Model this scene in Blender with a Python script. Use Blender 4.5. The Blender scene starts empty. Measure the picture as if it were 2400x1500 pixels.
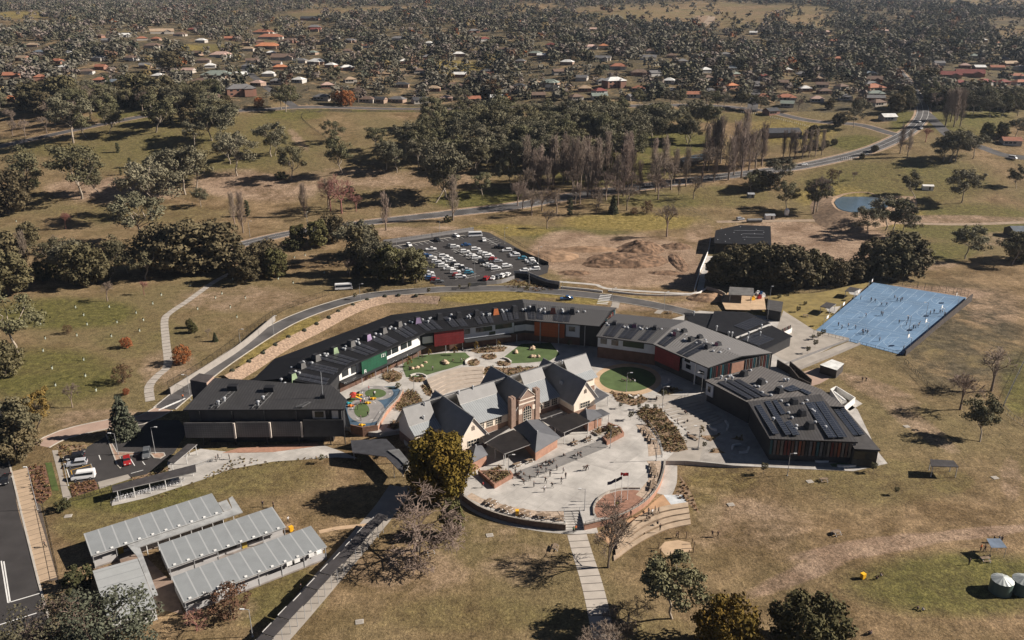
import bpy, bmesh, math, random
import numpy as np
from mathutils import Vector, Matrix
R = math.radians
rng = np.random.default_rng(7)
random.seed(7)
SC = bpy.context.scene
COL = SC.collection
# ------------------------------------------------------------------ camera
FPX, TH, CAMH = 1900.0, R(20.8), 105.0
cT, sT = math.cos(TH), math.sin(TH)
cam = bpy.data.cameras.new('camera')
cam.sensor_width = 36.0
cam.lens = 36.0 * FPX / 2400.0
cam.clip_start = 1.0
cam.clip_end = 30000.0
camo = bpy.data.objects.new('camera', cam)
COL.objects.link(camo)
camo.location = (0, 0, CAMH)
camo.rotation_euler = (R(90) - TH, 0, 0)
SC.camera = camo
# ------------------------------------------------------------------ terrain height
_py = [-500, 428, 455, 492, 562, 660, 800, 1000, 1300, 1700, 2300, 3000, 5000, 9000, 14000]
_ph = [0, 0, 4, 12, 25, 38, 52, 68, 86, 107, 137, 168, 275, 450, 640]
_ty = np.arange(-500, 14000, 5.0)
_th = np.interp(_ty, _py, _ph)
_k = np.ones(9) / 9
_th = np.convolve(np.pad(_th, 4, mode='edge'), _k, mode='valid')
def sstep(a, b, x):
    t = np.clip((np.asarray(x, float) - a) / (b - a), 0, 1)
    return t * t * (3 - 2 * t)
def hz(x, y):
    x = np.asarray(x, float); y = np.asarray(y, float)
    h = np.interp(y, _ty, _th)
    far = sstep(430, 620, y)
    h = h * (1 - 0.12 * sstep(60, 350, x) * (1 - sstep(900, 1600, y)))
    h = h + far * (3.0 * np.sin(x / 83.0 + y / 140.0) + 2.2 * np.sin(x / 47.0 - y / 95.0 + 1.3))
    vf = sstep(1500, 2600, y)
    h = h + vf * (14 * np.sin(x / 410.0 + 0.6) + 9 * np.sin(x / 233.0 + y / 700.0))
    # lawn on the east side of the campus climbs to the terrace level
    h = h + 1.12 * sstep(44, 62, x - (250 - y) * 0.02) * (1 - sstep(262, 300, y))
    return h
def P(u, v, z=0.0):
    X = (u - 1200) / FPX; Y = (v - 750) / FPX
    d = (X, cT - sT * Y, -sT - cT * Y)
    t = (CAMH - z) / -d[2]
    return Vector((d[0] * t, d[1] * t, z))
def T(u, v):
    X = (u - 1200) / FPX; Y = (v - 750) / FPX
    d = np.array((X, cT - sT * Y, -sT - cT * Y))
    lo, hi = 60.0, 9000.0
    f = lambda t: CAMH + d[2] * t - float(hz(d[0] * t, d[1] * t))
    # first crossing
    ts = np.concatenate([np.arange(60, 1200, 4.0), np.arange(1200, 9000, 25.0)])
    g = CAMH + d[2] * ts - hz(d[0] * ts, d[1] * ts)
    neg = np.where(g <= 0)[0]
    if len(neg) == 0:
        t = 8900.0
    else:
        i = neg[0]; hi = ts[i]; lo = ts[max(i - 1, 0)]
        for _ in range(30):
            m = (lo + hi) / 2
            if f(m) > 0: lo = m
            else: hi = m
        t = hi
    x, y = d[0] * t, d[1] * t
    return Vector((x, y, float(hz(x, y))))
def pix(p):
    x, y, z = p[0], p[1], p[2] - CAMH
    Z = y * cT - z * sT; U = y * sT + z * cT
    return 1200 + FPX * x / Z, 750 - FPX * U / Z
def ppm(p):  # photo pixels per metre, across, at a point
    return FPX / (p[1] * cT - (p[2] - CAMH) * sT)
def hpx(p, n):  # metres of height whose picture is n photo pixels tall, standing at p
    lo, hi = 0.0, 80.0
    v0 = pix(p)[1]
    for _ in range(30):
        m = (lo + hi) / 2
        if v0 - pix((p[0], p[1], p[2] + m))[1] < n: lo = m
        else: hi = m
    return lo
# ------------------------------------------------------------------ tags
def tag(o, label=None, cat=None, group=None, kind=None):
    if label: o['label'] = label
    if cat: o['category'] = cat
    if group: o['group'] = group
    if kind: o['kind'] = kind
    return o
def empty(name, loc=(0, 0, 0), rz=0.0):
    o = bpy.data.objects.new(name, None)
    o.empty_display_size = 0.3
    COL.objects.link(o)
    o.location = loc; o.rotation_euler = (0, 0, rz)
    return o
def kids(o): return list(o.children)
def copy_tree(o, parent=None):
    c = o.copy(); COL.objects.link(c)
    if parent is not None: c.parent = parent
    for ch in kids(o): copy_tree(ch, c)
    return c
ONES = 'zeroth first second third fourth fifth sixth seventh eighth ninth tenth eleventh twelfth thirteenth fourteenth fifteenth sixteenth seventeenth eighteenth nineteenth'.split()
TENS = {2: 'twenty', 3: 'thirty', 4: 'forty', 5: 'fifty', 6: 'sixty', 7: 'seventy', 8: 'eighty', 9: 'ninety'}
TENTH = {2: 'twentieth', 3: 'thirtieth', 4: 'fortieth', 5: 'fiftieth', 6: 'sixtieth', 7: 'seventieth', 8: 'eightieth', 9: 'ninetieth'}
def nth(n):
    if n < 20: return ONES[n]
    if n >= 100: return 'hundred-' + (nth(n - 100) if n > 100 else 'th')
    a, b = divmod(n, 10)
    return TENTH[a] if b == 0 else TENS[a] + '-' + ONES[b]
# ------------------------------------------------------------------ materials
MATS = {}
def mat(name, col, rough=0.85, metal=0.0, var=0.18, scale=0.6, col2=None, bump=0.0, bscale=4.0, spec=0.3, obj=False, detail=4.0, rnd=0.0, thr=(0.35, 0.65), emit=None):
    if name in MATS: return MATS[name]
    m = bpy.data.materials.new(name); m.use_nodes = True
    nt = m.node_tree; b = nt.nodes['Principled BSDF']
    b.inputs['Roughness'].default_value = rough
    b.inputs['Metallic'].default_value = metal
    b.inputs['Specular IOR Level'].default_value = spec
    L = nt.links.new
    tc = nt.nodes.new('ShaderNodeTexCoord'); geo = nt.nodes.new('ShaderNodeNewGeometry')
    src = tc.outputs['Object'] if obj else geo.outputs['Position']
    n = nt.nodes.new('ShaderNodeTexNoise'); n.inputs['Scale'].default_value = scale; n.inputs['Detail'].default_value = detail
    L(src, n.inputs['Vector'])
    r = nt.nodes.new('ShaderNodeMapRange'); r.inputs[1].default_value = thr[0]; r.inputs[2].default_value = thr[1]
    L(n.outputs['Fac'], r.inputs[0])
    mx = nt.nodes.new('ShaderNodeMix'); mx.data_type = 'RGBA'
    c1 = [c * (1 - var) for c in col]; c2 = [min(1, c * (1 + var)) for c in (col2 or col)]
    mx.inputs[6].default_value = (*c1, 1); mx.inputs[7].default_value = (*c2, 1)
    L(r.outputs[0], mx.inputs[0])
    out = mx.outputs[2]
    if rnd:
        oi = nt.nodes.new('ShaderNodeObjectInfo')
        hsv = nt.nodes.new('ShaderNodeHueSaturation')
        r2 = nt.nodes.new('ShaderNodeMapRange'); r2.inputs[3].default_value = 1 - rnd; r2.inputs[4].default_value = 1 + rnd
        L(oi.outputs['Random'], r2.inputs[0]); L(r2.outputs[0], hsv.inputs['Value'])
        r3 = nt.nodes.new('ShaderNodeMapRange'); r3.inputs[3].default_value = 0.5 - rnd * 0.05; r3.inputs[4].default_value = 0.5 + rnd * 0.05
        ml = nt.nodes.new('ShaderNodeMath'); ml.operation = 'FRACT'
        ml2 = nt.nodes.new('ShaderNodeMath'); ml2.operation = 'MULTIPLY'; ml2.inputs[1].default_value = 7.31
        L(oi.outputs['Random'], ml2.inputs[0]); L(ml2.outputs[0], ml.inputs[0]); L(ml.outputs[0], r3.inputs[0]); L(r3.outputs[0], hsv.inputs['Hue'])
        L(out, hsv.inputs['Color']); out = hsv.outputs['Color']
    L(out, b.inputs['Base Color'])
    if bump:
        n2 = nt.nodes.new('ShaderNodeTexNoise'); n2.inputs['Scale'].default_value = bscale; n2.inputs['Detail'].default_value = 3
        L(src, n2.inputs['Vector'])
        bp = nt.nodes.new('ShaderNodeBump'); bp.inputs['Strength'].default_value = bump; bp.inputs['Distance'].default_value = 0.3
        L(n2.outputs['Fac'], bp.inputs['Height']); L(bp.outputs['Normal'], b.inputs['Normal'])
    MATS[name] = m
    return m
def stripes(name, col, col2, pitch, axis='X', duty=0.5, rough=0.7, metal=0.0, var=0.12, spec=0.3):
    """sheet with ribs / joints / boards across one object axis; the pattern belongs to the sheet"""
    if name in MATS: return MATS[name]
    m = mat(name, col, rough, metal, var, 0.5, spec=spec)
    nt = m.node_tree; b = nt.nodes['Principled BSDF']; L = nt.links.new
    tc = nt.nodes.new('ShaderNodeUVMap')
    sx = nt.nodes.new('ShaderNodeSeparateXYZ'); L(tc.outputs['UV'], sx.inputs[0])
    d = nt.nodes.new('ShaderNodeMath'); d.operation = 'DIVIDE'; d.inputs[1].default_value = pitch
    L(sx.outputs[axis], d.inputs[0])
    fr = nt.nodes.new('ShaderNodeMath'); fr.operation = 'FRACT'; L(d.outputs[0], fr.inputs[0])
    lt = nt.nodes.new('ShaderNodeMath'); lt.operation = 'LESS_THAN'; lt.inputs[1].default_value = duty; L(fr.outputs[0], lt.inputs[0])
    old = b.inputs['Base Color'].links[0].from_socket
    mx = nt.nodes.new('ShaderNodeMix'); mx.data_type = 'RGBA'; mx.inputs[7].default_value = (*col2, 1)
    L(lt.outputs[0], mx.inputs[0]); L(old, mx.inputs[6]); L(mx.outputs[2], b.inputs['Base Color'])
    return m
def gridmat(name, col, line, px, py, w=0.06, rough=0.25, spec=0.5):
    """panel grid in UV metres"""
    if name in MATS: return MATS[name]
    m = mat(name, col, rough, 0.0, 0.15, 0.4, spec=spec)
    nt = m.node_tree; b = nt.nodes['Principled BSDF']; L = nt.links.new
    tc = nt.nodes.new('ShaderNodeUVMap')
    br = nt.nodes.new('ShaderNodeTexBrick'); br.offset = 0.0; br.inputs['Scale'].default_value = 1.0
    br.inputs['Brick Width'].default_value = px; br.inputs['Row Height'].default_value = py
    br.inputs['Mortar Size'].default_value = w; br.inputs['Mortar Smooth'].default_value = 0.0
    L(tc.outputs['UV'], br.inputs['Vector'])
    old = b.inputs['Base Color'].links[0].from_socket
    mx = nt.nodes.new('ShaderNodeMix'); mx.data_type = 'RGBA'; mx.inputs[7].default_value = (*line, 1)
    L(br.outputs['Fac'], mx.inputs[0]); L(old, mx.inputs[6]); L(mx.outputs[2], b.inputs['Base Color'])
    return m
# ------------------------------------------------------------------ mesh builder
class MB:
    def __init__(s): s.v = []; s.f = []; s.m = []; s.uv = {}
    def face(s, pts, mi=0, uv=None):
        i = len(s.v); s.v.extend([tuple(p) for p in pts]); s.f.append(tuple(range(i, i + len(pts)))); s.m.append(mi)
        if uv is not None: s.uv[len(s.f) - 1] = uv
        return s
    def box(s, c, size, rz=0.0, mi=0, taper=1.0):
        cx, cy, cz = c; a, b, h = size[0] / 2, size[1] / 2, size[2] / 2
        ca, sa = math.cos(rz), math.sin(rz); q = []
        for dz, k in ((-h, 1.0), (h, taper)):
            for dx, dy in ((-a, -b), (a, -b), (a, b), (-a, b)):
                x, y = dx * k, dy * k
                q.append((cx + x * ca - y * sa, cy + x * sa + y * ca, cz + dz))
        i = len(s.v); s.v.extend(q)
        for f in ((0, 3, 2, 1), (4, 5, 6, 7), (0, 1, 5, 4), (1, 2, 6, 5), (2, 3, 7, 6), (3, 0, 4, 7)):
            s.f.append(tuple(i + k for k in f)); s.m.append(mi)
        return s
    def bar(s, p, q, w, h, mi=0):
        """square bar between two points (w across, h up)"""
        p, q = Vector(p), Vector(q); d = (q - p)
        if d.length < 1e-6: return s
        d.normalize(); side = d.cross(Vector((0, 0, 1)))
        if side.length < 1e-3: side = Vector((1, 0, 0))
        side.normalize(); up = side.cross(d).normalized()
        i = len(s.v)
        for c in (p, q):
            for a, b in ((-1, -1), (1, -1), (1, 1), (-1, 1)):
                s.v.append(tuple(c + side * (a * w / 2) + up * (b * h / 2)))
        for f in ((0, 1, 2, 3), (7, 6, 5, 4), (0, 4, 5, 1), (1, 5, 6, 2), (2, 6, 7, 3), (3, 7, 4, 0)):
            s.f.append(tuple(i + k for k in f)); s.m.append(mi)
        return s
    def tube(s, p, q, r0, r1=None, n=6, mi=0, cap=True):
        r1 = r0 if r1 is None else r1
        p, q = Vector(p), Vector(q); d = (q - p)
        if d.length < 1e-6: return s
        d.normalize(); a = d.orthogonal().normalized(); b = d.cross(a)
        i = len(s.v)
        for c, r in ((p, r0), (q, r1)):
            for k in range(n):
                t = 2 * math.pi * k / n
                s.v.append(tuple(c + a * (r * math.cos(t)) + b * (r * math.sin(t))))
        for k in range(n):
            k2 = (k + 1) % n
            s.f.append((i + k, i + k2, i + n + k2, i + n + k)); s.m.append(mi)
        if cap:
            s.f.append(tuple(i + n + k for k in range(n))); s.m.append(mi)
            s.f.append(tuple(i + n - 1 - k for k in range(n))); s.m.append(mi)
        return s
    def lathe(s, c, prof, n=10, mi=0):
        """prof: [(r, z)] bottom to top about c"""
        i = len(s.v)
        for r, z in prof:
            for k in range(n):
                t = 2 * math.pi * k / n
                s.v.append((c[0] + r * math.cos(t), c[1] + r * math.sin(t), c[2] + z))
        for j in range(len(prof) - 1):
            for k in range(n):
                k2 = (k + 1) % n
                s.f.append((i + j * n + k, i + j * n + k2, i + (j + 1) * n + k2, i + (j + 1) * n + k)); s.m.append(mi)
        j = len(prof) - 1
        s.f.append(tuple(i + j * n + k for k in range(n))); s.m.append(mi)
        s.f.append(tuple(i + n - 1 - k for k in range(n))); s.m.append(mi)
        return s
    def prism(s, poly, z0, z1, mi=0, side=None):
        """vertical prism over a polygon of (x,y) or (x,y,z) points; z1 may be a list (sloping top)"""
        n = len(poly)
        zt = z1 if isinstance(z1, (list, tuple)) else [z1] * n
        zb = z0 if isinstance(z0, (list, tuple)) else [z0] * n
        ar = sum(poly[k][0] * poly[(k + 1) % n][1] - poly[(k + 1) % n][0] * poly[k][1] for k in range(n))
        if ar < 0: poly = poly[::-1]; zt = list(zt)[::-1]; zb = list(zb)[::-1]
        i = len(s.v)
        for k in range(n): s.v.append((poly[k][0], poly[k][1], zb[k]))
        for k in range(n): s.v.append((poly[k][0], poly[k][1], zt[k]))
        s.f.append(tuple(i + n + k for k in range(n))); s.m.append(mi)
        s.f.append(tuple(i + n - 1 - k for k in range(n))); s.m.append(mi)
        for k in range(n):
            k2 = (k + 1) % n
            s.f.append((i + k, i + k2, i + n + k2, i + n + k)); s.m.append(mi if side is None else side)
        return s
    def build(s, name, mats, parent=None, smooth=False, loc=None):
        me = bpy.data.meshes.new(name)
        me.from_pydata([tuple(p) for p in s.v], [], s.f)
        if not isinstance(mats, (list, tuple)): mats = [mats]
        for m in mats: me.materials.append(m)
        if len(mats) > 1: me.polygons.foreach_set('material_index', s.m)
        if s.uv:
            uvl = me.uv_layers.new(name='UVMap')
            for fi, uv in s.uv.items():
                for li, c in zip(me.polygons[fi].loop_indices, uv): uvl.data[li].uv = c
        if smooth: me.polygons.foreach_set('use_smooth', [True] * len(me.polygons))
        me.validate(); me.update()
        o = bpy.data.objects.new(name, me); COL.objects.link(o)
        if parent is not None: o.parent = parent
        if loc is not None: o.location = loc
        return o
def poly_center(ps):
    n = len(ps); return Vector((sum(p[0] for p in ps) / n, sum(p[1] for p in ps) / n, 0))
def catmull(pts, step=2.0):
    pts = [Vector(p) for p in pts]
    if len(pts) < 3: 
        n = max(1, int((pts[1] - pts[0]).length / step)); return [pts[0].lerp(pts[1], k / n) for k in range(n + 1)]
    q = [pts[0] * 2 - pts[1]] + pts + [pts[-1] * 2 - pts[-2]]; out = []
    for i in range(1, len(q) - 2):
        p0, p1, p2, p3 = q[i - 1:i + 3]
        n = max(1, int((p2 - p1).length / step))
        for k in range(n):
            t = k / n
            out.append(0.5 * ((2 * p1) + (p2 - p0) * t + (2 * p0 - 5 * p1 + 4 * p2 - p3) * t * t + (3 * p1 - p0 - 3 * p2 + p3) * t ** 3))
    out.append(pts[-1]); return out
def offset_line(line, d):
    out = []
    for i, p in enumerate(line):
        a = line[max(i - 1, 0)]; b = line[min(i + 1, len(line) - 1)]
        t = Vector((b[0] - a[0], b[1] - a[1], 0)); t.normalize()
        out.append(Vector((p[0] + t.y * d, p[1] - t.x * d, p[2])))
    return out
def strip(name, line, d0, d1, dz, m, parent=None, thick=0.0, drape=True, base=None):
    """ribbon between two offsets of a line, lying on the terrain"""
    A = offset_line(line, d0); B = offset_line(line, d1); mb = MB()
    def zz(p): return (float(hz(p[0], p[1])) if drape else (p[2] if base is None else base)) + dz
    A = [Vector((p.x, p.y, zz(p))) for p in A]; B = [Vector((p.x, p.y, zz(p))) for p in B]
    s = 0.0
    for i in range(len(A) - 1):
        ds = (A[i + 1] - A[i]).length
        mb.face([A[i], B[i], B[i + 1], A[i + 1]], 0, [(0, s), (abs(d1 - d0), s), (abs(d1 - d0), s + ds), (0, s + ds)])
        if thick:
            t = Vector((0, 0, thick))
            mb.face([A[i] - t, A[i], A[i + 1] - Vector((0, 0, 0)), A[i + 1] - t]); mb.face([B[i], B[i] - t, B[i + 1] - t, B[i + 1]])
        s += ds
    if thick:
        for i in (0, -1): mb.face([A[i] - Vector((0, 0, thick)), B[i] - Vector((0, 0, thick)), B[i], A[i]])
    return mb.build(name, m, parent)
def sheet(name, pts, z, m, kind='structure', thick=0.0, parent=None):
    """flat polygon sheet with optional thickness, points are (x,y)"""
    mb = MB()
    if thick: mb.prism([(p[0], p[1]) for p in pts], z - thick, z)
    else:
        ar = sum(pts[k][0] * pts[(k + 1) % len(pts)][1] - pts[(k + 1) % len(pts)][0] * pts[k][1] for k in range(len(pts)))
        q = pts if ar > 0 else pts[::-1]
        mb.face([(p[0], p[1], z) for p in q])
    o = mb.build(name, m, parent)
    if kind: o['kind'] = kind
    return o
def Ps(pp, z=0.0): return [P(u, v, z) for u, v in pp]
def ell(cx, cy, rx, ry, n=40, z=0.0):
    """ellipse given in photo pixels, put on the plane z"""
    return [P(cx + rx * math.cos(2 * math.pi * k / n), cy + ry * math.sin(2 * math.pi * k / n), z) for k in range(n)]
def inpoly(x, y, poly):
    c = False; n = len(poly); j = n - 1
    for i in range(n):
        xi, yi = poly[i][0], poly[i][1]; xj, yj = poly[j][0], poly[j][1]
        if (yi > y) != (yj > y) and x < (xj - xi) * (y - yi) / (yj - yi) + xi: c = not c
        j = i
    return c
# ------------------------------------------------------------------ light, sky
SUN_EL, SUN_AZ = R(31.5), R(4.0)     # azimuth from +X towards +Y
w = bpy.data.worlds.new('World'); SC.world = w; w.use_nodes = True
nt = w.node_tree; bg = nt.nodes['Background']
sky = nt.nodes.new('ShaderNodeTexSky'); sky.sky_type = 'NISHITA'; sky.sun_disc = False
sky.sun_elevation = SUN_EL; sky.sun_rotation = R(90) - SUN_AZ; sky.altitude = 2500
sky.air_density = 0.25; sky.dust_density = 0.05; sky.ozone_density = 0.8
nt.links.new(sky.outputs[0], bg.inputs[0]); bg.inputs[1].default_value = 0.05
sl = bpy.data.lights.new('sun', 'SUN'); sl.energy = 5.0; sl.angle = R(0.5); sl.color = (1.0, 0.915, 0.82)
so = bpy.data.objects.new('sun', sl); COL.objects.link(so)
sd = Vector((math.cos(SUN_EL) * math.cos(SUN_AZ), math.cos(SUN_EL) * math.sin(SUN_AZ), math.sin(SUN_EL)))
so.rotation_euler = sd.to_track_quat('Z', 'Y').to_euler()
so.location = (200, 0, 250)
SC.view_settings.view_transform = 'Standard'; SC.view_settings.look = 'None'
SC.view_settings.exposure = 0.84; SC.view_settings.gamma = 1.0
SC.cycles.max_bounces = 5; SC.cycles.diffuse_bounces = 2; SC.cycles.glossy_bounces = 2
SC.cycles.transparent_max_bounces = 4; SC.cycles.volume_bounces = 0
SC.cycles.use_denoising = True
# ------------------------------------------------------------------ ground
ys = [-60.0]
while ys[-1] < 13000: ys.append(ys[-1] + max(1.25, ys[-1] * 0.0085 if ys[-1] > 440 else 1.25))
ys = np.array(ys); NS = 400
ss = np.linspace(-1, 1, NS)
gy = np.repeat(ys[:, None], NS, 1); gx = ss[None, :] * (np.maximum(gy, 60) * 0.80 + 70)
gz = hz(gx, gy)
verts = np.stack([gx, gy, gz], -1).reshape(-1, 3)
NR = len(ys)
idx = np.arange(NR * NS).reshape(NR, NS)
quads = np.stack([idx[:-1, :-1], idx[:-1, 1:], idx[1:, 1:], idx[1:, :-1]], -1).reshape(-1, 4)
def npmesh(name, verts, faces, mats, mi=None):
    me = bpy.data.meshes.new(name)
    k = faces.shape[1]; nf = len(faces)
    me.vertices.add(len(verts)); me.vertices.foreach_set('co', np.ascontiguousarray(verts, dtype=np.float32).ravel())
    me.loops.add(nf * k); me.loops.foreach_set('vertex_index', np.ascontiguousarray(faces, dtype=np.int32).ravel())
    me.polygons.add(nf); me.polygons.foreach_set('loop_start', np.arange(nf, dtype=np.int32) * k)
    for m in mats: me.materials.append(m)
    if mi is not None: me.polygons.foreach_set('material_index', np.ascontiguousarray(mi, dtype=np.int32))
    me.update(calc_edges=True)
    return me
# land cover: lush grass (r), bare soil (g), rank yellow grass (b); patches where the plants grow, listed by where the photo shows them
def vpix(x, y, z):
    zz = z - CAMH; Z = np.maximum(y * cT - zz * sT, 1.0); U = y * sT + zz * cT
    return 1200 + FPX * x / Z, 750 - FPX * U / Z
gu, gv = vpix(gx, gy, gz)
cover = np.zeros((NR, NS, 4), np.float32); cover[..., 3] = sstep(575, 640, gy) * (1 - sstep(2300, 2900, gy)) * (gv < 262)
OPEN = [(50, 38, 60, 12, .9), (40, 50, 60, 8, .7), (500, 113, 80, 10, 1), (1070, 153, 60, 12, .95), (800, 28, 130, 9, .8), (950, 22, 120, 8, .85), (700, 15, 120, 6, .6), (1460, 30, 120, 18, .9), (1640, 30, 200, 26, .93), (1820, 25, 130, 14, .9), (1690, 55, 110, 12, .95), (1240, 15, 60, 8, .8), (1900, 45, 70, 14, .9), (1880, 60, 60, 8, .8), (2320, 6, 120, 7, .9), (2370, 75, 50, 18, .9), (2240, 70, 40, 6, .6), (680, 60, 90, 12, .5), (700, 40, 80, 8, .6), (2300, 207, 60, 12, .9), (30, 160, 30, 10, .9), (660, 235, 30, 30, .9), (120, 122, 40, 6, .9), (1500, 200, 120, 5, .5), (1110, 160, 70, 8, .7)]
for cx_, cy_, rx_, ry_, a_ in OPEN: cover[..., 3] *= 1 - a_ * (1 - sstep(.5, 1.4, ((gu - cx_) / rx_) ** 2 + ((gv - cy_) / ry_) ** 2))
_OP = [(2250, 790, 160, 130, .9, 0), (2230, 735, 70, 70, .85, 0), (2350, 800, 60, 110, .7, 0)]
def patch(ch, cx, cy, rx, ry, a, rot=0.0):
    c_, s_ = math.cos(R(rot)), math.sin(R(rot))
    dx, dy = gu - cx, gv - cy
    d = ((dx * c_ + dy * s_) / rx) ** 2 + ((-dx * s_ + dy * c_) / ry) ** 2
    m = a * (1 - sstep(0.35, 1.5, d))
    cover[..., ch] = np.maximum(cover[..., ch], m)
for a in [(150, 735, 190, 40, .85), (110, 880, 190, 70, .8), (330, 790, 120, 60, .35), (300, 1165, 230, 45, .75), (560, 1110, 230, 60, .5), (230, 1230, 120, 60, .5),
          (1150, 468, 150, 26, 1.0), (1420, 395, 180, 45, .8), (1560, 335, 130, 34, .9), (690, 268, 80, 16, .8), (900, 256, 350, 7, .9), (1300, 258, 350, 7, .7), (2010, 335, 70, 20, 1.0), (2120, 290, 35, 40, .9),
          (2270, 270, 120, 60, .75), (1350, 548, 150, 20, .7), (1560, 470, 150, 18, .6), (1700, 460, 120, 30, .5), (2100, 430, 260, 60, .65), (2260, 520, 200, 50, .75), (2210, 590, 90, 26, .75), (2390, 900, 50, 80, .8),
          (1690, 1125, 110, 40, .35), (2250, 1370, 280, 80, .8), (2080, 1130, 200, 60, .4), (450, 340, 330, 90, .5), (640, 300, 90, 45, .55), (300, 270, 90, 16, .8), (130, 350, 110, 20, .6), (330, 500, 250, 26, .4),
          (640, 1390, 130, 90, .65), (1100, 1440, 220, 50, .4), (2230, 1130, 60, 30, .5), (2230, 205, 80, 20, .8), (150, 120, 60, 12, .5), (480, 112, 60, 10, .7), (1700, 275, 190, 14, .6), (880, 1230, 60, 40, .3),
          (1700, 600, 40, 20, .5), (1640, 1200, 60, 60, .45), (1560, 1480, 80, 40, .3)]: patch(0, *a)
for a in [(1470, 612, 190, 62, 1.0), (1340, 590, 100, 50, 1.0), (1600, 640, 70, 40, .9), (1640, 560, 40, 50, .5), (1960, 570, 150, 50, .9), (1850, 545, 160, 30, .8), (2180, 515, 260, 12, .7), (2130, 690, 200, 22, .8), (2060, 915, 110, 24, .6, 20),
          (2140, 985, 130, 24, .5, 35), (2040, 1282, 190, 22, 1.0, -8), (1890, 1340, 160, 24, .75, -22), (2280, 1250, 150, 14, .95, -6), (2370, 1120, 30, 60, .5), (560, 430, 120, 34, .75), (270, 445, 170, 34, .7), (640, 440, 130, 36, .6), (830, 420, 140, 30, .5), (1000, 420, 150, 26, .45), (250, 990, 140, 36, .55), (560, 700, 180, 34, .5),
          (400, 870, 80, 60, .5), (1000, 545, 160, 16, .6), (1120, 560, 60, 24, .5), (950, 1340, 170, 60, .4), (1230, 1320, 130, 60, .35), (1150, 1250, 80, 40, .3), (1750, 1230, 170, 70, .4), (530, 1350, 150, 24, .6, -22), (650, 1250, 70, 30, .5), (1680, 1140, 80, 24, .3), (1800, 700, 60, 10, .5), (1530, 715, 130, 18, .55), (540, 1420, 80, 40, .4),
          (700, 330, 12, 40, .6, -40), (1650, 45, 30, 10, .8), (930, 170, 60, 14, .4), (2360, 560, 80, 20, .5), (2150, 620, 100, 16, .5), (2330, 720, 80, 50, .4), (560, 260, 70, 12, .3)]: patch(1, *a)
for a in [(1180, 540, 120, 16, .7), (1480, 520, 180, 22, .8), (1850, 750, 120, 60, .9), (1150, 700, 120, 12, 1), (700, 770, 60, 14, .9, -28), (600, 830, 60, 16, .9, -38), (1250, 690, 180, 8, 1), (1450, 705, 160, 10, .8), (1850, 310, 120, 34, .7), (1950, 460, 100, 30, .6), (2110, 505, 60, 30, .8), (1060, 155, 90, 14, .8), (1690, 1130, 100, 30, .4), (420, 112, 60, 10, .7), (50, 35, 80, 10, .6)]: patch(2, *a)
for a in _OP: patch(3, *a)
me = npmesh('ground', verts, quads, [])
ca = me.color_attributes.new('cover', 'FLOAT_COLOR', 'POINT'); ca.data.foreach_set('color', cover.reshape(-1))
me.polygons.foreach_set('use_smooth', [True] * len(me.polygons))
ground = bpy.data.objects.new('ground', me); COL.objects.link(ground); ground['kind'] = 'structure'
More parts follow.
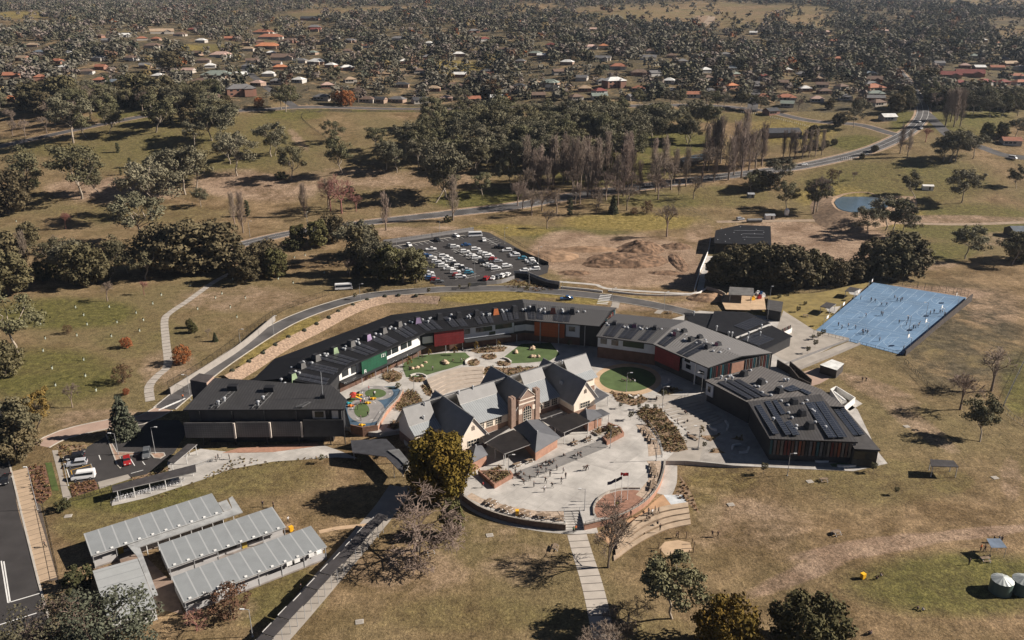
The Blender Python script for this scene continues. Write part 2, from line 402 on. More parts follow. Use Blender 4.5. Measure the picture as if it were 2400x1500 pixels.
def ground_mat():
    m = bpy.data.materials.new('ground_cover'); m.use_nodes = True; nt = m.node_tree; N = nt.nodes.new; L = nt.links.new
    b = nt.nodes['Principled BSDF']; b.inputs['Roughness'].default_value = 0.95; b.inputs['Specular IOR Level'].default_value = 0.1
    geo = N('ShaderNodeNewGeometry'); at = N('ShaderNodeAttribute'); at.attribute_name = 'cover'
    sep = N('ShaderNodeSeparateColor'); L(at.outputs['Color'], sep.inputs[0])
    def noise(sc, det=5, rough=0.6, dist=0.0):
        n = N('ShaderNodeTexNoise'); n.inputs['Scale'].default_value = sc; n.inputs['Detail'].default_value = det; n.inputs['Roughness'].default_value = rough
        n.inputs['Distortion'].default_value = dist
        L(geo.outputs['Position'], n.inputs['Vector']); return n.outputs['Fac']
    def mr(x, a, c, lo=0.0, hi=1.0):
        r = N('ShaderNodeMapRange'); r.inputs[1].default_value = a; r.inputs[2].default_value = c; r.inputs[3].default_value = lo; r.inputs[4].default_value = hi
        L(x, r.inputs[0]); return r.outputs[0]
    def mix(f, a, c):
        x = N('ShaderNodeMix'); x.data_type = 'RGBA'
        for k, s in ((6, a), (7, c)):
            if isinstance(s, tuple): x.inputs[k].default_value = (*s, 1)
            else: L(s, x.inputs[k])
        L(f, x.inputs[0]) if not isinstance(f, float) else None
        return x.outputs[2]
    def mth(op, a, c):
        x = N('ShaderNodeMath'); x.operation = op
        for k, s in ((0, a), (1, c)):
            if isinstance(s, (int, float)): x.inputs[k].default_value = s
            else: L(s, x.inputs[k])
        return x.outputs[0]
    big, mid, fine, tuft = noise(0.012, 4), noise(0.07, 6, .65, .4), noise(0.45, 5, .7), noise(1.7, 4, .75)
    dry = mix(mr(mid, .41, .60), (0.145, 0.098, 0.050), (0.268, 0.186, 0.106))
    dry = mix(mr(big, .42, .60), dry, (0.172, 0.134, 0.066))
    lush = mix(mr(fine, .3, .7), (0.082, 0.080, 0.026), (0.150, 0.130, 0.044))
    soil = mix(mr(mid, .35, .65), (0.190, 0.125, 0.082), (0.360, 0.258, 0.180))
    rank = mix(mr(fine, .3, .7), (0.155, 0.122, 0.035), (0.270, 0.205, 0.075))
    def edge(ch, lo, hi):
        a = mth('ADD', sep.outputs[ch], mth('MULTIPLY', mth('SUBTRACT', mid, 0.5), 0.9))
        a = mth('ADD', a, mth('MULTIPLY', mth('SUBTRACT', fine, 0.5), 0.5))
        return mr(a, lo, hi)
    yard = mix(mr(fine, .3, .7), (0.055, 0.048, 0.030), (0.125, 0.100, 0.064))
    c = mix(edge(0, .18, .85), dry, lush)
    c = mix(mth('MULTIPLY', at.outputs['Alpha'], mr(mid, .62, .48)), c, yard)
    c = mix(edge(2, .2, .75), c, rank)
    c = mix(edge(1, .22, .75), c, soil)
    # grass tussocks, litter and bare specks
    c2 = N('ShaderNodeHueSaturation'); L(c, c2.inputs['Color'])
    val = mth('MULTIPLY', mr(fine, .30, .70, .60, 1.30), mr(tuft, .30, .70, .50, 1.46)); val = mth('MULTIPLY', val, mr(noise(4.2, 2, .6), .34, .66, .74, 1.24)); L(val, c2.inputs['Value'])
    L(c2.outputs['Color'], b.inputs['Base Color'])
    bp = N('ShaderNodeBump'); bp.inputs['Strength'].default_value = 0.55; bp.inputs['Distance'].default_value = 0.35
    L(mth('ADD', tuft, mth('MULTIPLY', fine, 1.6)), bp.inputs['Height']); L(bp.outputs['Normal'], b.inputs['Normal'])
    return m
me.materials.append(ground_mat())
# ------------------------------------------------------------------ surface materials
ASPH = mat('asphalt', (0.045, 0.041, 0.040), .9, var=.14, scale=.25, bump=.1)
ASPH2 = mat('asphalt_worn', (0.088, 0.083, 0.082), .9, var=.28, scale=.15, detail=8)
def joints(m, size=4.2, dark=.78):
    nt = m.node_tree; b = nt.nodes['Principled BSDF']; L = nt.links.new; geo = nt.nodes.new('ShaderNodeNewGeometry'); mp = nt.nodes.new('ShaderNodeMapping'); mp.inputs['Rotation'].default_value = (0, 0, R(35))
    L(geo.outputs['Position'], mp.inputs[0]); br = nt.nodes.new('ShaderNodeTexBrick'); br.offset = 0; br.inputs['Scale'].default_value = 1; br.inputs['Brick Width'].default_value = size; br.inputs['Row Height'].default_value = size; br.inputs['Mortar Size'].default_value = .05
    br.inputs['Color1'].default_value = (1, 1, 1, 1); br.inputs['Color2'].default_value = (.93, .93, .93, 1); br.inputs['Mortar'].default_value = (dark, dark, dark, 1)
    L(mp.outputs[0], br.inputs['Vector']); old = b.inputs['Base Color'].links[0].from_socket; mx = nt.nodes.new('ShaderNodeMix'); mx.data_type = 'RGBA'; mx.blend_type = 'MULTIPLY'; mx.inputs[0].default_value = 1.0
    n = nt.nodes.new('ShaderNodeTexNoise'); n.inputs['Scale'].default_value = .14; n.inputs['Detail'].default_value = 8; n.inputs['Roughness'].default_value = .7; L(geo.outputs['Position'], n.inputs['Vector'])
    r = nt.nodes.new('ShaderNodeMapRange'); r.inputs[1].default_value = .35; r.inputs[2].default_value = .65; r.inputs[3].default_value = .76; r.inputs[4].default_value = 1.12; L(n.outputs['Fac'], r.inputs[0])
    m2 = nt.nodes.new('ShaderNodeMix'); m2.data_type = 'RGBA'; m2.blend_type = 'MULTIPLY'; m2.inputs[0].default_value = 1.0
    L(old, mx.inputs[6]); L(br.outputs['Color'], mx.inputs[7]); L(mx.outputs[2], m2.inputs[6]); L(r.outputs[0], m2.inputs[7]); L(m2.outputs[2], b.inputs['Base Color']); return m
CONC = joints(mat('concrete_paving', (0.445, 0.418, 0.384), .85, var=.10, scale=.35, detail=8))
CONC2 = mat('concrete_grey', (0.33, 0.295, 0.255), .85, var=.12, scale=.3, detail=8)
TANP = mat('tan_paving', (0.47, 0.335, 0.215), .85, var=.12, scale=.5)
PINKP = mat('pink_paving', (0.36, 0.255, 0.20), .85, var=.10, scale=.4)
KERB = mat('kerb_concrete', (0.43, 0.395, 0.345), .85, var=.1)
PAINT = mat('white_paint', (0.72, 0.71, 0.68), .7, var=.05)
TURF = mat('artificial_turf', (0.076, 0.112, 0.040), .95, var=.16, scale=.35, detail=8)
BLUE = mat('blue_court', (0.118, 0.200, 0.310), .8, var=.14, scale=.10, detail=9)
MULCH = mat('garden_mulch', (0.22, 0.150, 0.095), .95, var=.35, scale=1.1, detail=8)
BRICK = mat('red_brick', (0.27, 0.145, 0.10), .9, var=.15, scale=1.2)
SALMON = mat('salmon_brick', (0.35, 0.195, 0.135), .9, var=.12, scale=1.0)
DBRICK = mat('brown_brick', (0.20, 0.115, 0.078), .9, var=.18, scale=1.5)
DIRT = mat('bare_soil', (0.28, 0.18, 0.11), .95, var=.3, scale=.35, detail=8, bump=.4)
ROCK = mat('sandstone', (0.46, 0.35, 0.24), .9, var=.25, scale=.9, detail=8)
BLACK = mat('black_steel', (0.018, 0.018, 0.02), .6)
GALV = mat('galvanised_steel', (0.42, 0.43, 0.44), .5, .3)
WHITE = mat('white_painted_steel', (0.78, 0.77, 0.74), .5)
WHITEW = mat('white_panel_wall', (0.74, 0.72, 0.68), .7, var=.06)
PALEB = mat('pale_blue_grey_panel', (0.47, 0.50, 0.53), .6, var=.12, scale=.3)
GLASS = mat('window_glass', (0.018, 0.022, 0.026), .12, spec=.6, var=.05)
DARKG = mat('dark_metal_cladding', (0.030, 0.030, 0.032), .55, var=.15)
TIMBER = mat('weathered_timber', (0.22, 0.16, 0.11), .85, var=.2, scale=1.5)
YEL = mat('yellow_plastic', (0.75, 0.40, 0.02), .5)
# ------------------------------------------------------------------ roads
def road(name, pp, wd, m, dz=0.05, kerb=True, line=None, shoulder=None, step=3.0):
    pts = [T(u, v) for u, v in pp]; ln = catmull(pts, step)
    o = strip(name, ln, -wd / 2, wd / 2, dz, m); o['kind'] = 'structure'
    if kerb:
        for s_ in (-1, 1):
            k = strip('kerb', ln, s_ * wd / 2, s_ * (wd / 2 + 0.32), dz + 0.10, KERB, thick=0.25); k['kind'] = 'structure'
    if shoulder:
        for s_ in (-1, 1):
            k = strip('road_shoulder', ln, s_ * wd / 2, s_ * (wd / 2 + shoulder), dz - 0.015, mat('gravel_shoulder', (.33, .235, .16), .95, var=.2)); k['kind'] = 'structure'
    if line:
        for off in line:
            k = strip('road_line', ln, off - 0.09, off + 0.09, dz + 0.012, PAINT); k['kind'] = 'structure'
    return ln
main_ln = road('main_road', [(470, 592), (555, 575), (690, 545), (870, 521), (1050, 501), (1200, 484), (1320, 463), (1450, 445), (1600, 425), (1760, 405), (1880, 389), (2010, 360), (2080, 335), (2130, 308), (2157, 280), (2163, 255), (2150, 225), (2125, 190), (2100, 160)], 9.0, ASPH2, kerb=False, line=(0.0, -3.9, 3.9), shoulder=1.6)
road('park_street', [(-40, 352), (140, 312), (260, 287), (380, 266), (470, 262), (600, 258), (760, 251), (1050, 254), (1200, 252), (1480, 248), (1650, 247), (1780, 258), (1900, 283), (2010, 292), (2085, 312), (2120, 318)], 7.0, ASPH2, kerb=False, shoulder=1.2)
road('suburb_street', [(690, 250), (650, 222), (620, 200), (595, 180), (570, 160)], 7.0, ASPH2, kerb=False)
road('cross_street', [(1762, 262), (1768, 230), (1772, 205), (1770, 185)], 8.0, ASPH2, kerb=False)
road('east_street', [(2165, 262), (2230, 322), (2300, 345), (2360, 365), (2440, 372)], 8.0, ASPH2, kerb=False)
road('farm_track', [(1680, 520), (1800, 518), (1950, 517), (2100, 522), (2250, 526), (2430, 520)], 4.0, mat('gravel_track', (.30, .225, .16), .95, var=.2), kerb=False)
road('dirt_road', [(1648, 62), (1665, 45), (1668, 38)], 12.0, mat('gravel_track', (.30, .225, .16)), kerb=False)
ring_pp = [(385, 958), (425, 925), (512, 856), (640, 773), (720, 735), (820, 703), (900, 689), (1000, 681), (1060, 678), (1200, 677), (1320, 686), (1420, 697), (1520, 713), (1600, 730), (1650, 745)]
ring_ln = road('ring_road', ring_pp, 6.4, ASPH2, step=2.0)
road('driveway', [(95, 1045), (150, 1018), (250, 995), (330, 985), (385, 958)], 5.5, PINKP, dz=.035)
ZT = 1.2                                   # terrace level
EZ = 9.3                                   # eave height of the curved classroom wings
RI = [P(u, v, EZ) for u, v in [(768, 907), (809, 862), (996, 780), (1232, 750), (1407, 765)]]
RO = [P(u, v, EZ) for u, v in [(588, 894), (643, 841), (916, 738), (1224, 701), (1445, 721)]]
QI = [P(u, v, EZ) for u, v in [(1397, 788), (1530, 806), (1660, 862)]]
QO = [P(u, v, EZ) for u, v in [(1444, 735), (1608, 751), (1811, 827)]]
# ------------------------------------------------------------------ terrace and paving
front = Ps([(1085, 1162), (1120, 1187), (1175, 1208), (1240, 1222), (1326, 1232), (1321, 1198), (1358, 1196), (1369, 1231), (1430, 1217), (1480, 1197), (1520, 1169), (1545, 1134), (1556, 1100), (1558, 1080),
            (1610, 1080), (1668, 1085), (1720, 1091), (1880, 1099), (2000, 1104), (2080, 1086), (2055, 1055), (2010, 960), (1965, 925), (1925, 930), (1890, 905), (1830, 862), (1870, 862), (1950, 805), (1905, 785), (1850, 745), (1640, 728)], ZT)
back = [Vector((p.x, p.y, ZT)) for p in [QO[0], RO[4], RO[3], RO[2], RO[1], RO[0]]]
left = Ps([(600, 985), (815, 1000), (830, 1010), (890, 1015), (935, 1008), (948, 1032), (1000, 1085), (1050, 1110), (1095, 1100)], ZT)
terr_poly = front + back + left
sheet('terrace', terr_poly, ZT, CONC, thick=1.5)
T_px = [(p.x, p.y) for p in terr_poly]
def onT(x, y): return inpoly(x, y, T_px)
def S(u, v):
    p = P(u, v, ZT)
    return p if onT(p.x, p.y) else T(u, v)
_lay = [0]
def lay(name, pts, m, z=ZT, kind='structure', dz=None):
    _lay[0] += 1
    return sheet(name, pts, z + (0.004 * (1 + _lay[0] % 9) if dz is None else dz), m, kind)
# brick face of the terrace, stairs in its notch
def wall_line(name, px, z0, z1, th, m, label, cat='wall', cap=None, group=None, zref=None, close=False, smooth=True, step=2.0):
    pts = [P(u, v, z0 if zref is None else zref) for u, v in px]
    ln = catmull(pts, step) if smooth and len(pts) > 2 else pts
    a = offset_line(ln, -th / 2); b = offset_line(ln, th / 2); mb = MB()
    for i in range(len(a) - 1):
        q = [a[i], b[i], b[i + 1], a[i + 1]]
        mb.prism([(p.x, p.y) for p in q], z0, z1)
    o = mb.build(name, m); tag(o, label, cat, group)
    if cap:
        mb = MB(); a = offset_line(ln, -th / 2 - .06); b = offset_line(ln, th / 2 + .06)
        for i in range(len(a) - 1):
            mb.prism([(p.x, p.y) for p in (a[i], b[i], b[i + 1], a[i + 1])], z1 + .002, z1 + .1)
        mb.build('coping', cap, o)
    return o
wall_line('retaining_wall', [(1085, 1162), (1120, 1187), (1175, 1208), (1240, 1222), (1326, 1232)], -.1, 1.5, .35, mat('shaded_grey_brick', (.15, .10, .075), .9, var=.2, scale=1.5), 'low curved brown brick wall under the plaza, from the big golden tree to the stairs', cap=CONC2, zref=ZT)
wall_line('retaining_wall', [(1369, 1231), (1430, 1217), (1480, 1197), (1520, 1169), (1545, 1134), (1556, 1100), (1558, 1080)], -.1, 1.5, .35, SALMON, 'long curved salmon brick wall sweeping from the stairs past the flagpoles', cap=CONC2, zref=ZT)
st = empty('stairs', P(1345, 1222, 0)); tag(st, 'concrete stairs between brick walls leading from the plaza down to the lawn path', 'stairs')
mb = MB(); a0, a1 = P(1322, 1198, ZT), P(1358, 1197, ZT); b0, b1 = P(1326, 1232, ZT), P(1369, 1231, ZT)
for k in range(7):
    t0, t1 = k / 7, (k + 1) / 7; z = ZT * (1 - (k + 1) / 8)
    q = [a0.lerp(b0, t0), a1.lerp(b1, t0), a1.lerp(b1, t1), a0.lerp(b0, t1)]
    mb.prism([(p.x, p.y) for p in q], -.1, z)
mb.build('flight', CONC, st).location = -st.location
for A_, B_ in ((a0, b0), (a1, b1)):
    mb = MB(); mb.bar((A_.x, A_.y, ZT + .95), (B_.x, B_.y, .95), .06, .06)
    for t in (0, .5, 1):
        q = A_.lerp(B_, t); mb.bar((q.x, q.y, ZT * (1 - t)), (q.x, q.y, ZT * (1 - t) + .95), .05, .05)
    mb.build('handrail', GALV, st).location = -st.location
# paved zones on the terrace
lay('pavement', Ps([(1560, 1080), (1660, 1078), (1700, 1060), (1660, 985), (1690, 930), (1560, 925), (1500, 940), (1590, 960), (1620, 1020)], ZT), CONC2)
lay('pavement', Ps([(1640, 1080), (1800, 1092), (2000, 1097), (2068, 1083), (2045, 1060), (1800, 1030), (1700, 900), (1640, 900), (1660, 985)], ZT), joints(mat('courtyard_slab', (.36, .33, .295), .85, var=.1), 3.5, .85))
lay('plaza_paving', Ps([(1330, 1075), (1440, 1105), (1520, 1050), (1545, 1060), (1512, 1110), (1470, 1140), (1400, 1160), (1280, 1125)], ZT), joints(mat('pale_concrete', (.51, .48, .44), .85, var=.1, scale=.15, detail=9), 6.3, .86))
# round assembly disc by the flagpoles
lay('brick_disc', Ps([(1392, 1197), (1398, 1178), (1418, 1160), (1450, 1150), (1485, 1148), (1515, 1152), (1508, 1170), (1490, 1188), (1462, 1203), (1432, 1213), (1400, 1213)], ZT), BRICK)
wall_line('seat_wall', [(1392, 1208), (1391, 1190), (1404, 1168), (1428, 1153), (1460, 1146), (1500, 1146)], ZT, ZT + .45, .3, CONC2, 'low curved concrete edge round the red brick flagpole disc', zref=ZT)
# gravel seating strip inside the wall
lay('gravel_strip', Ps([(1092, 1165), (1125, 1180), (1180, 1200), (1250, 1214), (1322, 1223), (1321, 1198), (1260, 1198), (1190, 1186), (1130, 1168), (1105, 1155)], ZT), mat('fine_gravel', (.40, .31, .235), .95, var=.2, scale=1.5))
lay('gravel_strip', Ps([(1515, 1080), (1548, 1080), (1552, 1105), (1540, 1140), (1515, 1172), (1490, 1160), (1520, 1125), (1524, 1095)], ZT), mat('fine_gravel', (.40, .31, .235)))
lay('gravel_strip', Ps([(1490, 995), (1515, 995), (1540, 1030), (1552, 1065), (1520, 1070), (1518, 1040)], ZT), mat('fine_gravel', (.40, .31, .235)))
# broad steps beside the planted bank
bs = empty('broad_steps', P(1610, 975, ZT)); tag(bs, 'broad flight of shallow concrete steps beside the planted bank, half in shadow', 'steps')
for k in range(9):
    t0, t1 = k / 9, (k + .55) / 9; f = lambda t: (P(1548 + 72 * t, 957 + 62 * t, ZT), P(1640 + 62 * t, 938 + 52 * t, ZT))
    a, b = f(t0); d_, c_ = f(t1); mb = MB(); mb.prism([(p.x, p.y) for p in (a, b, c_, d_)], ZT, ZT + .17); mb.build('tread', CONC2, bs).location = -bs.location
# greens
lay('turf', Ps([(943, 860), (950, 845), (985, 833), (1040, 828), (1090, 826), (1103, 838), (1090, 852), (1060, 862), (1020, 873), (985, 884), (952, 884)], ZT), TURF)
lay('turf', Ps([(1177, 840), (1200, 822), (1222, 806), (1290, 803), (1312, 830), (1290, 845), (1240, 850), (1195, 852)], ZT), TURF)
lay('path', [p for p in ell(1471, 890, 79, 38, z=ZT)], TANP, dz=.012)
lay('turf', ell(1471, 889, 66, 29, z=ZT), TURF, dz=.02)
lay('turf', Ps([(1945, 1087), (1985, 1082), (2040, 1083), (2030, 1090), (1980, 1095), (1950, 1094)], ZT), TURF)
# tiered amphitheatre behind the old hall
am = empty('amphitheatre_steps', P(1080, 900, ZT)); tag(am, 'broad curved concrete amphitheatre tiers beside the turf oval behind the old hall', 'steps')
for k in range(5):
    A_ = [(1000 + 5 * k, 893 + 9.5 * k), (1040, 876 + 9 * k), (1085, 866 + 8.5 * k), (1135, 864 + 8 * k)]
    B_ = [(1004 + 5 * k, 903 + 9.5 * k), (1044, 886 + 9 * k), (1089, 875 + 8.5 * k), (1132, 872 + 8 * k)]
    mb = MB(); q = catmull(Ps(A_, ZT), 2.5) + catmull(Ps(B_, ZT), 2.5)[::-1]
    mb.prism([(p.x, p.y) for p in q], ZT + .003, ZT + .75 - k * .15)
    mb.build('tier', mat('stair_concrete', (.40, .335, .275), .85, var=.1), am).location = -am.location
# playground: raised deck held by brick walls
PZ = 2.3
pg = Ps([(805, 940), (842, 925), (880, 906), (925, 905), (940, 915), (930, 935), (905, 962), (884, 998), (850, 1003), (822, 997)], PZ)
sheet('playground_deck', pg, PZ, mat('rubber_blue', (.055, .095, .14), .9, var=.2, scale=.3), thick=PZ)
sheet('turf', Ps([(812, 935), (842, 922), (882, 906), (925, 908), (900, 916), (862, 920), (838, 932), (822, 948)], PZ), PZ + .01, TURF)
trk = mat('grey_rubber_track', (.25, .235, .225), .9, var=.1)
sheet('path', ell(882, 921, 40, 17, z=PZ), PZ + .018, trk)
sheet('path', ell(858, 962, 44, 30, z=PZ), PZ + .014, trk)
sheet('turf', ell(880, 922, 25, 10.5, z=PZ), PZ + .03, TURF)
sheet('turf', ell(848, 962, 18, 17, z=PZ), PZ + .03, TURF)
for cx, cy, rx, ry in ((882, 921, 32.5, 13.5), (858, 962, 33, 24)):
    for k in range(12):
        if k % 2 == 0:
            a = [P(cx + rx * math.cos(t), cy + ry * math.sin(t), PZ) for t in (2 * math.pi * (k + j * .25) / 12 for j in range(3))]
            strip('road_line', a, -.08, .08, .04, PAINT, drape=False)['kind'] = 'structure'
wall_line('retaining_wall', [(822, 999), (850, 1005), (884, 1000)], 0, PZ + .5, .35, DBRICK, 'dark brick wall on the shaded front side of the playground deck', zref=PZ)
wall_line('retaining_wall', [(884, 1000), (906, 963), (932, 936), (944, 914)], 0, PZ + .3, .35, SALMON, 'salmon brick wall along the sunny side of the playground deck', zref=PZ, cap=CONC2)
pe = empty('play_climber', P(828, 936, PZ)); tag(pe, 'red and yellow climbing frame on the blue playground surface', 'play equipment')
mb = MB()
for x, y in ((-1, -1), (1, -1), (1, 1), (-1, 1)): mb = MB(); mb.tube((x, y, 0), (x, y, 2.3), .07); mb.build('post', mat('red_plastic', (.38, .05, .035), .5), pe)
mb = MB(); mb.box((0, 0, 1.2), (2, 2, .1)); mb.face([(-1.2, -1.2, 2.3), (1.2, -1.2, 2.3), (0, 0, 3.2)]); mb.face([(1.2, -1.2, 2.3), (1.2, 1.2, 2.3), (0, 0, 3.2)]); mb.face([(1.2, 1.2, 2.3), (-1.2, 1.2, 2.3), (0, 0, 3.2)]); mb.face([(-1.2, 1.2, 2.3), (-1.2, -1.2, 2.3), (0, 0, 3.2)])
mb.build('platform', mat('red_plastic', (.6, .05, .03)), pe); pe.scale = (.75,) * 3
mb = MB(); mb.bar((1, 0, 1.25), (3.2, 0, .2), .7, .08); mb.build('slide', YEL, pe)
for u, v, c in ((816, 947, 'teal'), (822, 953, 'orange'), (874, 936, 'yellow'), (862, 946, 'yellow'), (848, 998, 'yellow'), (842, 928, 'yellow')):
    q = P(u, v, PZ); mb = MB()
    mb.lathe((0, 0, 0), [(.45, 0), (.5, .35), (.3, .55), (.05, .6)], 9); mb.box((.5, 0, .3), (.8, .5, .3), mi=0); mb.box((-.5, .1, .2), (.5, .7, .4))
    o = mb.build('play_toy', {'teal': mat('teal_plastic', (.03, .3, .35), .5), 'orange': mat('orange_plastic', (.7, .2, .03), .5), 'yellow': YEL}[c], loc=q)
    tag(o, '%s moulded ride-on toy on the %s' % (c, 'blue play surface beside the climber' if u < 830 else 'grey play track, %s one' % {874: 'by the oval turf', 862: 'between the two turf mounds', 848: 'by the dark brick wall', 842: 'behind the red climber'}[u]), 'play equipment')
# ------------------------------------------------------------------ facade helper
def panel(P0, P1, t0, t1, z0, z1, off, th, m, name, par, org, mb=None):
    d = Vector((P1.x - P0.x, P1.y - P0.y, 0)); L_ = d.length; d.normalize(); n = Vector((d.y, -d.x, 0))
    a = Vector((P0.x, P0.y, 0)) + d * (L_ * t0) + n * off; b = Vector((P0.x, P0.y, 0)) + d * (L_ * t1) + n * off
    own = mb is None
    if own: mb = MB()
    q = [a, b, b - n * th, a - n * th]
    mb.prism([(p.x - org.x, p.y - org.y) for p in q], z0, z1)
    # UV in metres on the outer side faces
    k = len(mb.f) - 4
    if own:
        w_ = L_ * (t1 - t0); h = z1 - z0
        for j in range(4): mb.uv[k + j] = [(0, 0), (w_, 0), (w_, h), (0, h)]
        return mb.build(name, m, par)
def windows(P0, P1, spans, off, par, org, m=None):
    for t0, t1, z0, z1 in spans: panel(P0, P1, t0, t1, z0, z1, off, .25, GLASS if m is None else m, 'window', par, org)
def fins(P0, P1, t0, t1, z0, z1, off, n, cols, par, org, w_=.28):
    d = Vector((P1.x - P0.x, P1.y - P0.y, 0)); L_ = d.length
    for k in range(n):
        t = t0 + (t1 - t0) * (k + .5) / n; h = w_ / 2 / L_
        panel(P0, P1, t - h, t + h, z0, z1, off, .3, cols[k % len(cols)], 'sunshade_fin', par, org)
def loclist(ps, org): return [Vector((p.x - org.x, p.y - org.y, p.z)) for p in ps]
FIN = {'teal': mat('fin_teal', (.015, .065, .08), .6), 'red': mat('fin_red', (.10, .02, .017), .6), 'orange': mat('fin_orange', (.19, .05, .018), .6), 'black': mat('fin_black', (.018, .018, .02), .6), 'cream': mat('fin_cream', (.13, .12, .105), .6), 'brown': mat('fin_brown', (.10, .05, .035), .6), 'grey': mat('fin_grey', (.10, .10, .105), .6)}
def screen_mat(name, c): return gridmat(name, c, tuple(x * .6 for x in c), 1.2, .9, .035, rough=.6, spec=.3)
ROOF_SHADE = stripes('roof_steel_shade', (0.016, 0.016, 0.018), (.011, .011, .012), .7, 'X', .5, .6, var=.2, spec=.12)  # one roof steel; shade and sun on its facets put into three colours
ROOF_MID = stripes('roof_steel_mid', (0.096, 0.093, 0.092), (.062, .060, .059), .7, 'X', .5, .5, var=.08, spec=.35)
ROOF_LIT = stripes('roof_steel_lit', (0.215, 0.206, 0.198), (.140, .134, .129), .7, 'X', .5, .55, var=.06, spec=.3)
SOLAR = gridmat('solar_cells', (0.022, 0.023, 0.028), (.10, .10, .105), 1.05, 1.7, .04, rough=.3, spec=.4)
SOLARB = gridmat('solar_cells_blue', (0.024, 0.028, 0.038), (.10, .105, .115), 1.05, 1.7, .05, rough=.22, spec=.5)
def quad_uv(a, b, c, d):
    w_ = (b - a).length; h = (d - a).length; return [(0, 0), (w_, 0), (w_, h), (0, h)]
def roof_quad(mb, a, b, c, d, th=.35, mi=0, side=1):
    """sloping slab: a-b eave, d-c upper edge"""
    mb.face([a, b, c, d], mi, quad_uv(a, b, c, d))
    e = Vector((0, 0, -th)); A, B, C, D = a + e, b + e, c + e, d + e
    mb.face([D, C, B, A], side); mb.face([a, A, B, b], side); mb.face([b, B, C, c], side); mb.face([c, C, D, d], side); mb.face([d, D, A, a], side)
def vent_mesh():
    mb = MB(); mb.lathe((0, 0, -.6), [(.24, 0), (.24, .95), (.42, 1.0), (.46, 1.2), (.38, 1.42), (.12, 1.52)], 9)
    o = mb.build('roof_vent', GALV); me = o.data; bpy.data.objects.remove(o); return me
VENT = vent_mesh()
def vent(par, p):
    o = bpy.data.objects.new('roof_vent', VENT); COL.objects.link(o); o.parent = par; o.location = p; return o
def hood(par, p, ang, col, sc=1.0):
    mb = MB(); w0, w1, h, d = 1.1 * sc, .65 * sc, 1.9 * sc, 1.5 * sc
    v = [(-w0, -d, -.5), (w0, -d, -.5), (w0, d, -.5), (-w0, d, -.5), (-w1, -d * .8, h), (w1, -d * .8, h), (w1, d * .3, h), (-w1, d * .3, h)]
    for i, f in enumerate(((0, 1, 5, 4), (1, 2, 6, 5), (2, 3, 7, 6), (3, 0, 4, 7), (4, 5, 6, 7))): mb.face([v[k] for k in f], 0 if i == 0 else 1)
    o = mb.build('skylight_hood', [col, DARKG], par); o.location = p; o.rotation_euler = (0, 0, ang)
    return o
def solar(par, a, b, c, d, s0, s1, t0, t1, m=SOLAR, lift=.16):
    """panel array on the roof quad a-b (eave) / d-c (upper edge): s along the eave, t up the slope"""
    q = [a.lerp(b, s).lerp(d.lerp(c, s), t) + Vector((0, 0, lift)) for s, t in ((s0, t0), (s1, t0), (s1, t1), (s0, t1))]
    mb = MB(); roof_quad(mb, *q, th=.1, mi=0, side=1); return mb.build('solar_array', [m, BLACK], par)
HC = {'l': mat('hood_lilac', (.27, .20, .31), .6), 'g': mat('hood_green', (.22, .29, .17), .6), 'o': mat('hood_orange', (.50, .15, .05), .6), 'd': DARKG, 'r': mat('hood_brown_red', (.26, .08, .05), .6), 'p': mat('hood_pink', (.50, .17, .20), .6), 'm': mat('hood_plum', (.17, .06, .11), .6), 'y': mat('hood_grey', (.12, .115, .11), .6)}
def wing(name, label, I, O, roofs, rz, rt=.42, th=.35, solars=None):
    c = poly_center(I + O); root = empty(name, (c.x, c.y, 0)); tag(root, label, 'building')
    Il, Ol = loclist(I, c), loclist(O, c)
    Rl = [o.lerp(i, rt) for i, o in zip(Il, Ol)]
    for r in Rl: r.z = rz
    mb = MB()
    for k in range(len(I) - 1):
        roof_quad(mb, Il[k], Il[k + 1], Rl[k + 1], Rl[k], th, roofs[k], 3)
        roof_quad(mb, Ol[k + 1], Ol[k], Rl[k], Rl[k + 1], th, roofs[k], 3)
    mb.build('roof', [ROOF_SHADE, ROOF_MID, ROOF_LIT, BLACK], root)
    return root, c, Il, Ol, Rl
# ---- long curved wing
W1, c1, I1, O1, R1 = wing('classroom_wing', 'long curved two storey school wing, shade-toned roof with coloured skylights, enclosing the courtyard', RI, RO, [0, 0, 0, 1], 10.9)
for k in range(4):
    a, b, cc, d = I1[k], I1[k + 1], R1[k + 1], R1[k]; L_ = (b - a).length
    n = max(2, int(L_ / 7.0))
    for j in range(n):
        s0 = (j + .12) / n; s1 = (j + .78) / n
        if k == 3 and j == n - 1: continue
        m_ = 3 if (k + j) % 3 else 2
        for q in range(m_):
            w_ = (s1 - s0) / m_
            solar(W1, a, b, cc, d, s0 + q * w_, s0 + (q + .82) * w_, .07 + .03 * ((j + q) % 2), .80 - .10 * ((j * 7 + q) % 3) * .5)
HL = [(979, 752, 'l'), (932, 762, 'y'), (896, 777, 'y'), (859, 793, 'l'), (821, 808, 'y'), (781, 824, 'g'), (739, 841, 'y'), (705, 860, 'y'), (683, 885, 'g'), (1030, 744, 'd'), (1075, 741, 'd'), (1117, 736, 'd'), (1160, 731, 'o'), (1205, 726, 'd'), (1252, 724, 'd'), (1298, 729, 'r'), (1342, 731, 'd')]
def hood_at(par, c, u, v, col, ang, z=10.7, vents=3, sc=1.0):
    p = P(u, v, z); p = Vector((p.x - c.x, p.y - c.y, z - .35)); hood(par, p, ang, HC[col], sc)
    for k in range(vents):
        t = random.uniform(-3.5, 3.5); s_ = random.uniform(1.5, 4.5) * (1 if k % 2 else -1)
        q = p + Vector((math.cos(ang) * s_ - math.sin(ang) * t * .5, math.sin(ang) * s_ + math.cos(ang) * t * .5, -.15)); vent(par, q)
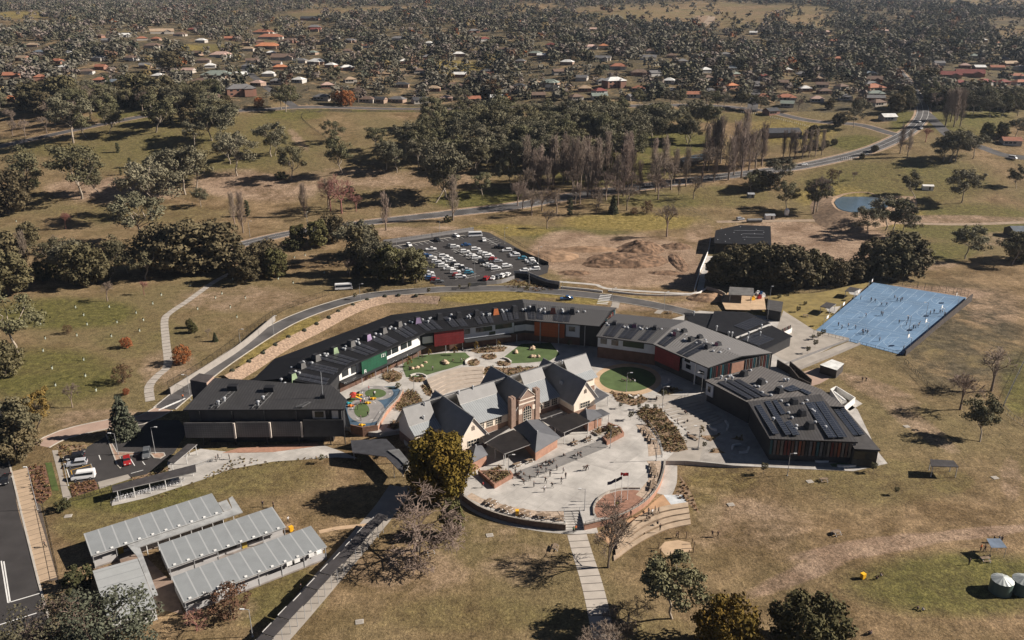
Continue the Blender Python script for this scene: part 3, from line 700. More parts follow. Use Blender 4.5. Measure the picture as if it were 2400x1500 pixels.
for i, (u, v, col) in enumerate(HL):
    ang = math.atan2(RI[2].y - RI[1].y, RI[2].x - RI[1].x) if u < 950 else (math.atan2(RI[3].y - RI[2].y, RI[3].x - RI[2].x) if u < 1230 else math.atan2(RI[4].y - RI[3].y, RI[4].x - RI[3].x))
    hood_at(W1, c1, u, v, col, ang, vents=3 if i % 2 else 4)
def body(par, c, I, O, zb, zt, inset, m, name='wall'):
    """outer walls of a wing: inner and outer faces, inset from the eaves"""
    n = len(I); mb = MB()
    ins = [i.lerp(o, inset) for i, o in zip(I, O)]; outs = [o.lerp(i, .05) for i, o in zip(I, O)]
    poly = [(p.x, p.y) for p in ins] + [(p.x, p.y) for p in outs[::-1]]
    mb.prism(poly, zb, zt); mb.build(name, m, par); return ins
ins1 = body(W1, c1, I1, O1, .2, 8.95, .10, DARKG)
# world versions of the inset courtyard faces
Wf = [Vector((p.x + c1.x, p.y + c1.y, 0)) for p in ins1]
A0, A1 = Wf[1], Wf[2]
panel(A0, A1, .0, .97, 4.9, 8.9, .22, .2, WHITEW, 'upper_wall', W1, c1)
windows(A0, A1, [(.03, .10, 5.6, 7.8), (.13, .19, 5.4, 8.3), (.535, .60, 6.0, 7.9), (.61, .69, 6.0, 7.9), (.72, .80, 6.0, 7.9), (.81, .86, 6.0, 7.9)], .30, W1, c1)
GS = panel(A0, A1, .215, .51, 4.2, 9.0, 1.6, .2, screen_mat('green_mesh_screen', (.014, .078, .042)), 'mesh_screen', W1, c1); GS['label'] = 'dark green perforated screen with white numerals'
panel(A0, A1, .0, .98, 4.35, 4.6, 2.6, 2.3, DARKG, 'awning', W1, c1)
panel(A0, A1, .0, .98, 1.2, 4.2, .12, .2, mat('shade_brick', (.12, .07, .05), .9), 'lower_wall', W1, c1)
A0, A1 = Wf[2], Wf[3]
panel(A0, A1, .005, .10, 4.9, 7.2, .25, .2, WHITEW, 'balcony_front', W1, c1)
RS = panel(A0, A1, .105, .385, 3.9, 8.9, 1.6, .2, screen_mat('red_mesh_screen', (.16, .018, .020)), 'mesh_screen', W1, c1); RS['label'] = 'deep red perforated screen'
panel(A0, A1, .39, .885, 4.6, 8.9, .22, .2, PALEB, 'upper_wall', W1, c1)
windows(A0, A1, [(.40, .455, 6.3, 8.1), (.51, .67, 6.4, 8.0), (.70, .865, 6.6, 8.2), (.64, .70, 4.9, 6.0)], .30, W1, c1)
panel(A0, A1, .39, .84, 4.1, 4.35, 2.4, 2.2, DARKG, 'awning', W1, c1)
panel(A0, A1, .89, 1.0, 4.9, 7.0, .25, .2, PALEB, 'balcony_front', W1, c1)
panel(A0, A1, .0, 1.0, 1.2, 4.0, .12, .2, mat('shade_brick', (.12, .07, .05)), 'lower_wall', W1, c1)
A0, A1 = Wf[3], Wf[4]
panel(A0, A1, .0, .13, 4.9, 7.0, .25, .2, PALEB, 'balcony_front', W1, c1)
OS = panel(A0, A1, .135, .53, 3.9, 8.9, 1.6, .2, screen_mat('orange_mesh_screen', (.28, .062, .014)), 'mesh_screen', W1, c1); OS['label'] = 'burnt orange perforated screen'
panel(A0, A1, .54, .72, 4.2, 8.9, .6, .5, PALEB, 'upper_wall', W1, c1)
windows(A0, A1, [(.58, .66, 6.2, 7.8)], .75, W1, c1)
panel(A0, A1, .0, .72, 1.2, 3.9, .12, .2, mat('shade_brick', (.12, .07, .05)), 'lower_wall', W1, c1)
# open end with coloured slats on the gable
e0, e1 = RI[4], RO[4]
fins(e0, e1, .05, .95, 6.0, 9.2, .15, 11, [FIN['red'], FIN['cream'], FIN['red'], FIN['teal'], FIN['cream'], FIN['brown']], W1, c1, 1.1)
for t in (.2, .45, .8):
    q = RI[3].lerp(RI[4], t); mb = MB(); mb.tube((q.x - c1.x, q.y - c1.y, ZT), (q.x - c1.x, q.y - c1.y, 9), .16); mb.build('post', mat('post_grey', (.3, .3, .3), .6), W1)
for k, (i, j) in enumerate(((1, 2), (2, 3))):   # posts holding screens and awnings
    for t in (.21, .37, .51, .7, .9):
        d = (Wf[j] - Wf[i]); n_ = Vector((d.y, -d.x, 0)).normalized(); q = Wf[i].lerp(Wf[j], t) + n_ * 1.5
        mb = MB(); mb.tube((q.x - c1.x, q.y - c1.y, ZT), (q.x - c1.x, q.y - c1.y, 4.3), .1); mb.build('post', GALV, W1)
def lettering(txt, P0, P1, t, z, off, size, m, par, org, name='sign_lettering'):
    d = Vector((P1.x - P0.x, P1.y - P0.y, 0)); L_ = d.length; d.normalize(); n = Vector((d.y, -d.x, 0))
    cu = bpy.data.curves.new(name, 'FONT'); cu.body = txt; cu.size = size; cu.extrude = .02; cu.materials.append(m)
    o = bpy.data.objects.new(name, cu); COL.objects.link(o); me = bpy.data.meshes.new_from_object(o.evaluated_get(bpy.context.evaluated_depsgraph_get())); bpy.data.objects.remove(o); o = bpy.data.objects.new(name, me); COL.objects.link(o)
    q = Vector((P0.x, P0.y, 0)) + d * (L_ * t) + n * off; o.location = (q.x - org.x, q.y - org.y, z)
    o.rotation_euler = (R(90), 0, math.atan2(d.y, d.x)); o.parent = par; return o
lettering('121', Wf[1], Wf[2], .435, 7.2, 1.65, 1.5, PAINT, W1, c1)
lettering('B', Wf[1], Wf[2], .235, 4.4, 1.65, 1.9, PAINT, W1, c1)
# ---- the wing to the east of it
W2, c2, I2, O2, R2 = wing('classroom_wing', 'two storey school wing with sunlit-toned roof bending round the round turf circle', QI, QO, [1, 2], 10.6, .5)
ins2 = body(W2, c2, I2, O2, .2, 8.95, .10, DARKG); Vf = [Vector((p.x + c2.x, p.y + c2.y, 0)) for p in ins2]
for k in range(2):
    a, b, cc, d = I2[k], I2[k + 1], R2[k + 1], R2[k]
    for s0, s1, t0, t1 in (((.12, .3, .08, .9), (.38, .6, .08, .95), (.72, .86, .1, .9)) if k == 0 else ((.06, .2, .1, 1.0), (.42, .62, .06, .95))):
        solar(W2, a, b, cc, d, s0, (s0 + s1) / 2 - .005, t0, t1); solar(W2, a, b, cc, d, (s0 + s1) / 2 + .005, s1, t0, t1)
a4 = math.atan2(QI[1].y - QI[0].y, QI[1].x - QI[0].x); a5 = math.atan2(QI[2].y - QI[1].y, QI[2].x - QI[1].x)
for u, v, col, an, nv in ((1441, 760, 'd', a4, 3), (1488, 766, 'm', a4, 4), (1535, 771, 'd', a4, 3), (1586, 785, 'p', a5, 2), (1604, 779, 'd', a5, 1), (1621, 798, 'd', a5, 3), (1641, 793, 'd', a5, 2), (1660, 815, 'd', a5, 4), (1684, 810, 'p', a5, 3)): hood_at(W2, c2, u, v, col, an, 10.3, nv, .85)
A0, A1 = Vf[0], Vf[1]
panel(A0, A1, .0, .99, 5.0, 8.9, .22, .2, PALEB, 'upper_wall', W2, c2)
windows(A0, A1, [(.05, .16, 6.2, 8.0), (.24, .36, 6.2, 8.0), (.44, .80, 6.3, 8.2)], .3, W2, c2)
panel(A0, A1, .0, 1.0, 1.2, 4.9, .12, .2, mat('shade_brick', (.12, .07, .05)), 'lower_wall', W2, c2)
A0, A1 = Vf[1], Vf[2]
RS = panel(A0, A1, .04, .48, 3.6, 8.9, 1.4, .2, screen_mat('red_mesh_screen', (.16, .018, .020)), 'mesh_screen', W2, c2); RS['label'] = 'deep red perforated screen'
panel(A0, A1, .49, .99, 4.2, 8.9, .5, .4, PALEB, 'upper_wall', W2, c2)
windows(A0, A1, [(.53, .62, 7.2, 8.4), (.56, .64, 5.2, 6.6), (.78, .86, 5.4, 6.5)], .6, W2, c2)
panel(A0, A1, .0, .99, 1.2, 4.1, -.6, .2, DARKG, 'lower_wall', W2, c2)
for t in (.72, .95):
    d = (Vf[2] - Vf[1]); n_ = Vector((d.y, -d.x, 0)).normalized(); q = Vf[1].lerp(Vf[2], t) + n_ * .6; mb = MB(); mb.tube((q.x - c2.x, q.y - c2.y, ZT), (q.x - c2.x, q.y - c2.y, 8.9), .18); mb.build('post', WHITE, W2)
E0, E1 = QI[2], QO[2]
panel(E0, E1, .02, .98, 1.2, 8.9, -.5, .3, DARKG, 'end_wall', W2, c2)
fins(E0, E1, .03, .36, 3.2, 9.1, .1, 11, [FIN['teal'], FIN['black'], FIN['black'], FIN['red'], FIN['black'], FIN['brown']], W2, c2, .5)
panel(E0, E1, .36, .55, 3.0, 8.9, .1, .5, SALMON, 'brick_panel', W2, c2)
fins(E0, E1, .56, .99, 3.0, 9.1, .3, 16, [FIN['grey'], FIN['brown'], FIN['cream'], FIN['red'], FIN['grey'], FIN['teal'], FIN['cream'], FIN['black']], W2, c2, .32)
# ---- front east block: two sloping roofs and a low annex
ZB = 7.6
S6 = [P(u, v, ZB) for u, v in [(1652, 891), (1784, 860), (1926, 916), (1980, 955), (1754, 943)]]
S7 = [P(u, v, ZB) for u, v in [(1752, 944), (1804, 1028), (2011, 1036), (1922, 929)]]
S8 = [P(u, v, 6.6) for u, v in [(1918, 925), (1960, 935), (2064, 1054), (2003, 1051)]]
c3 = poly_center(S6 + S7); W3 = empty('classroom_block', (c3.x, c3.y, 0)); tag(W3, 'dark school block with solar panels and multicoloured sunshade fins facing the lawn', 'building')
def flat_roof(pts, zs, m, par, c, name='roof', th=.4, side=None, ra=0.0):
    mb = MB(); q = [(p.x - c.x, p.y - c.y) for p in pts]; mb.prism(q, [z - th for z in zs], zs, 0, 1)
    n = len(q); mb.uv[0] = [(mb.v[n + k][0] * math.cos(ra) + mb.v[n + k][1] * math.sin(ra), mb.v[n + k][1] * math.cos(ra) - mb.v[n + k][0] * math.sin(ra)) for k in range(n)]
    return mb.build(name, [m, BLACK], par)
flat_roof(S6, [7.6, 7.9, 8.0, 7.8, 7.5], stripes('roof_brown_grey', (.145, .134, .126), (.098, .090, .085), .8, 'X', .4, .55, var=.12, spec=.3), W3, c3, ra=R(-38))
flat_roof(S7, [8.0, 7.6, 7.6, 8.3], stripes('roof_charcoal_rib', (.066, .062, .060), (.046, .043, .042), .8, 'X', .4, .5, var=.14, spec=.3), W3, c3, ra=R(-5))
flat_roof(S8, [6.9, 6.9, 6.5, 6.5], mat('roof_charcoal_plain', (.062, .058, .057)), W3, c3, 'annex_roof')
def inset_poly(pts, k):
    c = poly_center(pts); return [Vector((p.x + (c.x - p.x) * k, p.y + (c.y - p.y) * k, p.z)) for p in pts]
for pts, zt in ((S6, 7.1), (S7, 7.15), (S8, 6.05)):
    mb = MB(); mb.prism([(p.x - c3.x, p.y - c3.y) for p in inset_poly(pts, .05 if pts is not S7 else .07)], .2, zt); mb.build('wall', DARKG, W3)
A0, A1 = S7[1], S7[2]
seq = [FIN[k] for k in ('teal', 'grey', 'brown', 'cream', 'red', 'red', 'brown', 'grey', 'orange', 'brown', 'black', 'grey', 'brown', 'teal', 'grey', 'black', 'cream', 'red', 'brown', 'orange', 'cream', 'brown', 'cream', 'grey')]
fins(A0, A1, .01, .99, 3.2, 7.3, -.1, 24, seq, W3, c3, .55)
windows(A0, A1, [(.05, .3, 3.8, 6.8), (.35, .6, 3.8, 6.8), (.66, .95, 3.8, 6.8), (.58, .66, 1.3, 3.6)], -1.0, W3, c3)
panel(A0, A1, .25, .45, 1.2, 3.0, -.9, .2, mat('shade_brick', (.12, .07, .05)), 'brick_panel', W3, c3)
A0, A1 = S7[0], S7[1]
windows(A0, A1, [(.1, .3, 3.5, 6), (.4, .6, 3.5, 6), (.7, .9, 3.5, 6)], -.95, W3, c3)
A0, A1 = S6[0], S6[4]
panel(A0, A1, .03, .2, 3.4, 7.0, -.2, .3, PALEB, 'corner_panel', W3, c3); windows(A0, A1, [(.08, .14, 4.6, 6.3)], -.1, W3, c3)
panel(S8[3], S8[2], .05, .95, 3.4, 5.6, .02 - .6, .3, GLASS, 'window', W3, c3)
S6l = loclist(S6, c3); S7l = loclist(S7, c3); S8l = loclist(S8, c3)
def solar_px(par, c, px, z, m, rows=1, name='solar_array'):
    q = [P(u, v, z) for u, v in px]; q = [Vector((p.x - c.x, p.y - c.y, z)) for p in q]
    solar(par, q[0], q[1], q[2], q[3], 0, 1, 0, 1, m, .1)
r3 = lambda x, y: (1350 + x / 3.192, 680 + y / 3.192)
for px in ([(1060, 690), (1290, 815), (1330, 808), (1105, 680)], [(1120, 678), (1345, 806), (1385, 800), (1170, 672)], [(1180, 672), (1400, 796), (1436, 790), (1225, 668)]): solar_px(W3, c3, [r3(*p) for p in px], 7.85, SOLAR)
for px in ([(1545, 735), (1600, 760), (1690, 745), (1620, 710)], [(1665, 745), (1740, 785), (1765, 770), (1695, 738)]): solar_px(W3, c3, [r3(*p) for p in px], 8.0, SOLARB)
for px in ([(1340, 865), (1475, 1078), (1520, 1074), (1380, 858)], [(1410, 835), (1570, 1085), (1610, 1080), (1450, 828)], [(1470, 828), (1535, 932), (1572, 926), (1500, 822)], [(1560, 990), (1625, 1088), (1675, 1082), (1600, 975)],
           [(1715, 845), (1890, 1105), (1955, 1103), (1780, 838)], [(1790, 838), (1965, 1103), (2030, 1100), (1850, 832)]): solar_px(W3, c3, [r3(*p) for p in px], 8.12, SOLARB)
for px in ([(1890, 845), (2075, 1088), (2112, 1085), (1925, 838)], [(1930, 838), (2120, 1085), (2160, 1080), (1962, 832)]): solar_px(W3, c3, [r3(*p) for p in px], 7.0, SOLARB)
for u, v in ((1742, 878), (1782, 897), (1824, 917)): hood_at(W3, c3, u, v, 'd', .5, 7.9, 3, .9)
for u, v in ((1859, 944), (1878, 970), (1896, 999)): hood_at(W3, c3, u, v, 'd', .2, 8.1, 4, .9)
for u, v in ((1700, 893), (1716, 889), (1690, 886), (1812, 985), (1838, 893), (1846, 893)):
    p = P(u, v, 7.9); vent(W3, Vector((p.x - c3.x, p.y - c3.y, 7.9)))
# ---- front west block
ZA = 10.4
SA = [P(u, v, ZA) for u, v in [(428, 959), (806, 957.5), (813, 937), (779, 908), (504, 890)]]
c4 = poly_center(SA); W4 = empty('hall_block', (c4.x, c4.y, 0)); tag(W4, 'wide flat roofed charcoal block with mesh screens in shade above the small car park', 'building')
flat_roof(SA, [10.2, 10.2, 10.5, 11.0, 11.0], stripes('roof_charcoal_dark', (.05, .048, .048), (.036, .035, .035), .8, 'X', .4, .5, var=.16, spec=.3), W4, c4)
mb = MB(); mb.prism([(p.x - c4.x, p.y - c4.y) for p in inset_poly(SA, .05)], 3.2, 9.75); mb.build('wall', DARKG, W4)
mb = MB(); mb.prism([(p.x - c4.x, p.y - c4.y) for p in inset_poly(SA, .22)], -.1, 3.2); mb.build('undercroft', BLACK, W4)
A0, A1 = SA[0], SA[1]
fins(A0, A1, .02, .76, 7.0, 9.9, -.5, 30, [FIN[k] for k in ('grey', 'black', 'black', 'teal', 'brown', 'red', 'black', 'orange', 'black', 'grey', 'teal', 'black')], W4, c4, .4)
MESHG = gridmat('grey_mesh_screen', (.105, .10, .10), (.06, .06, .06), .6, .6, .04, .7)
for t0, t1, off in ((.0, .315, .9), (.32, .535, .6), (.54, .73, .3)):
    panel(A0, A1, t0, t1, 2.6, 6.9, off, .25, MESHG, 'mesh_screen', W4, c4)
    panel(A0, A1, t1 - .006, t1 + .004, 2.6, 6.9, off + .5, .6, mat('screen_edge', (.45, .40, .35), .7), 'screen_edge', W4, c4)
panel(A0, A1, .74, .995, 2.6, 7.4, .5, .2, mat('fine_black_mesh', (.04, .04, .042), .6), 'mesh_screen', W4, c4)
panel(A0, A1, .80, .88, 7.5, 9.7, -.2, .3, mat('pale_frame', (.55, .5, .43), .7), 'terrace_frame', W4, c4)
windows(A0, A1, [(.815, .87, 7.8, 9.5)], -.1, W4, c4)
panel(A0, A1, .92, .96, 7.4, 9.8, -.3, .3, mat('pale_frame', (.55, .5, .43)), 'terrace_frame', W4, c4)
for t in (.1, .3, .5, .7, .9, .99):
    q = A0.lerp(A1, t); mb = MB(); mb.tube((q.x - c4.x, q.y - c4.y, -.1), (q.x - c4.x, q.y - c4.y, 9.8), .15); mb.build('post', DARKG, W4)
for (x0, y0, x1, y1) in ((520, 775, 320, 940), (805, 800, 650, 940), (1085, 895, 1000, 935)):
    r1 = lambda x, y: (400 + x / 3.4086, 680 + y / 3.4086)
    q = [P(*r1(x, y), 10.6) for x, y in ((x0, y0), (x0 + 30, y0), (x1 + 50, y1), (x1, y1))]
    q = [Vector((p.x - c4.x, p.y - c4.y, 10.62)) for p in q]
    mb = MB()
    for k in range(6):
        a = q[0].lerp(q[3], k / 5.5); b = q[1].lerp(q[2], k / 5.5); mb.bar(a, b, .25, .2)
    mb.bar(q[0], q[3], .2, .15); mb.bar(q[1], q[2], .2, .15)
    mb.build('roof_walkway', mat('roof_rail', (.10, .10, .10), .6), W4)
for u, v in ((547, 913), (632, 916), (512, 946), (526, 938), (617, 935), (605, 946)):
    p = P(u, v, 10.7); p = Vector((p.x - c4.x, p.y - c4.y, 10.75))
    if v < 917: mb = MB(); mb.box((p.x, p.y, 11.3), (2.6, 1.8, 1.5)); mb.build('plant_box', BLACK, W4)
    else: vent(W4, p)
mb = MB(); q = [P(u, v, 9.0) for u, v in ((448, 909), (486, 916), (503, 899), (470, 893))]; mb.prism([(p.x - c4.x, p.y - c4.y) for p in q], 1, 11.4); mb.build('lift_tower', mat('tower_cladding', (.07, .06, .058), .7), W4)
panel(Vector((q[1].x, q[1].y, 0)), Vector((q[2].x, q[2].y, 0)), 0, 1, 8, 11.3, .12, .1, PINKP, 'tower_face', W4, c4)
p = P(757, 929, 10.9); mb = MB(); mb.tube((p.x - c4.x, p.y - c4.y, 10), (p.x - c4.x, p.y - c4.y, 18), .08); mb.build('roof_mast', GALV, W4)
mb = MB(); mb.box((p.x - c4.x, p.y - c4.y, 11), (1.2, 1.2, 1)); mb.build('mast_base', BLACK, W4)
# ------------------------------------------------------------------ the old hall
r4 = lambda x, y: (900 + x / 3.947, 820 + y / 3.947)
HA = P(*r4(205, 530), 11.0); HB = P(*r4(1850, 37), 11.0)
h_ax = Vector((HB.x - HA.x, HB.y - HA.y, 0)); HLEN = h_ax.length; h_ax.normalize(); h_n = Vector((h_ax.y, -h_ax.x, 0))
HROT = math.atan2(h_ax.y, h_ax.x)
hall = empty('heritage_hall', (HA.x, HA.y, 0), HROT)
tag(hall, 'old cream and brick hall with steep grey cross gables and an arched brick entrance front', 'building')
# local frame: x along the ridge, y = -n (front is -y)
SLATE = mat('roof_slate_grey', (.215, .210, .204), .55, var=.07, scale=.5, spec=.3)
RIB = stripes('roof_ribbed_steel', (.29, .305, .31), (.165, .175, .18), .62, 'X', .16, .5, var=.06, spec=.3)
CREAM = mat('cream_render', (.76, .66, .545), .85, var=.05)
HBR = mat('hall_brick', (.24, .155, .115), .9, var=.14, scale=1.5)
V = lambda a, n, z: Vector((a, -n, z))
HW, EZH, RZH = 4.2, 5.4, 11.0
mb = MB()
GX = [(10.9, HW, -4.3, 14.4, RZH), (31.4, 4.7, -8.0, 9.6, 11.4), (47.4, HW, -4.4, 14.6, RZH)]
L0, L1 = -1.0, HLEN + .8
# main steep roof, front and back
roof_quad(mb, V(L1, -4.6, 5.2), V(L0, -4.6, 5.2), V(L0, 0, RZH), V(L1, 0, RZH), .25)
for a0, a1, n, z in ((L0, 6.9, 2.9, 7.0), (14.9, 27.0, 2.0, 8.2), (35.8, 43.4, 2.0, 8.2), (51.4, L1, 2.9, 7.0)):
    roof_quad(mb, V(a0, n, z), V(a1, n, z), V(a1, 0, RZH), V(a0, 0, RZH), .25)
for a, hw, n0, n1, rz in GX:
    s_ = (rz - EZH) / hw
    for sg in (-1, 1):
        A_, B_ = V(a + sg * (hw + .35), n1 + .4, EZH - .35 * s_), V(a + sg * (hw + .35), n0, EZH - .35 * s_)
        C_, D_ = V(a, n0, rz), V(a, n1 + .4, rz)
        if sg > 0: roof_quad(mb, A_, B_, C_, D_, .22)
        else: roof_quad(mb, B_, A_, D_, C_, .22)
mb.build('roof', [SLATE, mat('barge_white', (.6, .58, .54), .7)], hall)
mb = MB()
for a, b in ((10.9, 0), (31.4, .0), (47.4, 0)):
    pass
mb.bar(V(L0, 0, RZH + .08), V(L1, 0, RZH + .08), .3, .12)
for a, hw, n0, n1, rz in GX: mb.bar(V(a, n0, rz + .08), V(a, n1 + .4, rz + .08), .3, .12)
mb.build('ridge_capping', mat('capping_grey', (.13, .13, .132), .5), hall)
mb = MB()
for a0, a1, n0, z0, n1, z1 in ((L0, 6.9, 2.95, 6.95, 5.6, 5.5), (14.9, 27, 2.05, 8.12, 9.0, 5.35), (35.8, 43.4, 2.05, 8.12, 9.0, 5.35), (51.4, L1, 2.95, 6.95, 5.6, 5.5)):
    roof_quad(mb, V(a0, n1, z1), V(a1, n1, z1), V(a1, n0, z0), V(a0, n0, z0), .16)
mb.build('lean_to_roof', [RIB, mat('gutter_grey', (.35, .35, .34), .5)], hall)
# walls: cream above, brick below
def hbox(mb, a0, a1, n0, n1, z0, z1): mb.box(((a0 + a1) / 2, -(n0 + n1) / 2, (z0 + z1) / 2), (a1 - a0, n1 - n0, z1 - z0))
mb = MB(); mbk = MB()
for a0, a1, n0, n1, zt in ((L0 + .7, L1 - .6, -3.9, 4.8, 5.3), (14.8, 43.6, 4.8, 8.3, 5.15)):
    hbox(mb, a0, a1, n0, n1, 2.7, zt); hbox(mbk, a0 - .06, a1 + .06, n0 - .06, n1 + .06, 0, 2.698)
for a, hw, n0, n1, rz in GX:
    s_ = (rz - EZH) / hw
    if a != 31.4:
        hbox(mbk, a - hw + .24, a + hw - .24, 4.9, n1 + .06, 0, 2.698)
    # pentagon body
    q = [(a - hw + .3, 2.7), (a + hw - .3, 2.7), (a + hw - .3, EZH + .1), (a, rz - .45), (a - hw + .3, EZH + .1)]
    n_a, n_b = (n0 + .4, n1)
    F_ = [V(x, n_b, z) for x, z in q]; K_ = [V(x, n_a, z) for x, z in q]
    mb.face(F_); mb.face(K_[::-1])
    for k in range(5): mb.face([F_[k], K_[k], K_[(k + 1) % 5], F_[(k + 1) % 5]][::-1])
q = [(4.4, 5.2), (0, RZH - .4), (-4.2, 5.2)]
for a in (L0 + .68, L1 - .58): mb.face([V(a, n, z) for n, z in q]); 
mb.build('wall', CREAM, hall); mbk.build('brick_base', HBR, hall)
def hwin(name, a0, a1, n, z0, z1, cols=3, rows=2):
    mb = MB(); hbox(mb, a0, a1, n - .2, n + .05, z0, z1); o = mb.build(name, GLASS, hall)
    mb = MB()
    for k in range(cols + 1): x = a0 + (a1 - a0) * k / cols; hbox(mb, x - .05, x + .05, n + .052, n + .1, z0, z1)
    for k in range(rows + 1): z = z0 + (z1 - z0) * k / rows; hbox(mb, a0, a1, n + .054, n + .095, z - .05, z + .05)
    mb.build('window_frame', mat('frame_cream', (.6, .54, .45), .7), o)
for a, n1 in ((10.9, 14.4), (47.4, 14.6)):
    hwin('window', a - 1.7, a + 1.7, n1, 3.1, 4.7, 4, 2)
    mb = MB()
    for k in (-1, 0, 1): hbox(mb, a + k * .35 - .09, a + k * .35 + .09, n1 + .02, n1 + .06, 7.3, 8.7 - abs(k) * .3)
    mb.build('gable_vent', mat('vent_brown', (.17, .13, .10), .8), hall)
for a in (17.2, 20.0, 22.8, 36.4, 39.0, 41.6): hwin('window', a - .95, a + .95, 8.3, 2.95, 4.95, 3, 3)
# entrance front
mb = MB()
hbox(mb, 25.6, 27.0, 8.6, 10.3, 0, 9.6); hbox(mb, 33.6, 35.0, 8.6, 10.3, 0, 10.0); hbox(mb, 27.0, 28.1, 8.6, 9.5, 0, 8.4); hbox(mb, 28.1, 33.6, 8.8, 10.1, 0, 8.8)
F_ = [V(x, 10.1, z) for x, z in ((28.6, 8.8), (33.4, 8.8), (33.4, 9.1), (31.0, 11.3), (28.6, 9.1))]; K_ = [p + Vector((0, .8, 0)) for p in F_]
mb.face(F_); mb.face(K_[::-1])
for k in range(5): mb.face([F_[k], K_[k], K_[(k + 1) % 5], F_[(k + 1) % 5]][::-1])
for x in (25.9, 26.7, 33.9, 34.7): hbox(mb, x - .3, x + .3, 8.7, 10.2, 9.6 if x < 30 else 10.0, 10.1 if x < 30 else 10.5)
mb.build('entrance_front', mat('entrance_brick', (.29, .20, .155), .9, var=.12, scale=1.5), hall)
mb = MB()
hbox(mb, 28.1, 33.6, 10.1, 10.22, 7.3, 7.65); hbox(mb, 28.1, 29.2, 10.1, 10.2, 4.6, 6.0); hbox(mb, 32.6, 33.5, 10.1, 10.2, 4.9, 6.2); hbox(mb, 28.3, 33.4, 10.1, 10.2, 8.5, 8.75)
for sg in (-1, 1): mb.bar(V(31 + sg * 2.4, 9.8, 9.15), V(31, 9.8, 11.38), .9, .14)
mb.build('stone_band', CREAM, hall)
# arched window
pts = [V(29.6, 10.13, 2.2), V(32.2, 10.13, 2.2)] + [V(30.9 + 1.3 * math.cos(t), 10.13, 5.2 + 1.3 * math.sin(t)) for t in np.linspace(0, math.pi, 10)]
mb = MB(); mb.face(pts); o = mb.build('arched_window', GLASS, hall)
mb = MB()
for k in range(5): hbox(mb, 29.6 + .65 * k - .05, 29.6 + .65 * k + .05, 10.14, 10.2, 2.2, 5.2 + (1.25 * math.sqrt(max(0, 1 - ((k - 2) / 2) ** 2))))
for z in (2.2, 2.95, 3.7, 4.45, 5.2): hbox(mb, 29.6, 32.2, 10.145, 10.19, z - .05, z + .05)
mb.build('window_frame', mat('frame_cream', (.6, .54, .45)), o)
mb = MB(); pr = None
for t in np.linspace(0, math.pi, 11):
    p = V(30.9 + 1.5 * math.cos(t), 10.16, 5.2 + 1.5 * math.sin(t))
    if pr is not None: mb.bar(pr, p, .12, .35)
    pr = p
mb.build('arch_surround', SALMON, hall)
for u, v, h in ((1048, 1008, 1.0),):
    pass
mb = MB()
for a, n, z in ((5, .6, 10.4), (15.5, .4, 10.6), (20, .3, 10.8), (50.5, .5, 10.5), (3.5, 2.5, 7.8)): mb.lathe(tuple(V(a, n, z)), [(.15, -.3), (.15, .5), (.28, .55), (.28, .8), (.05, .95)], 8)
mb.build('roof_vent', GALV, hall)
mb = MB()
for u, v in ((1, 1),): pass
for a, n in ((47.4 - 2.2, 6.5), (47.4 - 2.2, 7.2)): mb.lathe(tuple(V(a, n, 8.0)), [(.3, -.4), (.3, .5), (.2, .7)], 8)
mb.build('roof_cowl', GALV, hall)
# small hipped pavilions and flat canopies in front of the hall
def pav(name, label, eaves_px, ze, apex_px, za, cat='building', wallm=SALMON, roofm=None, win=False):
    E_ = [P(u, v, ze) for u, v in eaves_px]; A_ = [P(u, v, za) for u, v in apex_px]; c = poly_center(E_)
    o = empty(name, (c.x, c.y, ZT)); tag(o, label, cat); off = Vector((c.x, c.y, ZT))
    mb = MB(); n = len(E_)
    for k in range(n):
        a, b = E_[k] - off, E_[(k + 1) % n] - off
        d0 = min(range(len(A_)), key=lambda i: ((A_[i] - E_[k]).length)); d1 = min(range(len(A_)), key=lambda i: ((A_[i] - E_[(k + 1) % n]).length))
        if d0 == d1: mb.face([a, b, A_[d0] - off])
        else: mb.face([a, b, A_[d1] - off, A_[d0] - off])
    mb.face([e - off - Vector((0, 0, .12)) for e in E_][::-1])
    for k in range(n): a, b = E_[k] - off, E_[(k + 1) % n] - off; mb.face([a - Vector((0, 0, .12)), b - Vector((0, 0, .12)), b, a])
    mb.build('roof', roofm or mat('roof_slate_blue', (.098, .100, .108), .5, var=.07, spec=.35), o)
    mb = MB(); mb.prism([(p.x - c.x, p.y - c.y) for p in inset_poly(E_, .14)], -.05, ze - ZT - .1); mb.build('wall', wallm, o)
    mb = MB()
    for k in range(len(A_)): mb.lathe(tuple(A_[k] - off), [(.2, -.2), (.2, .25), (.08, .4)], 8)
    mb.build('roof_cowl', GALV, o)
    return o
pav('pavilion', 'slate hip-roofed brick pavilion in front of the arched entrance, between two black canopies', [r4(1400, 950), r4(1636, 808), r4(1440, 640), r4(1195, 715)], 4.3, [r4(1318, 650), r4(1418, 758)], 6.6)
pav('pavilion', 'small slate hip-roofed brick pavilion beside the big golden tree', [r4(808, 1050), r4(962, 968), r4(905, 880), r4(765, 918)], 4.0, [r4(848, 888)], 5.9)
pav('pavilion', 'slate hip-roofed brick pavilion at the plaza corner beyond the black canopies', [r4(1885, 672), r4(2030, 610), r4(1950, 552), r4(1800, 592)], 4.2, [r4(1868, 548)], 6.0)
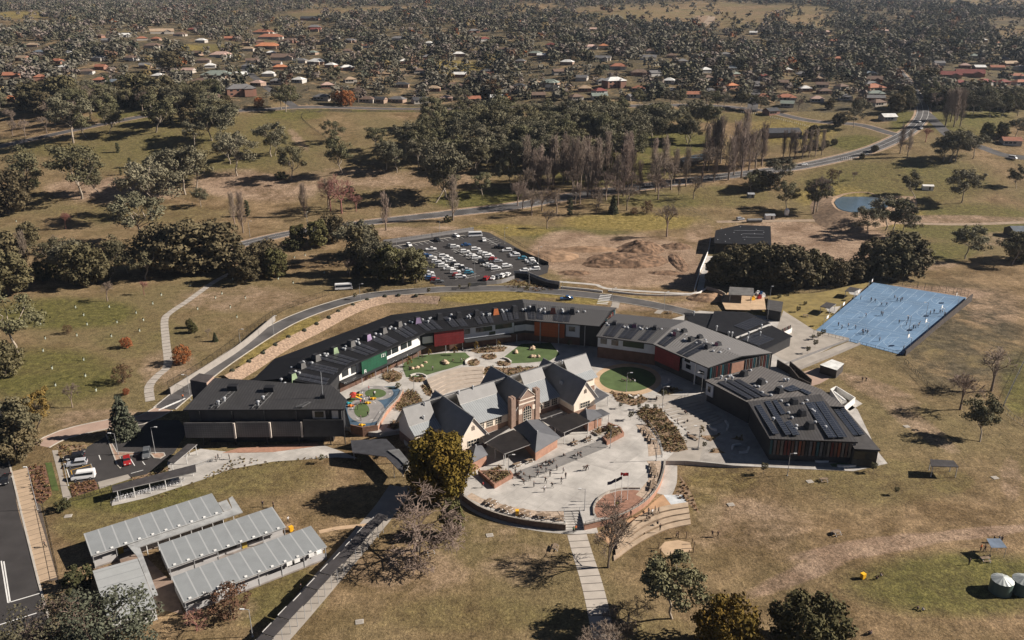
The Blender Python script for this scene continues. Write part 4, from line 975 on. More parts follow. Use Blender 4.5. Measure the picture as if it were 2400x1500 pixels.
def canopy(name, label, px, z, posts, m=None, cat='canopy', th=.22, group=None, zb=ZT, edge=True):
    E_ = [P(u, v, z) for u, v in px]; c = poly_center(E_); o = empty(name, (c.x, c.y, zb)); tag(o, label, cat, group)
    q = [(p.x - c.x, p.y - c.y) for p in E_]
    mb = MB(); mb.prism(q, z - zb - th, z - zb, 0, 1); mb.build('roof', [m or mat('canopy_black', (.021, .018, .017), .55, var=.25, spec=.25), mat('canopy_edge', (.26, .25, .24), .5)], o)
    for i, t in posts:
        a, b = q[i], q[(i + 1) % len(q)]; x, y = a[0] + (b[0] - a[0]) * t, a[1] + (b[1] - a[1]) * t; x *= .94; y *= .94
        mb = MB(); mb.tube((x, y, -.05), (x, y, z - zb - th), .1); mb.build('post', mat('post_pale', (.55, .54, .52), .5), o)
    return o
canopy('canopy', 'black flat roofed canopy on pale posts between the golden tree side gable and the pavilion', [r4(1112, 962), r4(1402, 855), r4(1200, 738), r4(925, 845)], 4.7, [(0, .02), (0, .95), (3, .5), (3, .95), (1, .9)])
canopy('canopy', 'black flat roofed canopy on pale posts under the gable facing the turf circle', [r4(1662, 765), r4(1913, 660), r4(1772, 578), r4(1452, 645)], 4.7, [(0, .02), (0, .95), (1, .9), (3, .6)])
canopy('link_roof', 'narrow dark link roof along the hall windows behind the golden tree side canopy', [r4(930, 862), r4(1165, 722), r4(1140, 700), r4(905, 800)], 4.9, [(0, .5)])
canopy('link_roof', 'narrow dark link roof along the hall windows behind the plaza seats canopy', [r4(1450, 640), r4(1650, 572), r4(1640, 550), r4(1440, 600)], 4.9, [(0, .5)])
canopy('verandah', 'grey verandah roof on posts at the turf circle end of the old hall', [r4(1950, 500), r4(2085, 420), r4(1965, 350), r4(1935, 400)], 4.4, [(0, .1), (0, .95)], mat('verandah_grey', (.10, .10, .105), .5))
canopy('verandah', 'grey verandah roof joined to the plaza corner pavilion', [r4(1960, 640), r4(2092, 590), r4(2010, 545), r4(1940, 560)], 4.3, [(0, .95), (0, .1), (1, .8)], mat('verandah_grey', (.10, .10, .105)))
# dark covered link west of the hall
canopy('link_roof', 'wide dark roof over the shaded link between the block in shade and the old hall', [(822, 1032), (905, 1028), (962, 1085), (945, 1112), (905, 1070), (826, 1060)], 3.6, [(0, .1), (1, .5), (3, .5), (5, .5)], mat('link_charcoal', (.05, .05, .055), .6), zb=0)
canopy('link_roof', 'pale end of the covered link beside the big golden tree', [(908, 1055), (935, 1052), (958, 1080), (952, 1094), (935, 1075)], 3.9, [(0, .5), (2, .5), (3, .5)], mat('link_grey', (.14, .14, .14), .6), zb=0)
# brick planters on the plaza
def planter(label, px, h, m=BRICK, soil=True, bushes=6, seed=1):
    E_ = Ps(px, ZT); c = poly_center(E_); o = empty('planter', (c.x, c.y, ZT)); tag(o, label, 'planter')
    q = [(p.x - c.x, p.y - c.y) for p in E_]; mb = MB(); k_ = .86; n = len(q)
    for k in range(n):
        a, b = q[k], q[(k + 1) % n]; mb.prism([a, b, (b[0] * k_, b[1] * k_), (a[0] * k_, a[1] * k_)], -.05, h)
    mb.build('brick_rim', m, o)
    mb = MB(); mb.prism([(x * .855, y * .855) for x, y in q], -.04, h - .18); mb.build('soil', MULCH, o)
    return E_, h + ZT - .2
PL = []
PL.append(planter('red brick planter with dark shrubs at the golden tree end of the plaza steps', [r4(1022, 1285), r4(1195, 1185), r4(1170, 1150), r4(870, 1150)], 1.1))
PL.append(planter('red brick planter with shrubs at the turf circle end of the plaza steps', [r4(2060, 885), r4(2220, 800), r4(2185, 745), r4(2070, 700), r4(2060, 740), r4(2110, 790), r4(2020, 835)], 1.1))
PL.append(planter('low timber edged bed with a white rail beside the golden tree side planter', [r4(935, 1150), r4(960, 1170), r4(1110, 1110), r4(1075, 1075)], .5, CONC2))
PL.append(planter('low timber edged bed with a white rail beside the turf circle side planter', [r4(1930, 770), r4(1975, 800), r4(2080, 765), r4(2010, 720)], .5, CONC2))
# tiered seating strip
sp = empty('seating_steps', P(1320, 1080, ZT)); tag(sp, 'long grey stepped seating strip across the plaza between the two brick planters', 'steps')
for k in range(3):
    a, b = r4(1215 + 30 * k, 1150 + 22 * k), r4(2000 + 25 * k, 855 + 14 * k); a2, b2 = r4(1245 + 30 * k, 1172 + 22 * k), r4(2025 + 25 * k, 869 + 14 * k)
    q = [P(*p, ZT) for p in (a, b, b2, a2)]; mb = MB(); mb.prism([(p.x, p.y) for p in q], ZT - .01, ZT + .62 - .2 * k)
    mb.build('step', mat('step_grey', (.205, .195, .185), .85, var=.1), sp).location = -sp.location
# flagpoles with flags
fl = [('dark blue flag drooping', (.05, .05, .10), 1440, 1186, 1382), ('dark indigo flag drooping', (.03, .03, .05), 1455, 1179, 1440), ('red and white flag lifted', (.50, .05, .05), 1470, 1171, 1497)]
for k, (lb, colr, u, v, _) in enumerate(fl):
    b = P(u, v, ZT); o = empty('flagpole', b); tag(o, '%s on a white pole in the brick disc, %s' % (lb, ('stairs side pole', 'middle pole', 'outer wall pole')[k]), 'flagpole', 'flagpoles on the brick disc')
    mb = MB(); mb.tube((0, 0, 0), (0, 0, 7.2), .07, .045, 8); mb.lathe((0, 0, 7.2), [(.09, 0), (.09, .08), (.02, .14)], 8); mb.build('pole', WHITE, o)
    mb = MB(); pr = None
    for j in range(7):
        x = -j * .3; y = .12 * math.sin(j * 1.3); z0 = 7.0 - j * (.13 if k < 2 else -.02)
        if pr: mb.face([pr[0], pr[1], (x, y, z0 - .85), (x, y, z0)])
        pr = ((x, y, z0), (x, y, z0 - .85))
    mb.build('flag', mat('flag%d' % k, colr, .8, var=.4, scale=1.5), o)
# ------------------------------------------------------------------ portable classrooms
r6 = lambda x, y: (150 + x / 3.4286, 1130 + y / 3.4286)
PRT = stripes('portable_roof_steel', (.245, .258, .262), (.36, .37, .37), 2.62, 'X', .10, .5, var=.05, spec=.3)
PWALL = mat('portable_wall', (.40, .39, .385), .75, var=.06)
def portable(label, px, z, verandah=True, wins=(), low=None, door=True):
    """px: eave corners front-west, front-east, back-east, back-west"""
    E_ = [P(u, v, z) for u, v in px]; c = poly_center(E_); d = (E_[1] - E_[0]); d.z = 0; L_ = d.length; d.normalize()
    wdt = ((E_[3] - E_[0]).length + (E_[2] - E_[1]).length) / 2; L_ = (L_ + (E_[2] - E_[3]).length) / 2
    o = empty('portable_classroom', (c.x, c.y, 0), math.atan2(d.y, d.x)); tag(o, label, 'building', 'portable classrooms')
    a, b = L_ / 2, wdt / 2; mb = MB(); zt = z + .45
    roof_quad(mb, Vector((-a, -b, z)), Vector((a, -b, z)), Vector((a, b, zt)), Vector((-a, b, zt)), .14)
    mb.build('roof', [PRT, mat('fascia_grey', (.45, .45, .44), .6)], o)
    fy = -b + 1.9
    mb = MB(); mb.box((0, (fy + b - .15) / 2, (z - .1 + .25) / 2 + .1), (L_ - .5, b - .15 - fy, z - .35)); mb.build('wall', PWALL, o)
    mb = MB(); mb.box((0, (-b + .2 + b - .3) / 2, .2), (L_ - .6, wdt - .5, .34)); mb.build('floor_deck', mat('deck_grey', (.25, .22, .2), .8), o)
    nb = max(3, int(L_ / 4.3))
    for k in range(nb):
        x = -a + .3 + (L_ - .6) * (k + .5) / nb; mode = wins[k] if k < len(wins) else 's'
        if mode in 'so':
            mb = MB(); mb.box((x, -b + .3, .95), ((L_ - .6) / nb - .12, .08, 1.25)); mb.build('balustrade_panel', PWALL, o)
            mb = MB(); mb.box((x, -b + .3, z - .40), ((L_ - .6) / nb - .12, .08, .5)); mb.build('fascia_panel', PWALL, o)
        if mode in 'wy':
            mb = MB(); mb.box((x, fy - .06, 1.75), ((L_ - .6) / nb - .9, .1, 1.3)); mb.build('window', GLASS, o)
        if mode in 'y':
            mb = MB(); mb.box((x - 1.2, fy - .1, 1.4), (1.0, .12, 2.1)); mb.build('door', mat('door_yellow', (.42, .30, .06), .7), o)
        if mode == 'o':
            for sx in (-.8, .8): mb = MB(); mb.box((x + sx, -b + .1, z - .55), (1.1, .5, .75)); mb.build('air_conditioner', WHITE, o)
    for k in range(nb + 1):
        x = -a + .3 + (L_ - .6) * k / nb; mb = MB(); mb.box((x, -b + .22, z / 2), (.12, .12, z - .12)); mb.build('post', mat('post_grey2', (.33, .33, .33), .6), o)
    for k in range(int(L_ / 2.62)):
        if k % 2 == 0 or True:
            mb = MB(); mb.box((-a + 1.3 + k * 2.62, -b + .35, z + .12), (.5, .35, .16)); 
            mb.build('roof_fitting', WHITE, o)
    return o, c, L_, wdt
p1 = portable('rearmost long grey portable classroom with a lower covered way along its front', [r6(218, 592), r6(1282, 240), r6(1190, 103), r6(160, 428)], 3.3, wins='sy')
p2 = portable('middle long grey portable classroom, doors and windows open on the front verandah', [r6(838, 690), r6(1778, 362), r6(1680, 208), r6(755, 520)], 3.2, wins='sswysywww')
p3 = portable('long grey portable classroom closest to the covered walkway, air conditioners along the front', [r6(958, 965), r6(2112, 518), r6(1985, 362), r6(865, 780)], 3.2, wins='sossoossss')
canopy('covered_way', 'low grey flat covered way along the front of the rearmost portable classroom', [r6(600, 522), r6(1437, 240), r6(1352, 112), r6(1322, 132), r6(1352, 208), r6(1284, 236), r6(512, 500)], 2.9, [(0, k / 9 + .03) for k in range(9)], mat('covered_way_grey', (.33, .335, .33), .6), zb=0)
canopy('covered_way', 'short stepped grey roof at the garden end of the rearmost portable', [r6(1284, 234), r6(1348, 210), r6(1308, 140), r6(1237, 165)], 3.1, [], mat('covered_way_grey', (.33, .335, .33)), zb=0)
# L shaped wing
E_ = [P(u, v, 3.1) for u, v in (r6(680, 1135), r6(745, 1000), r6(590, 610), r6(232, 712), r6(330, 920), r6(420, 1130))]
o = empty('portable_classroom', tuple(poly_center(E_).to_2d()) + (0,)); c = poly_center(E_); tag(o, 'broad pale grey roofed portable building joining the others, half hidden by the big cedar', 'building', 'portable classrooms')
q = [P(*r6(x, y), 3.1) - Vector((c.x, c.y, 0)) for x, y in ((690, 1150), (748, 1005), (590, 612), (230, 712))]
LROOF = stripes('portable_roof_pale', (.36, .37, .365), (.27, .28, .28), 2.7, 'Y', .08, .5, var=.05)
d0 = (q[2] - q[1]); pr_ = Vector((q[3].x - q[2].x, q[3].y - q[2].y, 0))
far = [q[2] + pr_ * .0, q[2] + pr_]; near = [q[1], q[1] + pr_]
mb = MB(); roof_quad(mb, near[1], near[0], far[0], far[1], .14); mb.build('roof', [LROOF, mat('fascia_grey', (.45, .45, .44))], o)
mb = MB(); mb.prism([((p.x) * .94, (p.y) * .94) for p in (near[1], near[0], far[0], far[1])], .1, 2.9); mb.build('wall', mat('portable_wall_pale', (.62, .62, .6), .7), o)
q = [P(*r6(x, y), 2.9) - Vector((c.x, c.y, 0)) for x, y in ((755, 905), (610, 525), (505, 500), (590, 600), (715, 915))]
mb = MB(); mb.prism([(p.x, p.y) for p in q], 2.75, 2.9); mb.build('verandah_roof', mat('covered_way_grey', (.33, .335, .33)), o)
sheet('pavement', Ps([r6(218, 700), r6(330, 690), r6(600, 540), r6(830, 770), r6(960, 790), r6(870, 800), r6(960, 1060), r6(745, 1020), r6(600, 620)], .0), .02, mat('courtyard_dirt', (.25, .18, .14), .9, var=.2))
# ------------------------------------------------------------------ covered walkway and its path
def Gline(pp, z=0): return [P(u, v, z) for u, v in pp]
ln = catmull(Gline([(600, 1535), (700, 1425), (800, 1310), (870, 1228), (905, 1185), (935, 1140)]), 2)
strip('path', ln, -2.4, 3.4, .02, CONC2)['kind'] = 'structure'
cw = empty('covered_walkway', P(760, 1350, 0)); tag(cw, 'long stepped flat roofed covered walkway running diagonally down the lawn', 'covered walkway')
wa, wb = P(590, 1530, 3.0), P(898, 1205, 3.0); d = (wb - wa); NSEG = 10
n_ = Vector((d.y, -d.x, 0)).normalized()
ROOFW = mat('walkway_roof', (.055, .050, .050), .6, var=.12)
for k in range(NSEG):
    a = wa.lerp(wb, k / NSEG); b = wa.lerp(wb, (k + .985) / NSEG); z = 2.9 + .16 * (k % 3)
    mb = MB(); q = [a - n_ * 1.25, b - n_ * 1.25, b + n_ * 1.25, a + n_ * 1.25]; mb.prism([(p.x, p.y) for p in q], z, z + .12); mb.build('roof_panel', ROOFW, cw).location = -cw.location
    mb = MB(); mb.bar(a.lerp(b, .04) - n_ * 1.32 + Vector((0, 0, z + .08 - a.z)), a.lerp(b, .62) - n_ * 1.32 + Vector((0, 0, z + .08 - a.z)), .16, .16); mb.build('gutter', mat('gutter_pale', (.55, .53, .5), .5), cw).location = -cw.location
    for t in (.02, .5):
        q = a.lerp(b, t); mb = MB(); 
        mb.tube((q.x + n_.x * 1.15, q.y + n_.y * 1.15, 0), (q.x + n_.x * 1.15, q.y + n_.y * 1.15, z), .06); mb.bar((q.x - n_.x * 1.2, q.y - n_.y * 1.2, z - .08), (q.x + n_.x * 1.2, q.y + n_.y * 1.2, z - .08), .08, .12)
        mb.tube((q.x - n_.x * 1.15, q.y - n_.y * 1.15, 0), (q.x - n_.x * 1.15, q.y - n_.y * 1.15, z), .06)
        mb.build('post', GALV, cw).location = -cw.location
# paths
def path(pp, wd, m=CONC, dz=.025, joints=0, drape=True, name='path', step=2.0):
    ln = catmull([T(u, v) for u, v in pp], step); o = strip(name, ln, -wd / 2, wd / 2, dz, m); o['kind'] = 'structure'; return ln
JOINT = stripes('path_with_joints', (.42, .375, .325), (.10, .085, .075), 2.3, 'Y', .09, .85, var=.08)
JOINTT = stripes('tan_path_with_joints', (.42, .31, .21), (.10, .08, .065), 2.0, 'Y', .06, .85, var=.08)
path([(1352, 1252), (1366, 1300), (1385, 1360), (1400, 1420), (1412, 1480), (1420, 1530)], 4.2, JOINT)
path([(1078, 1169), (1125, 1200), (1180, 1220), (1243, 1234), (1325, 1244), (1400, 1242)], 2.4, CONC)
path([(1570, 1090), (1568, 1130), (1555, 1160)], 3.6, CONC)
path([(540, 640), (500, 662), (440, 705), (400, 732), (386, 750), (389, 800), (393, 855), (370, 880), (350, 905), (352, 940)], 2.6, stripes('stepped_path', (.38, .34, .295), (.10, .09, .08), 3.1, 'Y', .10, .85))
path([(1085, 1162), (950, 1145), (905, 1160)], 2.0, CONC2)
path([(748, 1247), (790, 1238), (870, 1230)], 1.3, TANP)
path([(1310, 660), (1400, 668), (1420, 676), (1560, 686), (1625, 688), (1640, 680)], 2.0, CONC)
path([(1640, 682), (1650, 640), (1665, 600)], 2.6, CONC)
path([(1445, 705), (1440, 722)], 3, CONC2); path([(1555, 722), (1540, 735)], 2.5, CONC2)
ol = catmull(Ps([(1400, 1250), (1440, 1262), (1490, 1230), (1545, 1185), (1580, 1165), (1610, 1175)], 0), 2)
sheet('pavement', Ps([(1395, 1252), (1440, 1232), (1500, 1205), (1545, 1165), (1560, 1155), (1605, 1165), (1600, 1180), (1545, 1195), (1500, 1215), (1440, 1290), (1420, 1270)], 0), .024, mat('orange_gravel', (.42, .26, .15), .9, var=.12, scale=.6))
sheet('pavement', Ps([(1555, 1160), (1600, 1160), (1612, 1183), (1575, 1186)], 0), .03, mat('pale_blue_slab', (.50, .52, .53), .8))
# curved outdoor seating terraces right of the stairs
ot = empty('seating_terraces', P(1540, 1235, 0)); tag(ot, 'curved timber edged seating terraces on the lawn below the brick wall', 'steps')
for k in range(4):
    A_ = [(1450 - 4 * k, 1268 + 12 * k), (1490 + 3 * k, 1222 + 13 * k), (1545 + 6 * k, 1195 + 12 * k), (1612 + 2 * k, 1183 + 12 * k)]
    B_ = [(u + 1, v + 11) for u, v in A_]
    q = catmull(Ps(A_, 0), 2) + catmull(Ps(B_, 0), 2)[::-1]; mb = MB(); mb.prism([(p.x, p.y) for p in q], -.05, .75 - .17 * k, 0, 1)
    mb.build('tier', [mat('terrace_fill', (.40, .305, .215), .9, var=.15), mat('sleeper_edge', (.27, .195, .135), .9)], ot).location = -ot.location
sheet('sandpit', Ps([(1545, 1285), (1558, 1270), (1590, 1266), (1618, 1272), (1622, 1290), (1590, 1300), (1560, 1302)], 0), .03, TANP)
ps = empty('post_circle', P(1590, 1285, 0)); tag(ps, 'ring of short timber posts standing round the sand circle', 'posts')
pts = catmull(Ps([(1544, 1285), (1548, 1300), (1570, 1308), (1600, 1306), (1625, 1295), (1622, 1275), (1608, 1262), (1590, 1260)], 0), 1.1)
for p in pts: mb = MB(); mb.tube((p.x, p.y, 0), (p.x, p.y, 1.3 + .4 * random.random()), .09); mb.build('timber_post', mat('dark_timber', (.10, .065, .045), .9), ps).location = -ps.location
# ------------------------------------------------------------------ street and small car park (south west)
def sheetG(name, px, m, dz, z=0): return sheet(name, Ps(px, z), z + dz, m)
sheetG('street', [(-90, 850), (-8, 850), (0, 940), (12, 1030), (20, 1060), (32, 1130), (55, 1230), (90, 1365), (120, 1470), (150, 1600), (-300, 1600), (-260, 1100)], ASPH, .03)
kl = Gline([(10, 1040), (28, 1110), (52, 1210), (90, 1362), (112, 1440), (140, 1540)])
o = strip('kerb', kl, -.2, .2, .14, KERB, thick=.2); o['kind'] = 'structure'
sheetG('footpath', [(45, 1100), (61, 1100), (66, 1160), (95, 1185), (112, 1260), (136, 1360), (95, 1363), (70, 1270), (52, 1190)], JOINTT, .05)
ln = catmull(Gline([(48, 1100), (62, 1180), (85, 1260), (112, 1360)]), 2)
strip('footpath', ln, -1.6, 1.8, .054, JOINTT)['kind'] = 'structure'
for a in ([(3, 1315), (19, 1413)], [(19, 1413), (100, 1389)], [(-5, 1466), (86, 1437)], [(-5, 1494), (60, 1474)], [(9, 1316), (24, 1412)]):
    strip('road_line', Gline(a), -.12, .12, .045, PAINT)['kind'] = 'structure'
# car park surface, islands, markings
sheetG('car_park', [(149, 1072), (200, 1050), (290, 1000), (330, 985), (420, 985), (440, 1010), (408, 1062), (390, 1075), (344, 1112), (235, 1133), (190, 1150), (163, 1118)], ASPH, .045)
sheetG('pavement', [(229, 1130), (300, 1112), (308, 1122), (234, 1146)], CONC2, .055)
sheetG('pavement', [(392, 1084), (470, 1052), (560, 1062), (640, 1060), (760, 1044), (800, 1058), (840, 1075), (790, 1072), (640, 1082), (540, 1100), (470, 1126), (340, 1168), (262, 1186), (258, 1176), (400, 1130)], CONC, .035)
sheetG('brick_apron', [(520, 1062), (640, 1060), (757, 1044), (740, 1038), (560, 1050)], SALMON, .045)
sheetG('footpath', [(122, 1056), (136, 1055), (150, 1120), (168, 1165), (150, 1178), (138, 1120)], CONC2, .045)
sheetG('garden_bed', [(163, 1137), (222, 1124), (232, 1146), (170, 1166)], mat('rusty_groundcover', (.145, .075, .05), .95, var=.5, scale=1.3, detail=8), .06)
sheetG('garden_bed', [(66, 1095), (105, 1090), (122, 1160), (100, 1180), (80, 1178)], mat('rusty_groundcover', (.145, .075, .05)), .05)
sheetG('turf', [(106, 1085), (121, 1084), (138, 1150), (122, 1150)], mat('bright_lawn', (.070, .095, .026), .95, var=.2), .05)
def island(px):
    sheetG('traffic_island', px, mat('island_gravel', (.33, .22, .16), .95, var=.2, scale=1.2), .10)
    ln = Gline(px + px[:1]); o = strip('kerb', ln, -.15, .15, .15, KERB, thick=.2); o['kind'] = 'structure'
island([(249, 1018), (290, 1005), (300, 1020), (262, 1040), (274, 1060), (330, 1062), (322, 1066), (281, 1070), (288, 1090), (282, 1098), (275, 1090), (262, 1055)])
island([(352, 1062), (384, 1062), (387, 1068), (376, 1075), (362, 1074)])
for a in ([(307, 1110), (336, 1102)], [(232, 1067), (236, 1078)], [(148, 1072), (200, 1057)], [(148, 1072), (163, 1120)], [(306, 1076), (316, 1092)], [(334, 1082), (340, 1090)], [(213, 1088), (217, 1100)]):
    strip('road_line', Gline(a), -.09, .09, .06, PAINT)['kind'] = 'structure'
YM = mat('yellow_marking', (.55, .32, .05), .8)
for a in ([(166, 1103), (213, 1089)], [(213, 1089), (219, 1112)], [(166, 1103), (172, 1120)]): strip('road_line', Gline(a), -.09, .09, .06, YM)['kind'] = 'structure'
for k in range(6):  # zebra crossing by the gate
    a, b = (372 + k * 8, 962 - k * 3.4), (394 + k * 8, 951 - k * 3.4)
    strip('road_line', Gline([a, b]), -.3, .3, .075 + .001 * k, PAINT)['kind'] = 'structure'
for k in range(7):
    q = [(1402 + 5, 713 - 3.6 * k + 0), (1427 + 4, 714 - 3.6 * k)]
    strip('road_line', Gline([(1399 + k * 1.4, 711 - 3.7 * k), (1424 + k * 1.6, 713 - 3.7 * k)]), -.28, .28, .072, PAINT)['kind'] = 'structure'
canopy('bike_shelter', 'long dark flat roof over the bicycle racks beside the garden bed', [(264, 1152), (460, 1106), (458, 1088), (262, 1138)], 2.9, [(0, k / 5 + .02) for k in range(5)] + [(2, .02), (2, .95)], mat('shelter_roof', (.055, .05, .05), .6), zb=0)
canopy('link_roof', 'narrow dark link roof between the car park and the block in shade', [(393, 1080), (408, 1086), (462, 1041), (440, 1040)], 3.0, [(0, .5), (2, .1), (2, .9), (3, .1), (1, .5)], mat('shelter_roof', (.055, .05, .05)), zb=0)
def bike():
    mb = MB()
    for x in (-.5, .5):
        pr = None
        for t in np.linspace(0, 2 * math.pi, 11):
            p = (x + .33 * math.cos(t), 0, .34 + .33 * math.sin(t))
            if pr: mb.bar(pr, p, .05, .05)
            pr = p
    for p, q in (((-.5, 0, .34), (-.15, 0, .8)), ((-.15, 0, .8), (.4, 0, .8)), ((.4, 0, .8), (.5, 0, .34)), ((-.1, 0, .35), (.4, 0, .78)), ((-.5, 0, .34), (-.1, 0, .35)), ((.38, -.25, 1.0), (.38, .25, 1.0)), ((.4, 0, .8), (.38, 0, 1.0)), ((-.15, 0, .8), (-.18, 0, .95)), ((-.3, 0, .96), (-.05, 0, .96))): mb.bar(p, q, .06, .06)
    return mb.build('bicycle', mat('bike_paint', (.45, .45, .46), .4, rnd=.5))
bk = bike(); tag(bk, 'bicycle in the rack under the long bike shelter', 'bicycle', 'bicycles in the rack'); first = True
for k in range(20):
    p = P(272 + k * 8.2 + random.uniform(-1, 1), 1174 - k * 2.3, 0)
    o = bk if first else bk.copy()
    if not first: COL.objects.link(o)
    first = False; o.location = (p.x, p.y, .035); o.rotation_euler = (0, 0, R(70 + random.uniform(-8, 8)))
# ------------------------------------------------------------------ vehicles
def car_parts(kind):
    L_, W_, H_ = {'hatch': (4.2, 1.76, 1.5), 'sedan': (4.7, 1.8, 1.45), 'suv': (4.7, 1.86, 1.72), 'ute': (5.2, 1.86, 1.75), 'van': (5.3, 1.9, 2.25), 'bus': (7.0, 2.1, 2.7)}[kind]
    a, b = L_ / 2, W_ / 2
    prof = {'hatch': [(-a, .35), (-a, .95), (-a + .25, 1.0), (-a + .7, H_), (.35, H_), (1.05, .98), (a - .12, .82), (a, .6), (a, .3)],
            'sedan': [(-a, .35), (-a, .9), (-a + .85, .98), (-a + 1.5, H_), (.3, H_), (1.05, .95), (a - .1, .78), (a, .55), (a, .3)],
            'suv': [(-a, .4), (-a, 1.05), (-a + .3, H_ - .05), (.3, H_), (1.0, 1.1), (a - .1, .95), (a, .7), (a, .35)],
            'ute': [(-a, .45), (-a, 1.0), (-.45, 1.02), (-.3, H_), (.75, H_), (1.35, 1.1), (a - .1, .98), (a, .7), (a, .4)],
            'van': [(-a, .35), (-a, H_ - .1), (-a + .2, H_), (1.3, H_), (2.05, 1.25), (a - .05, 1.0), (a, .35)],
            'bus': [(-a, .4), (-a, H_ - .1), (-a + .15, H_), (a - .4, H_), (a - .05, 1.3), (a, .4)]}[kind]
    bm = bmesh.new(); n = len(prof)
    def ring(y, k): return [bm.verts.new((x, y * (1 - k * max(0, z - .95) * .22), z)) for x, z in prof]
    A, B = ring(-b, 1), ring(b, 1)
    bm.faces.new(A); bm.faces.new(B[::-1])
    for k in range(n): bm.faces.new([A[k], B[k], B[(k + 1) % n], A[(k + 1) % n]][::-1])
    bmesh.ops.recalc_face_normals(bm, faces=bm.faces)
    es = [e for e in bm.edges]
    bmesh.ops.bevel(bm, geom=es, offset=.07, segments=1, affect='EDGES')
    me = bpy.data.meshes.new('car_body'); bm.to_mesh(me); bm.free()
    # glass band: slightly proud strips
    mb = MB()
    zb, zt = {'hatch': (1.0, 1.40), 'sedan': (.98, 1.36), 'suv': (1.12, 1.6), 'ute': (1.12, 1.62), 'van': (1.3, 1.85), 'bus': (1.4, 2.2)}[kind]
    xs = {'hatch': (-1.55, .95, -1.35, .4), 'sedan': (-1.3, .9, -.85, .35), 'suv': (-1.95, .9, -1.9, .4), 'ute': (-.42, 1.25, -.35, .8), 'van': (-2.3, 1.9, -2.3, 1.5), 'bus': (-3.2, 3.1, -3.2, 2.9)}[kind]
    for sg in (-1, 1):
        f = lambda z: sg * (b * (1 - max(0, z - .95) * .22) + .012)
        q = [(xs[0], f(zb), zb), (xs[1], f(zb), zb), (xs[3], f(zt), zt), (xs[2], f(zt), zt)]
        mb.face(q if sg < 0 else q[::-1])
    # windscreen and rear window
    for i in range(len(prof) - 1):
        (x0, z0), (x1, z1) = prof[i], prof[i + 1]
        if abs(z1 - z0) > .25 and max(z0, z1) > 1.3 and abs(x1 - x0) > .08:
            nx, nz = (z1 - z0), -(x1 - x0); l_ = math.hypot(nx, nz); nx, nz = -nx / l_ * .02, -nz / l_ * .02
            lo, hi = .12, .9
            if z0 > z1: pa, pb = (x0 + (x1 - x0) * (1 - hi), z0 + (z1 - z0) * (1 - hi)), (x0 + (x1 - x0) * (1 - lo), z0 + (z1 - z0) * (1 - lo))
            else: pa, pb = (x0 + (x1 - x0) * lo, z0 + (z1 - z0) * lo), (x0 + (x1 - x0) * hi, z0 + (z1 - z0) * hi)
            h = lambda z: (b - .1) * (1 - max(0, z - .95) * .22)
            q = [(pa[0] + nx, -h(pa[1]), pa[1] + nz), (pa[0] + nx, h(pa[1]), pa[1] + nz), (pb[0] + nx, h(pb[1]), pb[1] + nz), (pb[0] + nx, -h(pb[1]), pb[1] + nz)]
            mb.face(q)
    go = mb.build('car_windows', GLASS); gm = go.data; bpy.data.objects.remove(go)
    return me, gm, a, b
def paint(n, c): return mat('car_paint_' + n, c, .25, .0, var=.03, spec=.6)
CP = {'white': paint('white', (.78, .78, .77)), 'silver': paint('silver', (.42, .43, .45)), 'black': paint('black', (.015, .015, .017)), 'blue': paint('blue', (.03, .09, .22)), 'teal': paint('teal', (.05, .22, .32)), 'red': paint('red', (.30, .02, .02)), 'grey': paint('grey', (.12, .125, .13)), 'maroon': paint('maroon', (.16, .02, .02)), 'gold': paint('gold', (.45, .38, .26))}
TYRE = mat('tyre', (.015, .015, .015), .9); LAMP = mat('lamp_glass', (.7, .7, .66), .15, spec=.6); TAIL = mat('tail_lamp', (.4, .02, .02), .3)
wb_ = MB(); wb_.tube((0, -.11, 0), (0, .11, 0), .33, n=12, mi=0); wb_.tube((0, -.115, 0), (0, .115, 0), .18, n=8, mi=1)
_w = wb_.build('wheel', [TYRE, GALV]); WHEEL = _w.data; bpy.data.objects.remove(_w)
lb_ = MB(); lb_.box((0, 0, 0), (.06, .32, .16)); _w = lb_.build('headlight', LAMP); HEADL = _w.data; bpy.data.objects.remove(_w)
CARP = {k: car_parts(k) for k in ('hatch', 'sedan', 'suv', 'ute', 'van', 'bus')}
def car(kind, colr, p, ang, label, group=None, cat=None, detail=True):
    me, gm, a, b = CARP[kind]
    root = empty({'van': 'van', 'bus': 'minibus', 'ute': 'utility_truck'}.get(kind, 'parked_car'), p, ang); tag(root, label, cat or {'van': 'van', 'bus': 'bus', 'ute': 'utility truck'}.get(kind, 'car'), group)
    def part(n, m_, loc, mm=None):
        o = bpy.data.objects.new(n, m_); COL.objects.link(o); o.parent = root; o.location = loc
        if mm is not None:
            if len(m_.materials) == 0: m_.materials.append(None)
            o.material_slots[0].link = 'OBJECT'; o.material_slots[0].material = mm
        return o
    part('body', me, (0, 0, 0), CP[colr]); part('glazing', gm, (0, 0, 0))
    for sx in (-1, 1):
        for sy in (-1, 1): part('wheel', WHEEL, (sx * a * .60, sy * (b - .1), .33))
    if detail:
        for sy in (-1, 1): part('headlight', HEADL, (a - .01, sy * (b - .35), .68 if kind not in ('van', 'bus') else .8)); part('tail_light', HEADL, (-a + .01, sy * (b - .3), .85), TAIL)
    return root
r5 = lambda x, y: (x / 3.75, 880 + y / 3.75)
car('van', 'white', P(*r5(738, 905), .045), R(196), 'white high roofed minibus van parked beside the rust coloured garden bed')
car('suv', 'silver', P(*r5(680, 790), .045), R(197), 'silver wagon parked beside the yellow bay marking')
car('suv', 'black', P(*r5(655, 735), .045), R(197), 'black wagon parked at the hedge end, beside the silver wagon')
car('hatch', 'red', P(*r5(1118, 765), .045), R(-62), 'dark red hatchback parked by the kerbed island and lamp post')
